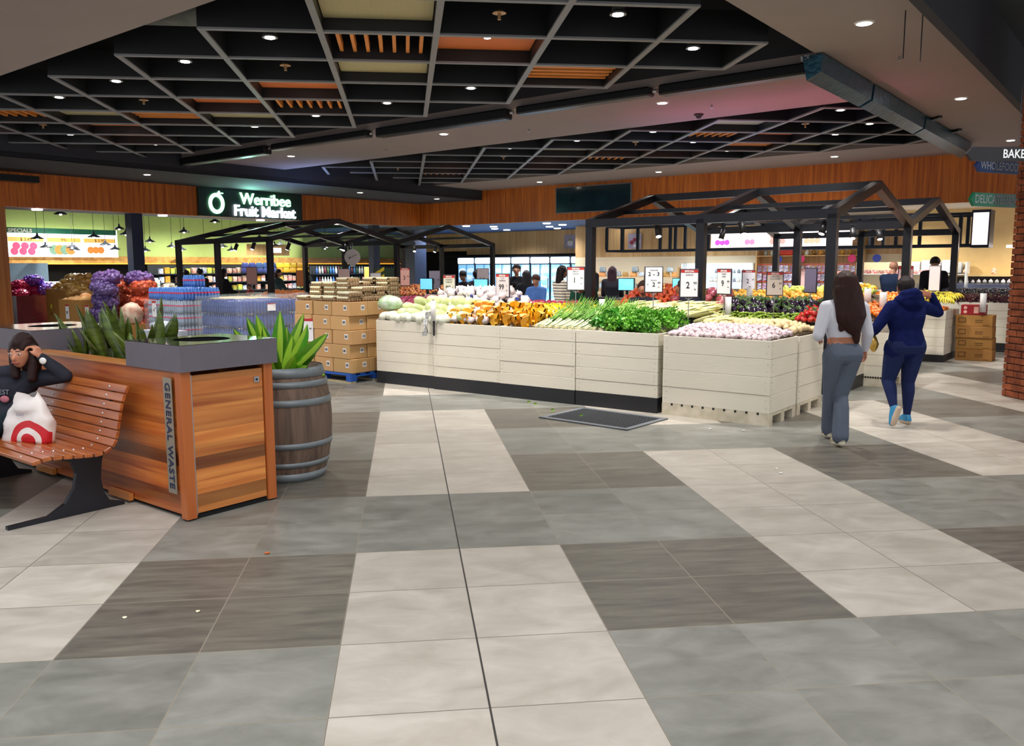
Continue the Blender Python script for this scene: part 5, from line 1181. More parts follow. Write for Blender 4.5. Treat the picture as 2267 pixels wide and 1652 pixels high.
# tills
for i, (a, b, l) in enumerate(((15.0, 8.75, 'till with a bright blue screen right of the long haired woman'), (15.66, 7.85, 'till with a bright blue screen half behind the garlic sign'), (13.2, 11.15, 'till screen beside the three price slips'), (13.35, 12.85, 'dark till left of the first 99 cent sign'), (13.1, 8.6, 'till screen between the woman in blue and the striped sweater'))):
    r = sthing('till', l, 'till', a, b, 0)
    m = MB(); m.box(-.35, .45, .0, .5, 0, .98); m.build('counter', M('till_counter', '3a3d46', .5), r)
    m = MB(); m.cyl((0, .2, .98), (0, .2, 1.15), .03, n=10); m.build('stand', BLACK, r)
    m = MB(); m.box(-.19, .19, .16, .19, 1.14, 1.4, rot=None); s_ = m.build('screen', BLACK, r); m = MB(); m.box(-.175, .175, .152, .159, 1.155, 1.385); m.build('display', M('till_display', '6cc4f0', .3, emit=1.1, col2='8fdc8a', scale=6), s_)
    m = MB(); m.box(.2, .4, .1, .35, .98, 1.08, bev=.01); m.build('printer', BLACK, r)
# ---- shelves at the left back
GC = ['e8e2d0', 'd04a3a', 'f0c23c', '3a62b4', 'e9eef2', '5aa05a', 'f2f0e8', 'e07a2c']
gp = [pack('grocery_box', GC[i], .16, .2, 'small grocery pack on the long dark shelves under the green wall', 'grocery', 'groceries under the green wall', 'box', c2=GC[(i+3) % 8]) for i in range(8)]
def lshelf(label, a0, b, wdt, zs):
    r = lthing('shelf_unit', label, 'shelf', a0, b)
    for z in zs: m = MB(); m.box(0, wdt, 0, .4, z-.03, z); m.build('shelf_board', FD, r)
    m = MB(); m.box(0, wdt, .38, .4, 0, max(zs)+.3); m.build('back_panel', M('shelf_back_dark', '22262c', .7), r); return r
lshelf('long dark grocery shelving under the lime green wall, full of packs', 14.5, 26.1, 12.4, (.5, .85, 1.15, 1.45))
for z in (.85, 1.15, 1.45):
    for i in range(60):
        if R.random() > .12: rep(R.choice(gp), S(14.6+i*.2, 26.2+R.uniform(-.02, .02), z), rot=(0, 0, PI/4), s=R.uniform(.8, 1.1))
yb = [pack('yellow_bag', 'f0b52c', .3, .2, 'yellow bag stacked high on the grocery shelves', 'bag', 'yellow bags on the grocery shelves', 'bag')]; bb_ = [pack('blue_bag', '2c3f7a', .3, .2, 'dark blue bag stacked high on the grocery shelves', 'bag', 'dark blue bags on the grocery shelves', 'bag')]
for i in range(10):
    for k in range(2):
        rep((bb_ if i < 5 else yb)[0], S(18.0+.3*i, 26.1, 1.46+.17*k), rot=(0, 0, PI/4))
lshelf('low dark shelving behind the onion pallets with pale tubs and price tickets', 9.4, 24.4, 4.6, (.6, .95))
pt_ = [pack('pale_tub', 'b8d8c8', .24, .16, 'pale green tub on the low shelf behind the onion pallets', 'tub', 'pale tubs behind the onion pallets', 'box', c2='e8f2ec')]
for z in (.95, 1.12):
    for i in range(16): rep(pt_[0], S(9.6+i*.27, 24.5, z), rot=(0, 0, PI/4))
lshelf('dark shelving with bottles below the navy column', 20.5, 25.2, 5.0, (.6, 1.0, 1.4))
bt = [pack('dark_bottle', c, .09, .28, 'bottle on the shelves behind the egg cartons', 'bottle', 'bottles behind the egg cartons', 'tub') for c in ('3c5a3a', '6a2c3a', '3a6fb0', 'd8e6ee')]
for z in (.6, 1.0, 1.4):
    for i in range(36): rep(R.choice(bt), S(20.6+i*.135, 25.3, z), rot=(0, 0, PI/4))
m = MB(); m.box(0, 1.3, 0, .03, 0, .7); o = m.build('grey_panel', M('blue_grey_panel', '5f7489', .6), loc=S(9.75, 25.8, 1.1), rot=(0, 0, PI/4)); tag(o, 'blue grey panel on the wall under the specials board', 'panel')
cs = sthing('striped_cabinet', 'cabinet with a black and yellow striped side between the two navy columns', 'cabinet', 17.0, 18.3)
m = MB(); m.box(0, .5, 0, 1.0, 0, 1.62); m.build('body', M('green_black_body', '17301f', .5), cs)
for k in range(5): m = MB(); m.prism([(-.002, .55+.2*k), (-.002, .65+.2*k), (.46, .85+.2*k), (.46, .75+.2*k)], -.006, -.001); m.build('stripe', M('hazard_yellow', 'f0d02c', .5), cs)
for z in (.7, 1.0, 1.3):
    for i in range(5): rep(bt[0], S(16.95, 17.95-i*.0-.0, z)+Vector((.09*i, 0, 0)), rot=(0, 0, 0), s=.8) if False else None
# ================================================================== PALLETS AT THE LEFT
BLU = M('blue_pallet_paint', '1d55b0', .5, var=.15); CBD = M('cardboard', 'c49a66', .7, var=.07, scale=3, rnd=.06); CBW = M('brown_carton', 'ae7c3c', .7, var=.06, rnd=.05)
def pallet(label, a, b, wdt, dep):
    r = sthing('pallet', label, 'pallet', a, b, 0, 'blue pallets')
    m = MB()
    for i in range(6): m.box(0, wdt, i*(dep-.1)/5, i*(dep-.1)/5+.1, .11, .14)
    for x in (0, wdt/2-.05, wdt-.1):
        m.box(x, x+.1, 0, dep, .09, .11)
        for y in (0, dep/2-.06, dep-.12): m.box(x, x+.1, y, y+.12, .025, .09)
    m.build('deck', BLU, r)
    m = MB()
    for y in (0, dep/2-.06, dep-.1): m.box(0, wdt, y, y+.1, 0, .024)
    m.build('skids', RAWW, r); return r
pallet('blue pallet under the egg cartons beside the cream crates', 7.86, 10.22, 1.24, 1.02)
QRW = M('carton_label', 'e8e8ea', .5)
c0 = sthing('egg_carton_box', 'brown carton in the stack under the egg trays', 'carton', 0, 0, 0, 'brown cartons under the eggs')
m = MB(); m.box(0, .4, 0, .33, 0, .2, bev=.006); m.build('box_body', CBD, c0)
m = MB(); m.box(.26, .33, -.0025, 0, .08, .15).box(.4, .4025, .2, .27, .08, .15); m.mi = 1
for k in range(6): m.box(.27+k*.009, .275+k*.009, -.004, -.002, .095, .135).box(.402, .4035, .21+k*.009, .215+k*.009, .095, .135)
m.build('barcode_label', [QRW, INK], c0)
first = True
for k in range(5):
    for i in range(3):
        for j in range(3):
            if i == 1 and j == 1: continue
            ox = R.uniform(-.012, .012)+(.02 if k % 2 else 0)
            a_, b_ = 7.88+j*.34, 10.2-i*.41+ox
            if i not in (0, 2) and j == 2: continue
            if first: c0.location = S(a_, b_, .142+.204*k); first = False; q = c0
            else: q = dup(c0, S(a_, b_, .142+.204*k), (0, 0, -PI/4+R.uniform(-.015, .015)))
            q['label'] = 'brown carton under the eggs, %s layer, %s, %s row' % (('bottom', 'second lowest', 'middle', 'second highest', 'top')[k], ('left end', 'centre', 'right end')[i], ('front', 'middle', 'back')[j])
# egg trays with lids
et = sthing('egg_carton', 'grey brown egg tray carton with a pale label on the brown cartons', 'egg carton', 0, 0, 0, 'egg cartons stacked on the brown boxes')
m = MB()
for i in range(6):
    for j in range(5): m.ball((.025+.048*i, .025+.048*j, .022), .024, 1, (1, 1, .95))
for i in range(6):
    for j in (0, 4): m.ball((.025+.048*i, .025+.048*j, .045), .026, 1)
for j in range(5):
    for i in (0, 5): m.ball((.025+.048*i, .025+.048*j, .045), .026, 1)
m.box(.012, .278, .012, .233, .03, .05).box(.012, .278, .01, .235, .05, .066, bev=.012); m.build('tray', M('egg_carton_pulp', 'a58a68', .85, var=.12, rnd=.08), et)
m = MB(); m.box(.03, .26, .03, .215, .067, .07).box(.03, .26, .0, .03, .045, .069); m.build('label', M('egg_label', 'efeccb', .5, var=.04, rnd=.06), et)
first = True; tl = .142+.204*5
for i in range(4):
    for j in range(4):
        n_ = R.choice((1, 2, 3, 3)) if j < 1 else R.choice((3, 4, 5, 4))
        if j > 0 and i in (0,): n_ = 4
        for k in range(n_):
            l = S(7.9+.25*j+R.uniform(-.01, .01), 10.2-.305*i+R.uniform(-.015, .015), tl+.066*k)
            if first: et.location = l; first = False; q = et
            else: q = dup(et, l, (0, 0, -PI/4+R.uniform(-.06, .06)))
            q['label'] = 'egg carton, stack %d from the left, %s row, %s' % (i+1, ('front', 'second', 'third', 'back')[j], ('bottom', 'second up', 'third up', 'fourth up', 'fifth up')[k])
# ---- water packs
BOT = M('bottle_plastic_blue', '5a8fe0', .15, var=.15, alpha=.8, coat=.5); BOT2 = M('bottle_plastic_clear', 'a9bccf', .15, var=.15, alpha=.85, coat=.5); BOT3 = M('bottle_plastic_navy', '2f4f9c', .15, var=.2, alpha=.85, coat=.5); LBR = M('bottle_label_red', 'e0426a', .4)
FILM = M('stretch_film', 'dfe8f4', .12, alpha=.16, var=.2, coat=1, bump=1.0, bscale=7, stretch=(1, 1, 5)); CAPB = M('bottle_cap', '3a6fd8', .4)
def waterpack(bm_, label, group, lab=True, h=.22):
    r = sthing('water_pack', label, 'water pack', 0, 0, 0, group)
    m = MB(); nx, ny = 6, 4; q = .066
    for i in range(nx):
        for j in range(ny):
            if 0 < i < nx-1 and 0 < j < ny-1: continue
            m.lathe([(.0, 0), (.03, .0), (.031, h*.3), (.028, h*.4), (.031, h*.5), (.031, h*.72), (.013, h*.9), (.013, h), (0, h)], 8, c=(.035+q*i, .035+q*j, 0))
    m.build('bottles', bm_, r, True)
    if lab:
        m = MB()
        for i in range(nx):
            for j in (0, ny-1): m.lathe([(.032, h*.52), (.032, h*.64)], 8, c=(.035+q*i, .035+q*j, 0))
        for j in range(1, ny-1):
            for i in (0, nx-1): m.lathe([(.032, h*.52), (.032, h*.64)], 8, c=(.035+q*i, .035+q*j, 0))
        m.build('labels', LBR, r)
    return r
def pstack(a, b, wdt, dep, layers, proto_, h, z0=.142):
    nx, ny = int(wdt/.405), int(dep/.275); out = []
    for k in range(layers):
        for i in range(nx):
            for j in range(ny):
                if 0 < j < ny-1 and i != nx-1 and k < layers-1: continue
                l = S(a+j*.275, b-i*.405, z0+k*h)
                if proto_.name in fresh2: fresh2.discard(proto_.name); proto_.location = l
                else: dup(proto_, l)
fresh2 = set()
w1 = waterpack(BOT2, 'shrink wrapped pack of clear water bottles with red labels in the tall wrapped stack', 'wrapped water packs, left stack'); fresh2.add(w1.name)
pallet('blue pallet under the tall wrapped stack of red labelled water', 8.38, 15.45, 1.26, 1.15); pstack(8.4, 15.43, 1.25, 1.12, 4, w1, .225)
w2 = waterpack(BOT, 'bright blue water pack with red labels on top of the tall wrapped stack', 'blue water packs on top'); fresh2.add(w2.name); pstack(8.42, 15.43, 1.25, .84, 1, w2, .225, .142+.225*4+.01)
q = dup(w2, S(8.75, 14.75, .142+.225*5+.02), label='single bright blue water pack standing on top of the water stack'); q['group'] = 'single pack'; del q['group']
w3 = waterpack(BOT3, 'dark blue water pack under loose film behind the barrel plant', 'film wrapped water packs, right stack', False); fresh2.add(w3.name)
pallet('blue pallet under the dark blue water packs', 8.28, 13.45, 1.26, 1.4); pstack(8.3, 13.43, 1.25, 1.4, 4, w3, .24)
def film(label, a, b, wdt, dep, z0, z1, crump=.03, seed=1, droop=False):
    m = MB(); m.box(-.02, wdt, -.02, dep, z0, z1); 
    bmesh.ops.subdivide_edges(m.bm, edges=list(m.bm.edges), cuts=11, use_grid_fill=True)
    for v in m.bm.verts:
        n_ = noise.noise(v.co*3+Vector((seed, 0, 0))); v.co += Vector((n_*crump, noise.noise(v.co*3.3)*crump, (noise.noise(v.co*2+Vector((0, seed, 0)))+.3)*crump*(2.5 if v.co.z > z1-.02 and droop else .2)))
    o = m.build('stretch_film', FILM, smooth=True, loc=S(a, b), rot=(0, 0, -PI/4)); tag(o, label, 'plastic film')
film('clear stretch film round the tall water stack', 8.38, 15.46, 1.26, 1.16, .16, 1.03, .015)
film('clear film draped over the dark blue water packs', 8.26, 13.47, 1.3, 1.45, .16, 1.13, .03, 4, True)
m = MB(); m.box(0, 1.3, 0, .9, 0, .02); o = m.build('card_sheet', M('card_sheet', 'd6c49a', .8), loc=S(9.0, 14.6, 1.06), rot=(0, 0, -PI/4)); tag(o, 'flat cardboard sheet on the wrapped water behind the blue packs', 'cardboard')
wsb = rough_ball(MB(), .16, (1.6, 1, .6), .3, 3, seed=2).build('plastic_bundle', M('crumpled_film', 'c9d4e2', .2, alpha=.8, bump=1, bscale=14, coat=.6), smooth=True, loc=S(7.9, 14.0, .62)); tag(wsb, 'crumpled clear plastic bundle before the water stack', 'plastic')
m = MB(); m.box(-.5, .4, 0, .4, 0, .52); o = m.build('low_carton', M('white_low_carton', 'b9bfca', .6), loc=S(7.85, 14.2, 0), rot=(0, 0, -PI/4)); tag(o, 'low pale carton before the water stack', 'carton')
# ---- onion bags
def netbag(a, b, z, s, c1, c2, label, group, seed, sc=(1.25, .9, .55)):
    m = MB(); rr = random.Random(seed)
    m.ball((0, 0, 0), s*.93, 3, sc)
    for v in m.bm.verts: v.co *= 1+.1*noise.noise(v.co*9)
    o = m.build('onion_bag', M('net_'+c1, c1, .35, var=.15, col2=c2, scale=20, bump=.8, bscale=40, coat=.3), smooth=True); tag(o, label, 'bag', group)
    m = MB()
    for i in range(70):
        d = Vector((rr.gauss(0, 1), rr.gauss(0, 1), rr.gauss(0, 1))).normalized(); p = Vector((d.x*sc[0], d.y*sc[1], d.z*sc[2]))*s*.9
        m.ball(p, s*.17, 1)
    m.build('onions', MATS['net_'+c1], o, True)
    o.location = S(a, b, z); o.rotation_euler = (rr.uniform(-.2, .2), rr.uniform(-.2, .2), -PI/4+rr.uniform(-.5, .5)); return o
pallet('blue pallet under the orange red onion bags', 8.62, 17.6, 1.2, 1.1); pallet('small blue pallet under the purple onion bags', 7.92, 17.15, .62, .6)
for k in range(5):
    for i in range(2):
        for j in range(2):
            if k == 4 and j: continue
            zz = .3+.235*k
            netbag(8.95+.5*j, 17.25-.52*i-.04*k, zz, .3, 'c0452e' if k > 1 else 'a83a3a', 'dc6a40', 'net bag of orange red onions beside the water, %s layer, %s %s' % (('bottom', 'second', 'third', 'fourth', 'top')[k], ('left', 'right')[i], ('front', 'back')[j]), 'orange red onion bags', k*10+i*3+j)
for k in range(5):
    for i in range(1):
        netbag(8.2+.03*(k % 2), 16.82-.03*k, .3+.235*k, .29, '4c3a72', '7a62a0', 'purple net bag of onions behind the snake plants, %s layer' % ('bottom', 'second', 'third', 'fourth', 'top')[k], 'purple onion bags', 90+k*5+i)
netbag(8.35, 16.85, 1.44, .3, '5a4088', '9a74b8', 'purple net bag lying on top of the onion stacks, left', 'top', 77).pop('group'); netbag(8.95, 16.7, 1.43, .27, '543c80', '8f6cb0', 'purple net bag lying on top of the orange onion bags, right', 'top', 78).pop('group')
gb = rough_ball(MB(), .2, (1.1, .8, 1.2), .1, 2, seed=9).build('potato_bag', M('pale_net', 'd8c4ac', .4, var=.15, col2='b98a76', scale=8), smooth=True, loc=S(8.3, 15.85, .75)); tag(gb, 'pale round net bag hanging low on the front of the red onion stack', 'bag')
m = MB(); m.box(-.25, .2, 0, .4, 0, .55); o = m.build('support_carton', CBW, loc=S(8.15, 15.9, 0), rot=(0, 0, -PI/4)); tag(o, 'low carton under the pale net bag', 'carton')
wbg = rough_ball(MB(), .24, (.9, .8, 1.0), .12, 2, seed=3).build('mesh_bag', M('white_mesh', 'dcd3bd', .5, col2='5a4a34', scale=16), smooth=True, loc=S(9.1, 15.85, 1.12)); tag(wbg, 'white mesh bag with dark writing between the red onions and the water stack', 'bag')
# ---- big cartons
def bigbox(label, a, b, wdt, dep, z0, z1):
    r = sthing('bulk_carton', label, 'carton', a, b, z0); h = z1-z0; t = .015; m = MB()
    m.box(0, wdt, 0, t, 0, h).box(0, wdt, dep-t, dep, 0, h).box(0, t, t, dep-t, 0, h).box(wdt-t, wdt, t, dep-t, 0, h).box(t, wdt-t, t, dep-t, 0, h-.12); m.build('box_body', CBW, r)
    m = MB(); m.box(.2, .27, -.003, 0, .4, .46).box(wdt, wdt+.003, .3, .36, .3, .33); m.build('printed_marks', M('carton_print', '6b4a20', .7), r)
    return r
bx = bigbox('open carton of butternut pumpkins with two 99 cent tickets', 7.98, 18.25, 1.0, .9, .0, 1.0)
pallet('blue pallets under the carton of packed bread', 8.85, 21.05, 1.25, 1.1); bx2 = bigbox('open carton heaped with shiny brown bags behind the pumpkin carton', 8.9, 21.0, 1.15, 1.0, .145, 1.16)
but = fruit('butternut', 'd9a262', .1, 'butternut pumpkin on top of the open carton', 'pumpkin', 'butternut pumpkins in the carton', sc=(1.5, 1, .9), rough=.5)
for i in range(4):
    for j in range(4): rep(but, S(8.12+.2*j, 18.1-.23*i, .94+.05*R.random()), tilt=.3)
for i, (x, y, z) in enumerate(((8.3, 17.7, 1.03), (8.4, 17.45, 1.02))): rep(but, S(x, y, z+.02), tilt=.3)
brn = proto('brown_bag', rough_ball(MB(), .12, (1.4, .9, .7), .35, 4, n=3, seed=6), M('shiny_brown_bag', 'a8761c', .15, var=.4, col2='d9b060', scale=12, coat=1, bump=.6, bscale=20, rnd=.1), 'shiny brown bag heaped on the carton at the left', 'bag', 'shiny brown bags on the carton')
for k in range(4):
    for i in range(6-k):
        for j in range(5-k): rep(brn, S(9.02+.19*j+.09*k, 20.85-.2*i-.1*k, 1.1+.11*k), tilt=.5)
mg = bigbox('film wrapped carton of potatoes at the far left on blue pallets', 8.35, 22.4, 1.1, 1.0, .145, 1.0); 
for ch in mg.children:
    if ch.name.startswith('box_body'): ch.data = ch.data.copy(); ch.data.materials[0] = M('maroon_wrapped', '7d3448', .25, var=.2, coat=.7, bump=.4, bscale=6)
pallet('blue pallet at the far left under the maroon wrapped carton', 8.3, 22.45, 1.2, 1.1)
for c1, c2, l, g, pts in (('d01c5a', 'e84a86', 'crimson net bag on the maroon carton at the far left', 'crimson bags', ((8.6, 22.2, 1.05), (8.6, 21.7, 1.05), (9, 22.0, 1.1), (8.7, 21.95, 1.22))), ('4a52c8', 'a45ad8', 'blue violet net bag behind the crimson bags at the far left', 'blue violet bags', ((9.2, 22.2, 1.22), (9.2, 21.6, 1.15), (9.0, 21.9, 1.35)))):
    for i, p in enumerate(pts): netbag(*p, .24, c1, c2, l, g, 200+i)
# tickets on the pallets: red headed price cards
def ticket(label, a, b, z, txt, small, face='a', w_=.15, h=.3, extra=0.):
    r = (sthing if face == 'a' else lthing)('price_ticket', label, 'price ticket', a, b, z, None, extra)
    m = MB(); m.box(-w_/2, w_/2, -.004, 0, 0, h); m.build('card', CARD, r); m = MB(); m.box(-w_/2, w_/2, -.006, -.004, h*.88, h); m.build('red_header', RED, r)
    text(txt, h*.3, INK, r, (-.01, -.006, h*.42), bold=.001, sx=.75); 
    if small: text(small, h*.12, INK, r, (w_*.3, -.006, h*.55))
    return r
ticket('99 cent ticket on the left face of the pumpkin carton', 7.97, 17.85, .6, '99', 'c'); ticket('99 cent ticket on the right face of the pumpkin carton', 8.3, 17.24, .55, '99', 'c', 'b', extra=0)
ticket('oval topped price ticket with a 2 on the purple onion stack', 7.86, 16.75, .62, '12', ''); ticket('small white ticket on the red onion stack', 8.6, 16.95, .95, '', '', w_=.13, h=.16)
ticket('price ticket reading 4 on the left face of the wrapped water', 8.36, 15.1, .72, '4', '99'); ticket('price ticket reading 5 on the plastic bundle', 7.8, 13.95, .55, '5', '', w_=.12, h=.16)
ticket('white notice on the film of the dark blue water packs', 8.9, 12.18, .9, '', '', 'b', .17, .13)
tk = ticket('red headed special ticket reading 4 99 on the egg carton stack', 7.84, 9.9, .56, '4', '99', w_=.22, h=.34, extra=.35)
for i, (z, c) in enumerate(((.75, 'e8e040'), (.85, '3a6fd8'))):
    m = MB(); m.box(0, .08, -.004, 0, 0, .1); o = m.build('sticker', M('sticker_'+c, c, .5), loc=S(8.34, 22.15, z), rot=(0, 0, -PI/4)); tag(o, ['yellow sticker on the maroon carton', 'blue sticker on the maroon carton'][i], 'sticker')
m = MB(); m.box(0, .08, -.004, 0, 0, .1); o = m.build('sticker', M('sticker_e8e040'+'', 'e8e040', .5), loc=S(8.885, 20.75, .7), rot=(0, 0, -PI/4)); tag(o, 'yellow sticker on the carton of shiny brown bags', 'sticker')
# ================================================================== PRICE SIGNS ON STALKS
def psign(label, x, y, zb, zt, rz, big, cents, unit, t1='', t2='', red=True, tint='efeef0', w_=.21, stalk=True, zfoot=.9, brand=True, two=None):
    r = thing('price_sign', label, 'price sign', (x, y, zfoot), rz)
    h = zt-zb; z0 = zb-zfoot
    m = MB(); m.box(-w_/2-.012, w_/2+.012, -.008, .008, z0-.012, z0+h+.012, bev=.005); f = m.build('frame', M('sign_frame', '2b2630', .5), r)
    m = MB(); m.box(-w_/2, w_/2, -.0105, -.008, z0, z0+h); m.build('card', M('sign_card_'+tint, tint, .35, var=.01), r)
    if red:
        m = MB(); m.box(-w_/2, w_/2, -.0125, -.0105, z0+h*.895, z0+h); m.build('red_header', RED, r); text('SPECIAL', h*.1, WHITE, r, (0, -.014, z0+h*.945), bold=.001)
    if t1: text(t1, h*.085, M('grey_print', '6a6570', .5), r, (0, -.012, z0+h*.81))
    if t2: text(t2, h*.085, M('grey_print', '6a6570', .5), r, (0, -.012, z0+h*.71))
    if two:
        text('2', h*.22, INK, r, (-w_*.26, -.012, z0+h*.72), bold=.001); text('3', h*.22, INK, r, (w_*.26, -.012, z0+h*.72), bold=.001); text('FOR', h*.05, INK, r, (0, -.012, z0+h*.7)); text('CORIANDER', h*.06, MATS['grey_print'], r, (0, -.012, z0+h*.88)); text('SPINACH', h*.06, MATS['grey_print'], r, (0, -.012, z0+h*.47))
        text('2', h*.24, INK, r, (-.0, -.012, z0+h*.29), bold=.001); text('99', h*.12, INK, r, (w_*.32, -.012, z0+h*.36)); text('ea', h*.07, INK, r, (w_*.3, -.012, z0+h*.2)); text('$', h*.07, INK, r, (-w_*.36, -.012, z0+h*.3))
    elif big:
        text(big, h*.34, INK, r, (-w_*.08, -.012, z0+h*.42), bold=.0012, sx=.85)
        if cents: text(cents, h*.13, INK, r, (w_*.34, -.012, z0+h*.5))
        if unit: text(unit, h*.07, INK, r, (w_*.34, -.012, z0+h*.28))
    if stalk:
        m = MB(); m.cyl((0, 0, .0), (0, 0, z0-.01), .006, n=8).tube([(-.04, 0, z0-.01), (0, 0, z0-.04), (.04, 0, z0-.01)], .005, 5).cyl((0, 0, 0), (0, 0, .008), .05, n=14); m.build('stalk', STEEL, r)
    return r
def SP(a, b): v = S(a, b); return v.x, v.y
psign('sign reading 99c for wombok cabbage standing in the white bulbs', *SP(9.0, 8.1), 1.2, 1.52, -.75, '99', 'c', 'kg', 'WOMBOK', 'CABBAGE', tint='dedac8', zfoot=1.15)
psign('sign reading 99c for cut pumpkin standing in the yellow peppers', *SP(9.0, 7.12), 1.24, 1.54, -.72, '99', 'c', 'kg', 'CUT', 'PUMPKIN', tint='d2cccc', zfoot=1.08)
psign('sign reading 1 79 for spring onion', *SP(9.0, 5.93), 1.35, 1.63, -.3, '1', '79', 'ea', 'SPRING', 'ONION', zfoot=1.05)
psign('sign reading 2 for 3 and 2 99 for coriander and spinach', *SP(9.0, 4.82), 1.34, 1.63, -.1, '', '', '', red=False, two=1, zfoot=1.05, w_=.2)
psign('tall sign reading garlic 2 99 kg at the right of the front row', *SP(9.0, 4.36), 1.29, 1.6, -.1, '2', '99', 'kg', 'GARLIC', '', zfoot=.94, w_=.2)
psign('narrow turned sign reading 9 99 behind the garlic', *SP(9.35, 4.08), 1.32, 1.6, -1.15, '9', '99', 'kg', 'CORN', 'HUSK', zfoot=.96)
psign('sign reading Lebanese cucumber 6 99 standing in the cucumbers', *SP(11.5, 4.28), 1.24, 1.55, -.2, '6', '99', 'kg', 'LEBANESE', 'CUCUMBER', tint='cdbfb2', zfoot=.9)
psign('dark edge-on sign at the right of the aubergines', *SP(12.0, 3.95), 1.27, 1.6, -1.25, '', '', '', red=False, tint='7c7590', zfoot=1.0)
psign('pinkish sign reading 1 behind the dark edge-on sign', *SP(15.2, 5.18), 1.24, 1.58, -.2, '1', '', '', tint='f0c8c4', zfoot=1.15)
psign('white sign reading 2 above the island oranges', *SP(15.6, 6.32), 1.2, 1.55, 0, '2', '49', '', tint='eceaf4', zfoot=1.15, w_=.25)
psign('salmon gold brushed potatoes sign behind the girl in the dark jacket', *SP(12.54, 6.75), 1.05, 1.5, -.1, '', '', '', 'GOLD BRUSHED', 'POTATOES', tint='eeb8a4', zfoot=1.0, w_=.24)
psign('sign reading imperial mandarin 2 79 in front of the bald man', *SP(15.29, 3.47), 1.2, 1.62, -.1, '2', '79', '', 'IMPERIAL', 'MANDARIN', tint='cfb8ba', zfoot=1.05, w_=.24)
psign('pink sign right of the long haired woman in white, behind her', *SP(14.6, 4.3), 1.1, 1.55, 0, '', '99', '', '', '', red=False, tint='f2bdb4', zfoot=1.05, w_=.24)
psign('sign with two prices left of the first 99 cent sign', *SP(14.05, 13.1), 1.15, 1.55, -.3, '2', '49', '', tint='c4bcd0', red=False, zfoot=.9, w_=.25)
psign('pink sign reading 3 99 beside the wide navy column', *SP(14.6, 14.6), 1.2, 1.62, 0, '3', '99', '', tint='f0c0b4', zfoot=1.0, w_=.22)
psign('white sign reading 6 near the striped cabinet', *SP(14.36, 14.6), 1.1, 1.5, 0, '6', '', '', red=False, zfoot=1.0, w_=.25) if False else psign('white sign reading 6 near the striped cabinet', *SP(14.0, 15.0), 1.1, 1.5, 0, '6', '', '', red=False, zfoot=1.0, w_=.25)
psign('sign with two prices beside the hanging scale', *SP(13.53, 15.6), 1.15, 1.6, 0, '6', '49', '', red=False, tint='e9c9c4', zfoot=1.0, w_=.27)
psign('orange ticket sign left of the woman in the grey cardigan', *SP(15.5, 19.8), 1.1, 1.55, 0, '', '', '', red=False, tint='e88a4a', zfoot=.9, w_=.2)
psign('sign with three price slips before the fridges', *SP(13.6, 11.3), 1.2, 1.6, 0, '14', '', '', red=False, tint='d8c8cc', zfoot=.98, w_=.24)
psign('small sign on a rod above the bananas, edge-on', *SP(16.2, 3.2), 1.2, 1.62, -1.2, '', '', '', red=False, tint='e8cfd0', zfoot=1.0, w_=.2)
for i, (x, y) in enumerate((SP(23.0, 23.4), SP(22.8, 22.6), SP(13.3, 19.0), SP(22, 24))):
    psign(['pale sign over the bottles right of the hanging scale', 'brown sign over the bottles below the hanging scale', 'pink sign standing behind the dark haired shopper', 'orange sign on the shelves left of the back post'][i], x, y, 1.2, 1.65, 0, '', '', '', red=False, tint=('e6b8a0', '8a7078', 'e0a8a0', 'f0a050')[i], zfoot=.9, w_=.26)
# ---- carton stack at the right
CPR = M('carton_ink', '6d4d22', .7)
for k in range(4):
    r = sthing('fruit_carton', ['brown printed carton at the bottom of the stack by the brick column', 'brown printed carton second from the bottom of the stack', 'brown printed carton second from the top of the stack', 'brown printed carton at the top of the stack, under the red box'][k], 'carton', 16.28+.02*(k % 2), 2.82+.01*k, .197*k, 'brown printed cartons by the crate')
    m = MB(); m.box(0, .56, 0, .38, 0, .194, bev=.005); m.build('box_body', CBW, r)
    m = MB(); m.box(.04, .16, -.003, 0, .06, .15); m.mi = 1; m.box(.055, .145, -.004, -.003, .075, .135); m.mi = 0; m.box(.3, .42, -.003, 0, .1, .115).box(.3, .42, -.003, 0, .07, .08).box(.42, .52, -.003, 0, .02, .03); m.build('printed_marks', [CPR, CBW], r)
rb = sthing('red_box', 'dark red printed box lying on top of the carton stack', 'box', 16.3, 2.78, .79)
m = MB(); m.box(0, .36, 0, .3, 0, .17, bev=.004); m.build('box_body', M('red_box_card', 'a01c28', .4), rb); m = MB(); m.box(.2, .27, -.004, -.001, .03, .14); 
for i in range(2): m.ball((.07+.0*i, -.002, .05+.07*i), .028, 2, (1, .1, 1))
m.build('pale_print', M('red_box_print', 'e8b0a0', .5), rb)
br_ = sthing('timber_barrel', 'orange stained timber barrel half hidden behind the brick column', 'barrel', 16.9, 1.75)
m = MB(); m.lathe([(0, 0), (.3, 0), (.35, .25), (.37, .45), (.35, .65), (.3, .9), (0, .9)], 28); m.build('staves', wood('orange_barrel', '8c4e1e', 'c87f38', .5, 'Z', 3), br_, True)
for z in (.15, .7): m = MB(); m.lathe([(.36, z), (.375, z), (.375, z+.05), (.36, z+.05)], 28); m.build('hoop', HOOP, br_)
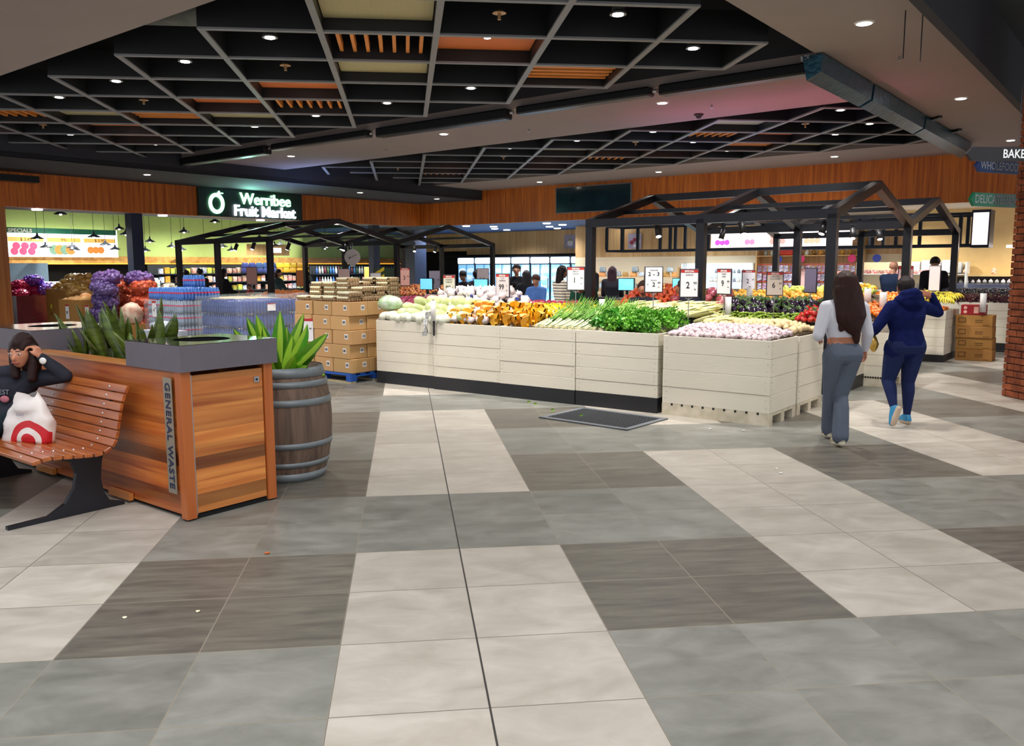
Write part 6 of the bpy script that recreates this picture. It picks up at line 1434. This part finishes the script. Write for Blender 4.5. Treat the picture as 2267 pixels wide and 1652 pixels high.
# ---- direction signs near the brick column
def dirsign(label, x, y, z, L_, h, rz, body, c, cap, tx, ts, lmat, zt):
    r = thing('direction_sign', label, 'sign', (x, y, z), rz)
    m = MB(); m.prism([(0, 0), (h*.45, -h/2), (L_, -h/2), (L_, h/2), (h*.45, h/2)], -.02, .02); m.build('arrow_panel', c, r)
    text(body, ts, lmat, r, (tx, -.022, 0), align='LEFT', sx=.85, bold=.0015)
    m = MB()
    for xx in (L_*.5, L_*.9): m.cyl((xx, 0, h/2), (xx, 0, zt-z), .004, n=6)
    m.build('hanger', STEEL, r); return r
SW = M('sign_lettering_white', 'e8eef0', .5, emit=.35)
dirsign('dark arrow sign reading BAKERY hanging before the brick column', 5.82, 8.3, 2.79, 2.0, .14, .0, 'BAKERY', M('charcoal_sign', '26252c', .5), 0, .4, .125, SW, 4.7)
dirsign('blue arrow sign reading WHOLEFOODS behind the brick column', 7.22, 10.1, 2.9, 1.7, .16, .35, 'WHOLEFOODS', M('blue_sign', '1f4486', .5), 0, .08, .14, M('sign_lettering_dim', 'b9c2cc', .5), 4.1)
dirsign('green arrow sign reading DELICATESSEN behind the brick column', 7.1, 10.0, 2.47, 1.9, .17, .35, 'DELICATESSEN', M('green_sign', '12835f', .35), 0, .08, .148, MATS['sign_lettering_dim'], 4.1)
# ================================================================== PEOPLE
def skin_mat(c): return M('skin_'+c, c, .5, var=.04, sub=.08)
def cloth(c, bump=.25, bs=25, rough=.85, var=.1): return M('cloth_'+c, c, rough, var=var, bump=bump, bscale=bs, spec=.2)
def vlerp(a, b, t): return tuple(a[i]+(b[i]-a[i])*t for i in range(3))
def remesh(o, vox, sm=6):
    r = o.modifiers.new('skin', 'REMESH'); r.mode = 'VOXEL'; r.voxel_size = vox; r.use_smooth_shade = True
    s = o.modifiers.new('smooth', 'SMOOTH'); s.iterations = sm; s.factor = .5
    return o
def hand(m, w, d, up, s=1., curl=.5, side=1):
    """palm and five fingers from wrist w along d; up = back of hand; side = thumb side"""
    w = Vector(w); d = Vector(d).normalized(); up = (Vector(up)-Vector(up).dot(d)*d).normalized(); sd = d.cross(up)*side
    def P(a, b, c): v = w+d*a*s+sd*b*s+up*c*s; return (v.x, v.y, v.z)
    m.hull((*P(.0, -.01, 0), .019*s), (*P(.0, .01, 0), .019*s), (*P(.078, -.03, 0), .0125*s), (*P(.078, .027, 0), .0125*s))
    for i, (b, L) in enumerate(((.03, .066), (.011, .075), (-.009, .07), (-.028, .055))):
        p = (.08, b, 0); an = 0
        for k in range(3):
            an += curl*(.5 if k == 0 else .7); q = (p[0]+L/3*1.15*math.cos(an), p[1]+(b*.08), p[2]-L/3*1.15*math.sin(an))
            m.hull((*P(*p), (.0092-.0008*k)*s), (*P(*q), (.0086-.0009*k)*s)); p = q
    a, b, c = (.015, .022, -.004), (.05, .05, -.012), (.075, .056, -.02)
    m.hull((*P(*a), .014*s), (*P(*b), .0105*s)); m.hull((*P(*b), .0105*s), (*P(*c), .0085*s))
def figure(label, loc, rz, H=1.65, J={}, skin='c68a68', top='2b2b30', legs='23252c', hair='1a1412', hairlen=0, shoes='2a2a2e', sleeve=1., fat=1., vox=.016, face=True, bump=.25, stripes=None, bag=None, hood=False, cuts={}, beard=False, bald=False, turn=0., nod=0., flare=0., mats={}, male=False, skirt=0):
    """standing figure facing local +y; J overrides joints in metres"""
    h = H; f = fat
    j = dict(pel=(0, 0, .53*h), wai=(0, .005*h, .615*h), che=(0, -.002*h, .73*h), nec=(0, -.005*h, .825*h), hea=(0, .018*h, .925*h))
    for s, k in ((-1, 'l'), (1, 'r')):
        j['sh'+k] = (s*.098*h*(1.08 if male else 1), -.005*h, .795*h); j['el'+k] = (s*.13*h, -.02*h, .62*h); j['wr'+k] = (s*.135*h, .05*h, .49*h)
        j['hi'+k] = (s*.05*h, 0, .505*h); j['kn'+k] = (s*.052*h, .012*h, .28*h); j['an'+k] = (s*.055*h, -.012*h, .045*h); j['to'+k] = (s*.06*h, .075*h, .018*h)
    j.update(J); r = thing('person', label, 'person', loc, rz)
    sk = mats.get('skin') or skin_mat(skin); g = .012
    def torso(m, e=0., z0=None, lo=True):
        P, Wt, C_, N = j['pel'], j['wai'], j['che'], j['nec']; SL, SR = j['shl'], j['shr']
        if lo:
            m.hull((P[0]-.045*h*f, P[1]-.018*h, P[2]-.01*h, .052*h*f+e), (P[0]+.045*h*f, P[1]-.018*h, P[2]-.01*h, .052*h*f+e), (P[0], P[1]+.01*h, P[2], .055*h*f+e), (Wt[0]-.033*h*f, Wt[1], Wt[2], .044*h*f+e), (Wt[0]+.033*h*f, Wt[1], Wt[2], .044*h*f+e))
        m.hull((Wt[0]-.033*h*f, Wt[1], Wt[2], .044*h*f+e), (Wt[0]+.033*h*f, Wt[1], Wt[2], .044*h*f+e), (C_[0]-.048*h*f, C_[1], C_[2], .05*h*f+e), (C_[0]+.048*h*f, C_[1], C_[2], .05*h*f+e), (C_[0], C_[1]+.012*h, C_[2]+.005*h, .052*h*f+e))
        m.hull((C_[0]-.048*h*f, C_[1], C_[2], .05*h*f+e), (C_[0]+.048*h*f, C_[1], C_[2], .05*h*f+e), (*vlerp(SL, N, .12), .034*h+e), (*vlerp(SR, N, .12), .034*h+e))
        m.hull((*vlerp(SL, N, .35), .03*h+e), (*vlerp(SR, N, .35), .03*h+e), (N[0], N[1], N[2]-.008*h, .032*h+e*.7))
    def arm(m, k, e=0., t=1., cap=None):
        S_, E_, W_ = j['sh'+k], j['el'+k], j['wr'+k]
        m.hull((*S_, .036*h*f**.5+e), (*E_, .026*h*f**.4+e)); T = vlerp(E_, W_, t); m.hull((*E_, .026*h*f**.4+e), (*vlerp(E_, T, .35), .0255*h+e), (*T, (.0255-.009*t)*h+e*.8))
    def leg(m, k, e=0., fl=0., t=1.):
        a, b, c = j['hi'+k], j['kn'+k], j['an'+k]
        m.hull((*a, .056*h*f+e), (a[0], a[1]-.02*h, a[2]+.005*h, .05*h*f+e), (*vlerp(a, b, .45), .046*h*f+e), (*b, .034*h*f**.6+e)); T = vlerp(b, c, t)
        m.hull((*b, .034*h*f**.6+e), (b[0]*.7+T[0]*.3, b[1]*.7+T[1]*.3-.008*h, b[2]*.7+T[2]*.3, .033*h*f**.5+e+fl*.2), (*T, .02*h+e+fl))
    # body
    m = MB(); torso(m)
    N, He = j['nec'], j['hea']
    m.hull((N[0], N[1], N[2]-.02*h, .03*h), (He[0]*.6+N[0]*.4, (He[1]*.6+N[1]*.4)-.01*h, He[2]*.6+N[2]*.4-.012*h, .027*h))
    for k in 'lr': arm(m, k); leg(m, k)
    body_head = MB(); hb = body_head; u = h*.067
    hb.hull((0, -.1*u, .25*u, .72*u, 1.0, 1.12, 1.02), (0, .22*u, -.1*u, .62*u, 1., 1., 1.), (0, .35*u, -.62*u, .34*u, 1.1, 1., 1.)); 
    hb.hull((0, .72*u, .12*u, .09*u), (0, .98*u, -.22*u, .13*u), (0, .8*u, -.28*u, .16*u)); hb.ball((0, .75*u, -.52*u), .2*u, 2, (1.2, .6, .55))
    for s in (-1, 1): hb.ball((s*.75*u, -.05*u, -.08*u), .2*u, 2, (.45, .8, 1.2))
    HM = Matrix.Translation(He) @ Matrix.Rotation(turn, 4, 'Z') @ Matrix.Rotation(nod, 4, 'X')
    hb.tf(HM); me = D.meshes.new('t'); hb.bm.to_mesh(me); m.bm.from_mesh(me); D.meshes.remove(me); hb.bm.free()
    for k, s in (('l', -1), ('r', 1)):
        E_, W_ = Vector(j['el'+k]), Vector(j['wr'+k]); d = Vector(J.get('hd'+k, (W_-E_))); hand(m, W_, d, J.get('hu'+k, (s, 0, .1)), h/1.7, J.get('cu'+k, .45), J.get('ts'+k, s))
        if not cuts.get('feet'): a, t = j['an'+k], j['to'+k]; m.hull((*a, .02*h), (t[0], t[1], t[2]+.006, .016*h), (a[0], a[1]-.015*h, a[2]-.018*h, .018*h))
    body = remesh(m.build('body', sk, r, True), min(vox, .009) if vox < .012 else vox*.62, 4)
    # face details
    if face:
        m = MB()
        for s in (-1, 1): m.ball((s*.3*u, .755*u, .08*u), .1*u, 2, (1.3, .5, .55))
        m.tf(HM); ey = m.build('eyes', M('eye_white', 'e8e2dc', .3), r, True)
        m = MB()
        for s in (-1, 1): m.ball((s*.3*u, .8*u, .08*u), .052*u, 2, (1, .5, .9))
        m.tf(HM); m.build('pupils', M('eye_dark', '1c1210', .2), ey, True)
        for s in (-1, 1): m = MB(); m.hull((s*.18*u, .87*u, .27*u, .035*u), (s*.46*u, .74*u, .29*u, .03*u)); m.tf(HM); m.build('eyebrow', M('brow_'+hair, hair, .8), r, True)
        m = MB(); m.hull((-.19*u, .86*u, -.5*u, .05*u), (0, .93*u, -.49*u, .06*u), (.19*u, .86*u, -.5*u, .05*u)); m.tf(HM); m.build('lips', M('lips', 'a8544e', .4), r, True)
    # hair
    hm_ = M('hair_'+hair, hair, .42, var=.35, scale=3, stretch=(30, 30, 1.2), bump=.5, bscale=6, spec=.2)
    if not bald:
        m = MB(); m.hull((0, -.16*u, .34*u, .83*u, 1., 1.05, .98), (0, -.4*u, -.15*u, .55*u))
        m.hull((0, -.1*u, .62*u, .62*u), (0, .3*u, .68*u, .4*u))
        for s in (-1, 1): m.hull((s*.55*u, -.1*u, .35*u, .33*u), (s*.6*u, -.12*u, -.1*u, .22*u))
        if beard: m.hull((-.35*u, .45*u, -.62*u, .2*u), (.35*u, .45*u, -.62*u, .2*u), (0, .6*u, -.8*u, .25*u))
        m.tf(HM)
        if hairlen:
            b0 = HM @ Vector((0, -.45*u, 0)); L = hairlen
            sp = J.get('hair', [])
            m.hull((b0.x-.5*u, b0.y, b0.z, .42*u), (b0.x+.5*u, b0.y, b0.z, .42*u), (b0.x-.62*u, b0.y-.15*u, b0.z-L*.4, .34*u), (b0.x+.62*u, b0.y-.15*u, b0.z-L*.4, .34*u))
            m.hull((b0.x-.62*u, b0.y-.15*u, b0.z-L*.4, .34*u), (b0.x+.62*u, b0.y-.15*u, b0.z-L*.4, .34*u), (b0.x-.38*u, b0.y-.2*u, b0.z-L*.8, .2*u), (b0.x+.45*u, b0.y-.2*u, b0.z-L*.85, .2*u))
            m.hull((b0.x-.2*u, b0.y-.2*u, b0.z-L*.7, .24*u), (b0.x+.5*u, b0.y-.2*u, b0.z-L*.75, .2*u), (b0.x+.3*u, b0.y-.2*u, b0.z-L, .06*u))
            for q in sp: m.hull(*q)
        hr = remesh(m.build('hair', hm_, r, True), vox*.6, 5)
        if hairlen and vox < .012:
            m = MB(); rr = random.Random(3)
            for q in range(46):
                x = rr.uniform(-.72, .72)*u; L2 = hairlen*rr.uniform(.75, 1.06)*(1-.35*abs(x/u)); sx_ = rr.uniform(-.02, .03)
                p0 = b0+Vector((x, -.3*u, .1*u)); m.tube([p0, p0+Vector((x*.25, -.12*u, -L2*.4)), p0+Vector((sx_-x*.15, -.16*u, -L2*.8)), p0+Vector((sx_*1.6-x*.3, -.1*u, -L2))], [.006, .008, .006, .001], 5)
            m.build('hair_strands', hm_, hr, True)
    # clothes
    m = MB(); tm = mats.get('top') or cloth(top, bump)
    zc = cuts.get('hem')
    if zc is None: torso(m, g)
    else: torso(m, g, lo=False)
    for k in 'lr': arm(m, k, g*.8, sleeve) if sleeve > .99 else (m.hull((*j['sh'+k], .036*h*f**.5+g), (*vlerp(j['sh'+k], j['el'+k], max(.1, sleeve)), .029*h*f**.5+g)) if sleeve <= 1 else None)
    if cuts.get('coll'): m.hull((N[0], N[1], N[2]+.0*h, .036*h+g), (N[0], N[1], N[2]-.03*h, .04*h+g))
    if skirt: P = j['pel']; m.hull((P[0]-.05*h*f, P[1], P[2]-.03*h, .055*h*f+g), (P[0]+.05*h*f, P[1], P[2]-.03*h, .055*h*f+g), (P[0], P[1], P[2]+.05*h, .06*h+g))
    if hood:
        for q in hood: m.hull(*q)
    remesh(m.build('top', tm, r, True), vox*.62, 4)
    m = MB(); P = j['pel']
    m.hull((P[0]-.047*h*f, P[1]-.02*h, P[2]-.01*h, .054*h*f+g*.5), (P[0]+.047*h*f, P[1]-.02*h, P[2]-.01*h, .054*h*f+g*.5), (P[0], P[1]+.01*h, P[2], .055*h*f+g*.5), (j['wai'][0]-.03*h*f, j['wai'][1], j['wai'][2]-.03*h, .043*h*f+g*.5), (j['wai'][0]+.03*h*f, j['wai'][1], j['wai'][2]-.03*h, .043*h*f+g*.5))
    for k in 'lr': leg(m, k, g*.5, flare, 1.0 if flare else .93)
    remesh(m.build('trousers', mats.get('legs') or cloth(legs, .3, 18), r, True), vox*.62, 4)
    if not cuts.get('noshoes'):
        for k in 'lr':
            a, t = Vector(j['an'+k]), Vector(j['to'+k]); d = t-a; hl = a-Vector((d.x, d.y, 0)).normalized()*.022*h+Vector((0, 0, -.02*h)) if 'sole'+k not in J else Vector(J['sole'+k])
            m = MB(); m.hull((*a, .026*h), (*t, .021*h), (*hl, .022*h), (*(a.lerp(t, .6)+Vector((0, 0, .0))), .025*h)); sh = m.build('shoe', M('shoe_'+shoes, shoes, .5), r, True)
            n_ = (hl-t).normalized(); dn = Vector((0, 0, -1)) if abs(n_.z) < .5 else Vector((0, -1, 0)); dn = (dn-dn.dot(n_)*n_).normalized()
            m = MB(); q1, q2 = hl+dn*.012*h, t+dn*.01*h; m.hull((*q1, .02*h), (*q2, .019*h), (*(q1.lerp(q2, .6)), .022*h)); m.build('sole', M('sole_'+J.get('solec', 'd8d4cc'), J.get('solec', 'd8d4cc'), .7), sh, True)
    return r
# --- woman in the white top, walking away
gp_ = M('grey_jersey', '5f6878', .8, var=.12, bump=.35, bscale=12, spec=.2); wt_ = M('white_ribbed_top', 'd3d4de', .7, var=.03, bump=.25, bscale=10, spec=.2)
figure('long haired woman from behind in a white cropped top and flared grey trousers', (3.95, 7.17, 0), 0, 1.6,
       J=dict(pel=(0, 0, .86), wai=(-.01, .01, 1.02), che=(-.01, .0, 1.16), nec=(.0, -.0, 1.31), hea=(.0, .03, 1.47), shl=(-.17, 0, 1.265), shr=(.165, .0, 1.26), ell=(-.255, -.03, 1.02), wrl=(-.15, .16, .98), elr=(.225, -.02, 1.03), wrr=(.255, .07, .875), hdr=(.02, .05, -1), hur=(1, 0, 0), tsr=-1, cur=.7,
              hil=(-.085, 0, .83), hir=(.085, .0, .83), knl=(-.03, .14, .46), anl=(.07, .3, .09), tol=(.09, .43, .03), knr=(.04, .06, .45), anr=(-.025, -.08, .095), tor=(-.01, .06, .03), hair=[((0, .0, 1.49, .112), (0, -.03, 1.4, .125, 1.05, .85, 1)), ((.0, -.04, 1.4, .125, 1.1, .75, 1), (.015, -.09, 1.2, .14, 1.05, .4, 1), (.04, -.1, 1.1, .08, 1, .5, 1)), ((.05, -.1, 1.15, .07, 1, .5, 1), (.075, -.1, .97, .03, 1, .5, 1)), ((-.04, -.08, 1.2, .07, 1, .5, 1), (-.07, -.09, 1.08, .03, 1, .5, 1))], solec='e8e0c8'),
       skin='b9795c', hair='2e1713', hairlen=.5, sleeve=1.0, fat=1.04, vox=.011, cuts=dict(hem=1), flare=.038, shoes='c8bda0', mats=dict(top=wt_, legs=gp_))
# --- woman in the navy fleece
fl_ = M('navy_fleece', '141d4e', .95, var=.25, scale=18, bump=.9, bscale=70, spec=.1); nl_ = M('navy_leggings', '1b2650', .8, var=.1, bump=.2, bscale=10, spec=.2)
nv = figure('woman from behind in a navy hooded fleece, one hand raised to her head', (5.13, 8.05, 0), .05, 1.56,
       J=dict(pel=(-.02, 0, .83), wai=(-.02, .0, .98), che=(-.03, .0, 1.12), nec=(-.03, .02, 1.29), hea=(-.01, .07, 1.415), shl=(-.19, 0, 1.22), shr=(.15, .0, 1.22), ell=(-.345, .02, 1.0), wrl=(-.26, .2, .93), elr=(.375, .05, 1.155), wrr=(.255, -.0, 1.335), hdr=(-.95, -.05, .22), hur=(.1, -1, .3), cur=.2, tsr=-1,
              hil=(-.115, 0, .81), hir=(.08, .0, .81), knl=(-.14, .07, .45), anl=(-.2, -.14, .19), tol=(-.24, -.18, .05), solel=(-.19, -.18, .2), knr=(.06, .03, .44), anr=(.05, .0, .08), tor=(.075, .12, .03), solec='b9a590'),
       skin='a8694e', hair='2b2425', vox=.011, fat=1.28, sleeve=.995, shoes='2a86b8', mats=dict(top=fl_, legs=nl_), skirt=1, face=False,
       hood=[((-.13, -.03, 1.29, .055), (.09, -.03, 1.29, .055), (-.02, -.09, 1.33, .07)), ((-.1, -.05, 1.35, .045), (.06, -.05, 1.35, .045), (-.02, -.11, 1.37, .05)), ((-.02, -.1, 1.28, .05), (-.08, -.08, 1.26, .05), (.05, -.08, 1.25, .05))])
m = MB(); m.tube([(-.01+.085*math.cos(t*PI/10), .05+.0*t, 1.435+.085*math.sin(t*PI/10)) for t in range(11)], .009, 6); m.build('headband', BLACK, nv, True)
m = MB(); rough_ball(m, .07, (.6, .8, 1.3), .25, 6); o = m.build('gold_bag', M('gold_bag', 'c9a24c', .35, metal=.5, bump=.6, bscale=20), smooth=True, loc=(4.86, 8.2, .83)); tag(o, 'gold quilted bag at the left hip of the woman in navy', 'bag')
# --- seated woman on the bench; local +y = out of the bench (towards -a)
hd_ = M('dark_hoodie', '2c2e38', .85, var=.15, bump=.35, bscale=14, spec=.2)
sw = figure('dark haired woman in a hoodie sitting on the bench, head on her hand', S(2.5, 6.6, 0), PI*.75+.6, 1.6,
       J=dict(pel=(0, .05, .55), wai=(0, 0, .66), che=(-.02, .0, .78), nec=(-.09, .03, .91), hea=(-.16, .08, 1.045), shl=(-.2, .0, .845), shr=(.14, .02, .865), ell=(-.44, .02, .87), wrl=(-.31, .08, 1.01), hdl=(.35, .1, .8), hul=(-1, 0, .3), cul=1.1, elr=(.24, .06, .66), wrr=(.12, .26, .6),
              hil=(-.09, .08, .54), hir=(.09, .08, .54), knl=(-.06, .48, .54), knr=(.2, .46, .54), anl=(-.04, .5, .09), anr=(.22, .48, .09), tol=(-.03, .62, .03), tor=(.24, .6, .03), hair=[((-.085, .06, 1.08, .03), (-.1, .08, .98, .035), (-.12, .1, .88, .03)), ((-.235, .06, 1.08, .028), (-.25, .08, .98, .035), (-.24, .1, .86, .035)), ((-.16, .05, 1.12, .075), (-.16, .0, 1.04, .085), (-.16, .0, .95, .075))]),
       skin='c48466', hair='2a1716', hairlen=.26, vox=.011, turn=.05, nod=-.12, mats=dict(top=hd_, legs=cloth('1c2a30')))
text('EST', .05, M('faded_print', '8c8f9c', .7), sw, (-.03, .115, .76), (PI/2-.1, 0, PI)); 
m = MB(); m.ball((0, 0, 0), .028, 2, (1, .3, .9)); o = m.build('sleeve_badge', WHITE, sw, True); o.location = (-.34, .115, .99)
m = MB(); m.ball((0, 0, 0), .03, 2, (1.2, .3, .9)); o = m.build('chest_print', M('chest_print_pink', 'b86a78', .7), sw, True); o.location = (-.03, .115, .71)
# --- shoppers and staff further in
st = M('striped_knit', 'e8ddcc', .8, var=.05); nt = st.node_tree; N_ = nt.nodes; b_ = N_['Principled BSDF']; src = b_.inputs['Base Color'].links[0].from_socket
tc = N_.new('ShaderNodeTexCoord'); sx_ = N_.new('ShaderNodeSeparateXYZ'); nt.links.new(tc.outputs['Object'], sx_.inputs[0]); mu = N_.new('ShaderNodeMath'); mu.operation = 'PINGPONG'; mu.inputs[1].default_value = .026; nt.links.new(sx_.outputs[2], mu.inputs[0])
lt = N_.new('ShaderNodeMath'); lt.operation = 'LESS_THAN'; lt.inputs[1].default_value = .0075; nt.links.new(mu.outputs[0], lt.inputs[0]); mx = N_.new('ShaderNodeMix'); mx.data_type = 'RGBA'; nt.links.new(lt.outputs[0], mx.inputs[0]); nt.links.new(src, mx.inputs[6]); mx.inputs[7].default_value = lin('26202a'); nt.links.new(mx.outputs[2], b_.inputs['Base Color'])
FW = dict(elr=(.2, .12, 1.02), wrr=(.12, .34, 1.0), ell=(-.2, .12, 1.02), wrl=(-.12, .34, 1.0))
lean = dict(che=(0, .12, 1.14), nec=(0, .22, 1.28), hea=(0, .32, 1.38), shl=(-.16, .18, 1.24), shr=(.16, .18, 1.24), elr=(.2, .28, .98), wrr=(.15, .48, .92), ell=(-.2, .28, .98), wrl=(-.15, .48, .92), wai=(0, .03, 1.0))
figure('woman with a long dark plait in a cream and black striped sweater', (2.85, 15.2, 0), -1.2, 1.66, FW, skin='8a5238', hair='1c1214', vox=.018, mats=dict(top=st), hairlen=.45, fat=1.12, legs='1f2028')
figure('woman in a light blue blouse looking down, hair tied up', (2.5, 15.9, 0), 2.6, 1.5, {k: tuple(c*.92 for c in v) for k, v in FW.items()}, skin='c08866', hair='4a2f2a', top='4f74b8', vox=.018, nod=-.45, fat=1.0)
figure('cashier with glasses in black looking down behind the white bulbs', (1.3, 18.6, 0), 2.2, 1.56, FW, skin='8f5f45', hair='1a1518', top='23242c', vox=.018, nod=-.5, turn=.2)
figure('dark haired person in black right behind the cashier with glasses', (1.62, 19.2, 0), -.6, 1.57, FW, skin='8a5a42', hair='171316', top='1b1c22', vox=.018, face=False)
figure('person in a dark green top bending over the vegetables', (3.15, 14.3, 0), 2.6, 1.62, dict(lean, hea=(0, .38, 1.3)), skin='7c4a34', hair='1c1412', top='0f3a2c', vox=.018, fat=1.35, nod=-.5)
figure('woman with long wavy dark grey hair seen from behind in black', (2.4, 16.5, 0), .2, 1.57, FW, skin='c08866', hair='2c2a2e', hairlen=.42, top='1c1d24', vox=.018, face=False, fat=1.1)
figure('man with glasses in black behind the wavy haired woman', (2.4, 18.0, 0), 2.9, 1.7, FW, skin='a8745a', hair='2a2020', top='1d1e24', vox=.018, male=True)
figure('older man with short grey hair in black beside the fridges', (4.82, 21.7, 0), 2.9, 1.76, FW, skin='cf9c82', hair='9a9490', top='1a1b21', vox=.02, male=True)
figure('woman with long dark brown hair standing at the till, back turned', (4.46, 17.8, 0), -.35, 1.64, FW, skin='a8745a', hair='33222a', hairlen=.45, top='202028', vox=.018, face=False, fat=1.1)
figure('short haired shopper in a dark jacket behind the coriander sign', (3.33, 11.5, 0), 2.7, 1.44, skin='9a6548', hair='2c1a16', top='23242e', vox=.016, male=True, fat=1.15)
figure('person in a dark quilted puffer jacket bending behind the garlic sign', (4.0, 11.2, 0), .9, 1.6, dict(che=(0, .06, 1.1), nec=(0, .12, 1.24), hea=(0, .2, 1.34), shl=(-.18, .1, 1.18), shr=(.18, .1, 1.18), elr=(.22, .2, .9), wrr=(.16, .4, .88), ell=(-.22, .2, .9), wrl=(-.16, .4, .88)), skin='9a6548', hair='241a1e', top='1e2030', vox=.016, fat=1.5, face=False, bump=.6)
figure('bald man in a dark blue shirt turned away to the right behind the mandarins', (9.9, 16.15, 0), -1.0, 1.74, FW, skin='c99378', hair='8a6a58', bald=True, top='1f2e48', vox=.018, male=True, sleeve=.6, fat=1.2, face=False)
figure('bearded man in black looking down at the deli end, holding a clear bag', (11.2, 16.75, 0), 2.75, 1.82, dict(elr=(.24, .1, 1.12), wrr=(.08, .34, 1.06), ell=(-.24, .1, 1.12), wrl=(-.08, .34, 1.06)), skin='a46f50', hair='17120f', top='1b191e', vox=.018, male=True, nod=-.55, beard=True, fat=1.15)
figure('shopper in a dark coat with long hair behind the water stacks', (-4.75, 22.7, 0), -.8, 1.62, FW, skin='b07a60', hair='1f1518', hairlen=.3, top='1d1a22', vox=.022, face=False, fat=1.25)
figure('child in a red top and grey cap beside the shopper in the dark coat', (-4.1, 22.9, 0), 2.2, 1.25, {k: tuple(c*.76 for c in v) for k, v in FW.items()}, skin='b98466', hair='3c3f48', top='a01d2e', vox=.02, nod=-.3)
figure('woman with long hair in a grey green cardigan, facing right', (-3.6, 24.5, 0), -1.9, 1.6, FW, skin='c39072', hair='34262a', hairlen=.38, top='3f565c', vox=.02)
for i, (x, y) in enumerate(((-6.0, 24.0), (-5.7, 24.3))):
    figure(['dark haired head just above the blue water packs, left one', 'dark haired head just above the blue water packs, right one'][i], (x, y, 0), .3, 1.6+.04*i, FW, skin='a8745a', hair='1c1416', top='26242c', vox=.024, face=False)
# ================================================================== lettering becomes plain mesh objects
dg = bpy.context.evaluated_depsgraph_get()
for o in [o for o in sc.objects if o.type == 'FONT']:
    me = D.meshes.new_from_object(o.evaluated_get(dg)); n = o.name; p = o.parent; mw = o.matrix_basis.copy(); COL.objects.unlink(o); D.objects.remove(o)
    if not me.materials: continue
    q = D.objects.new('lettering', me); COL.objects.link(q); q.parent = p; q.matrix_basis = mw
for n in fresh:
    if n in D.objects: D.objects.remove(D.objects[n])
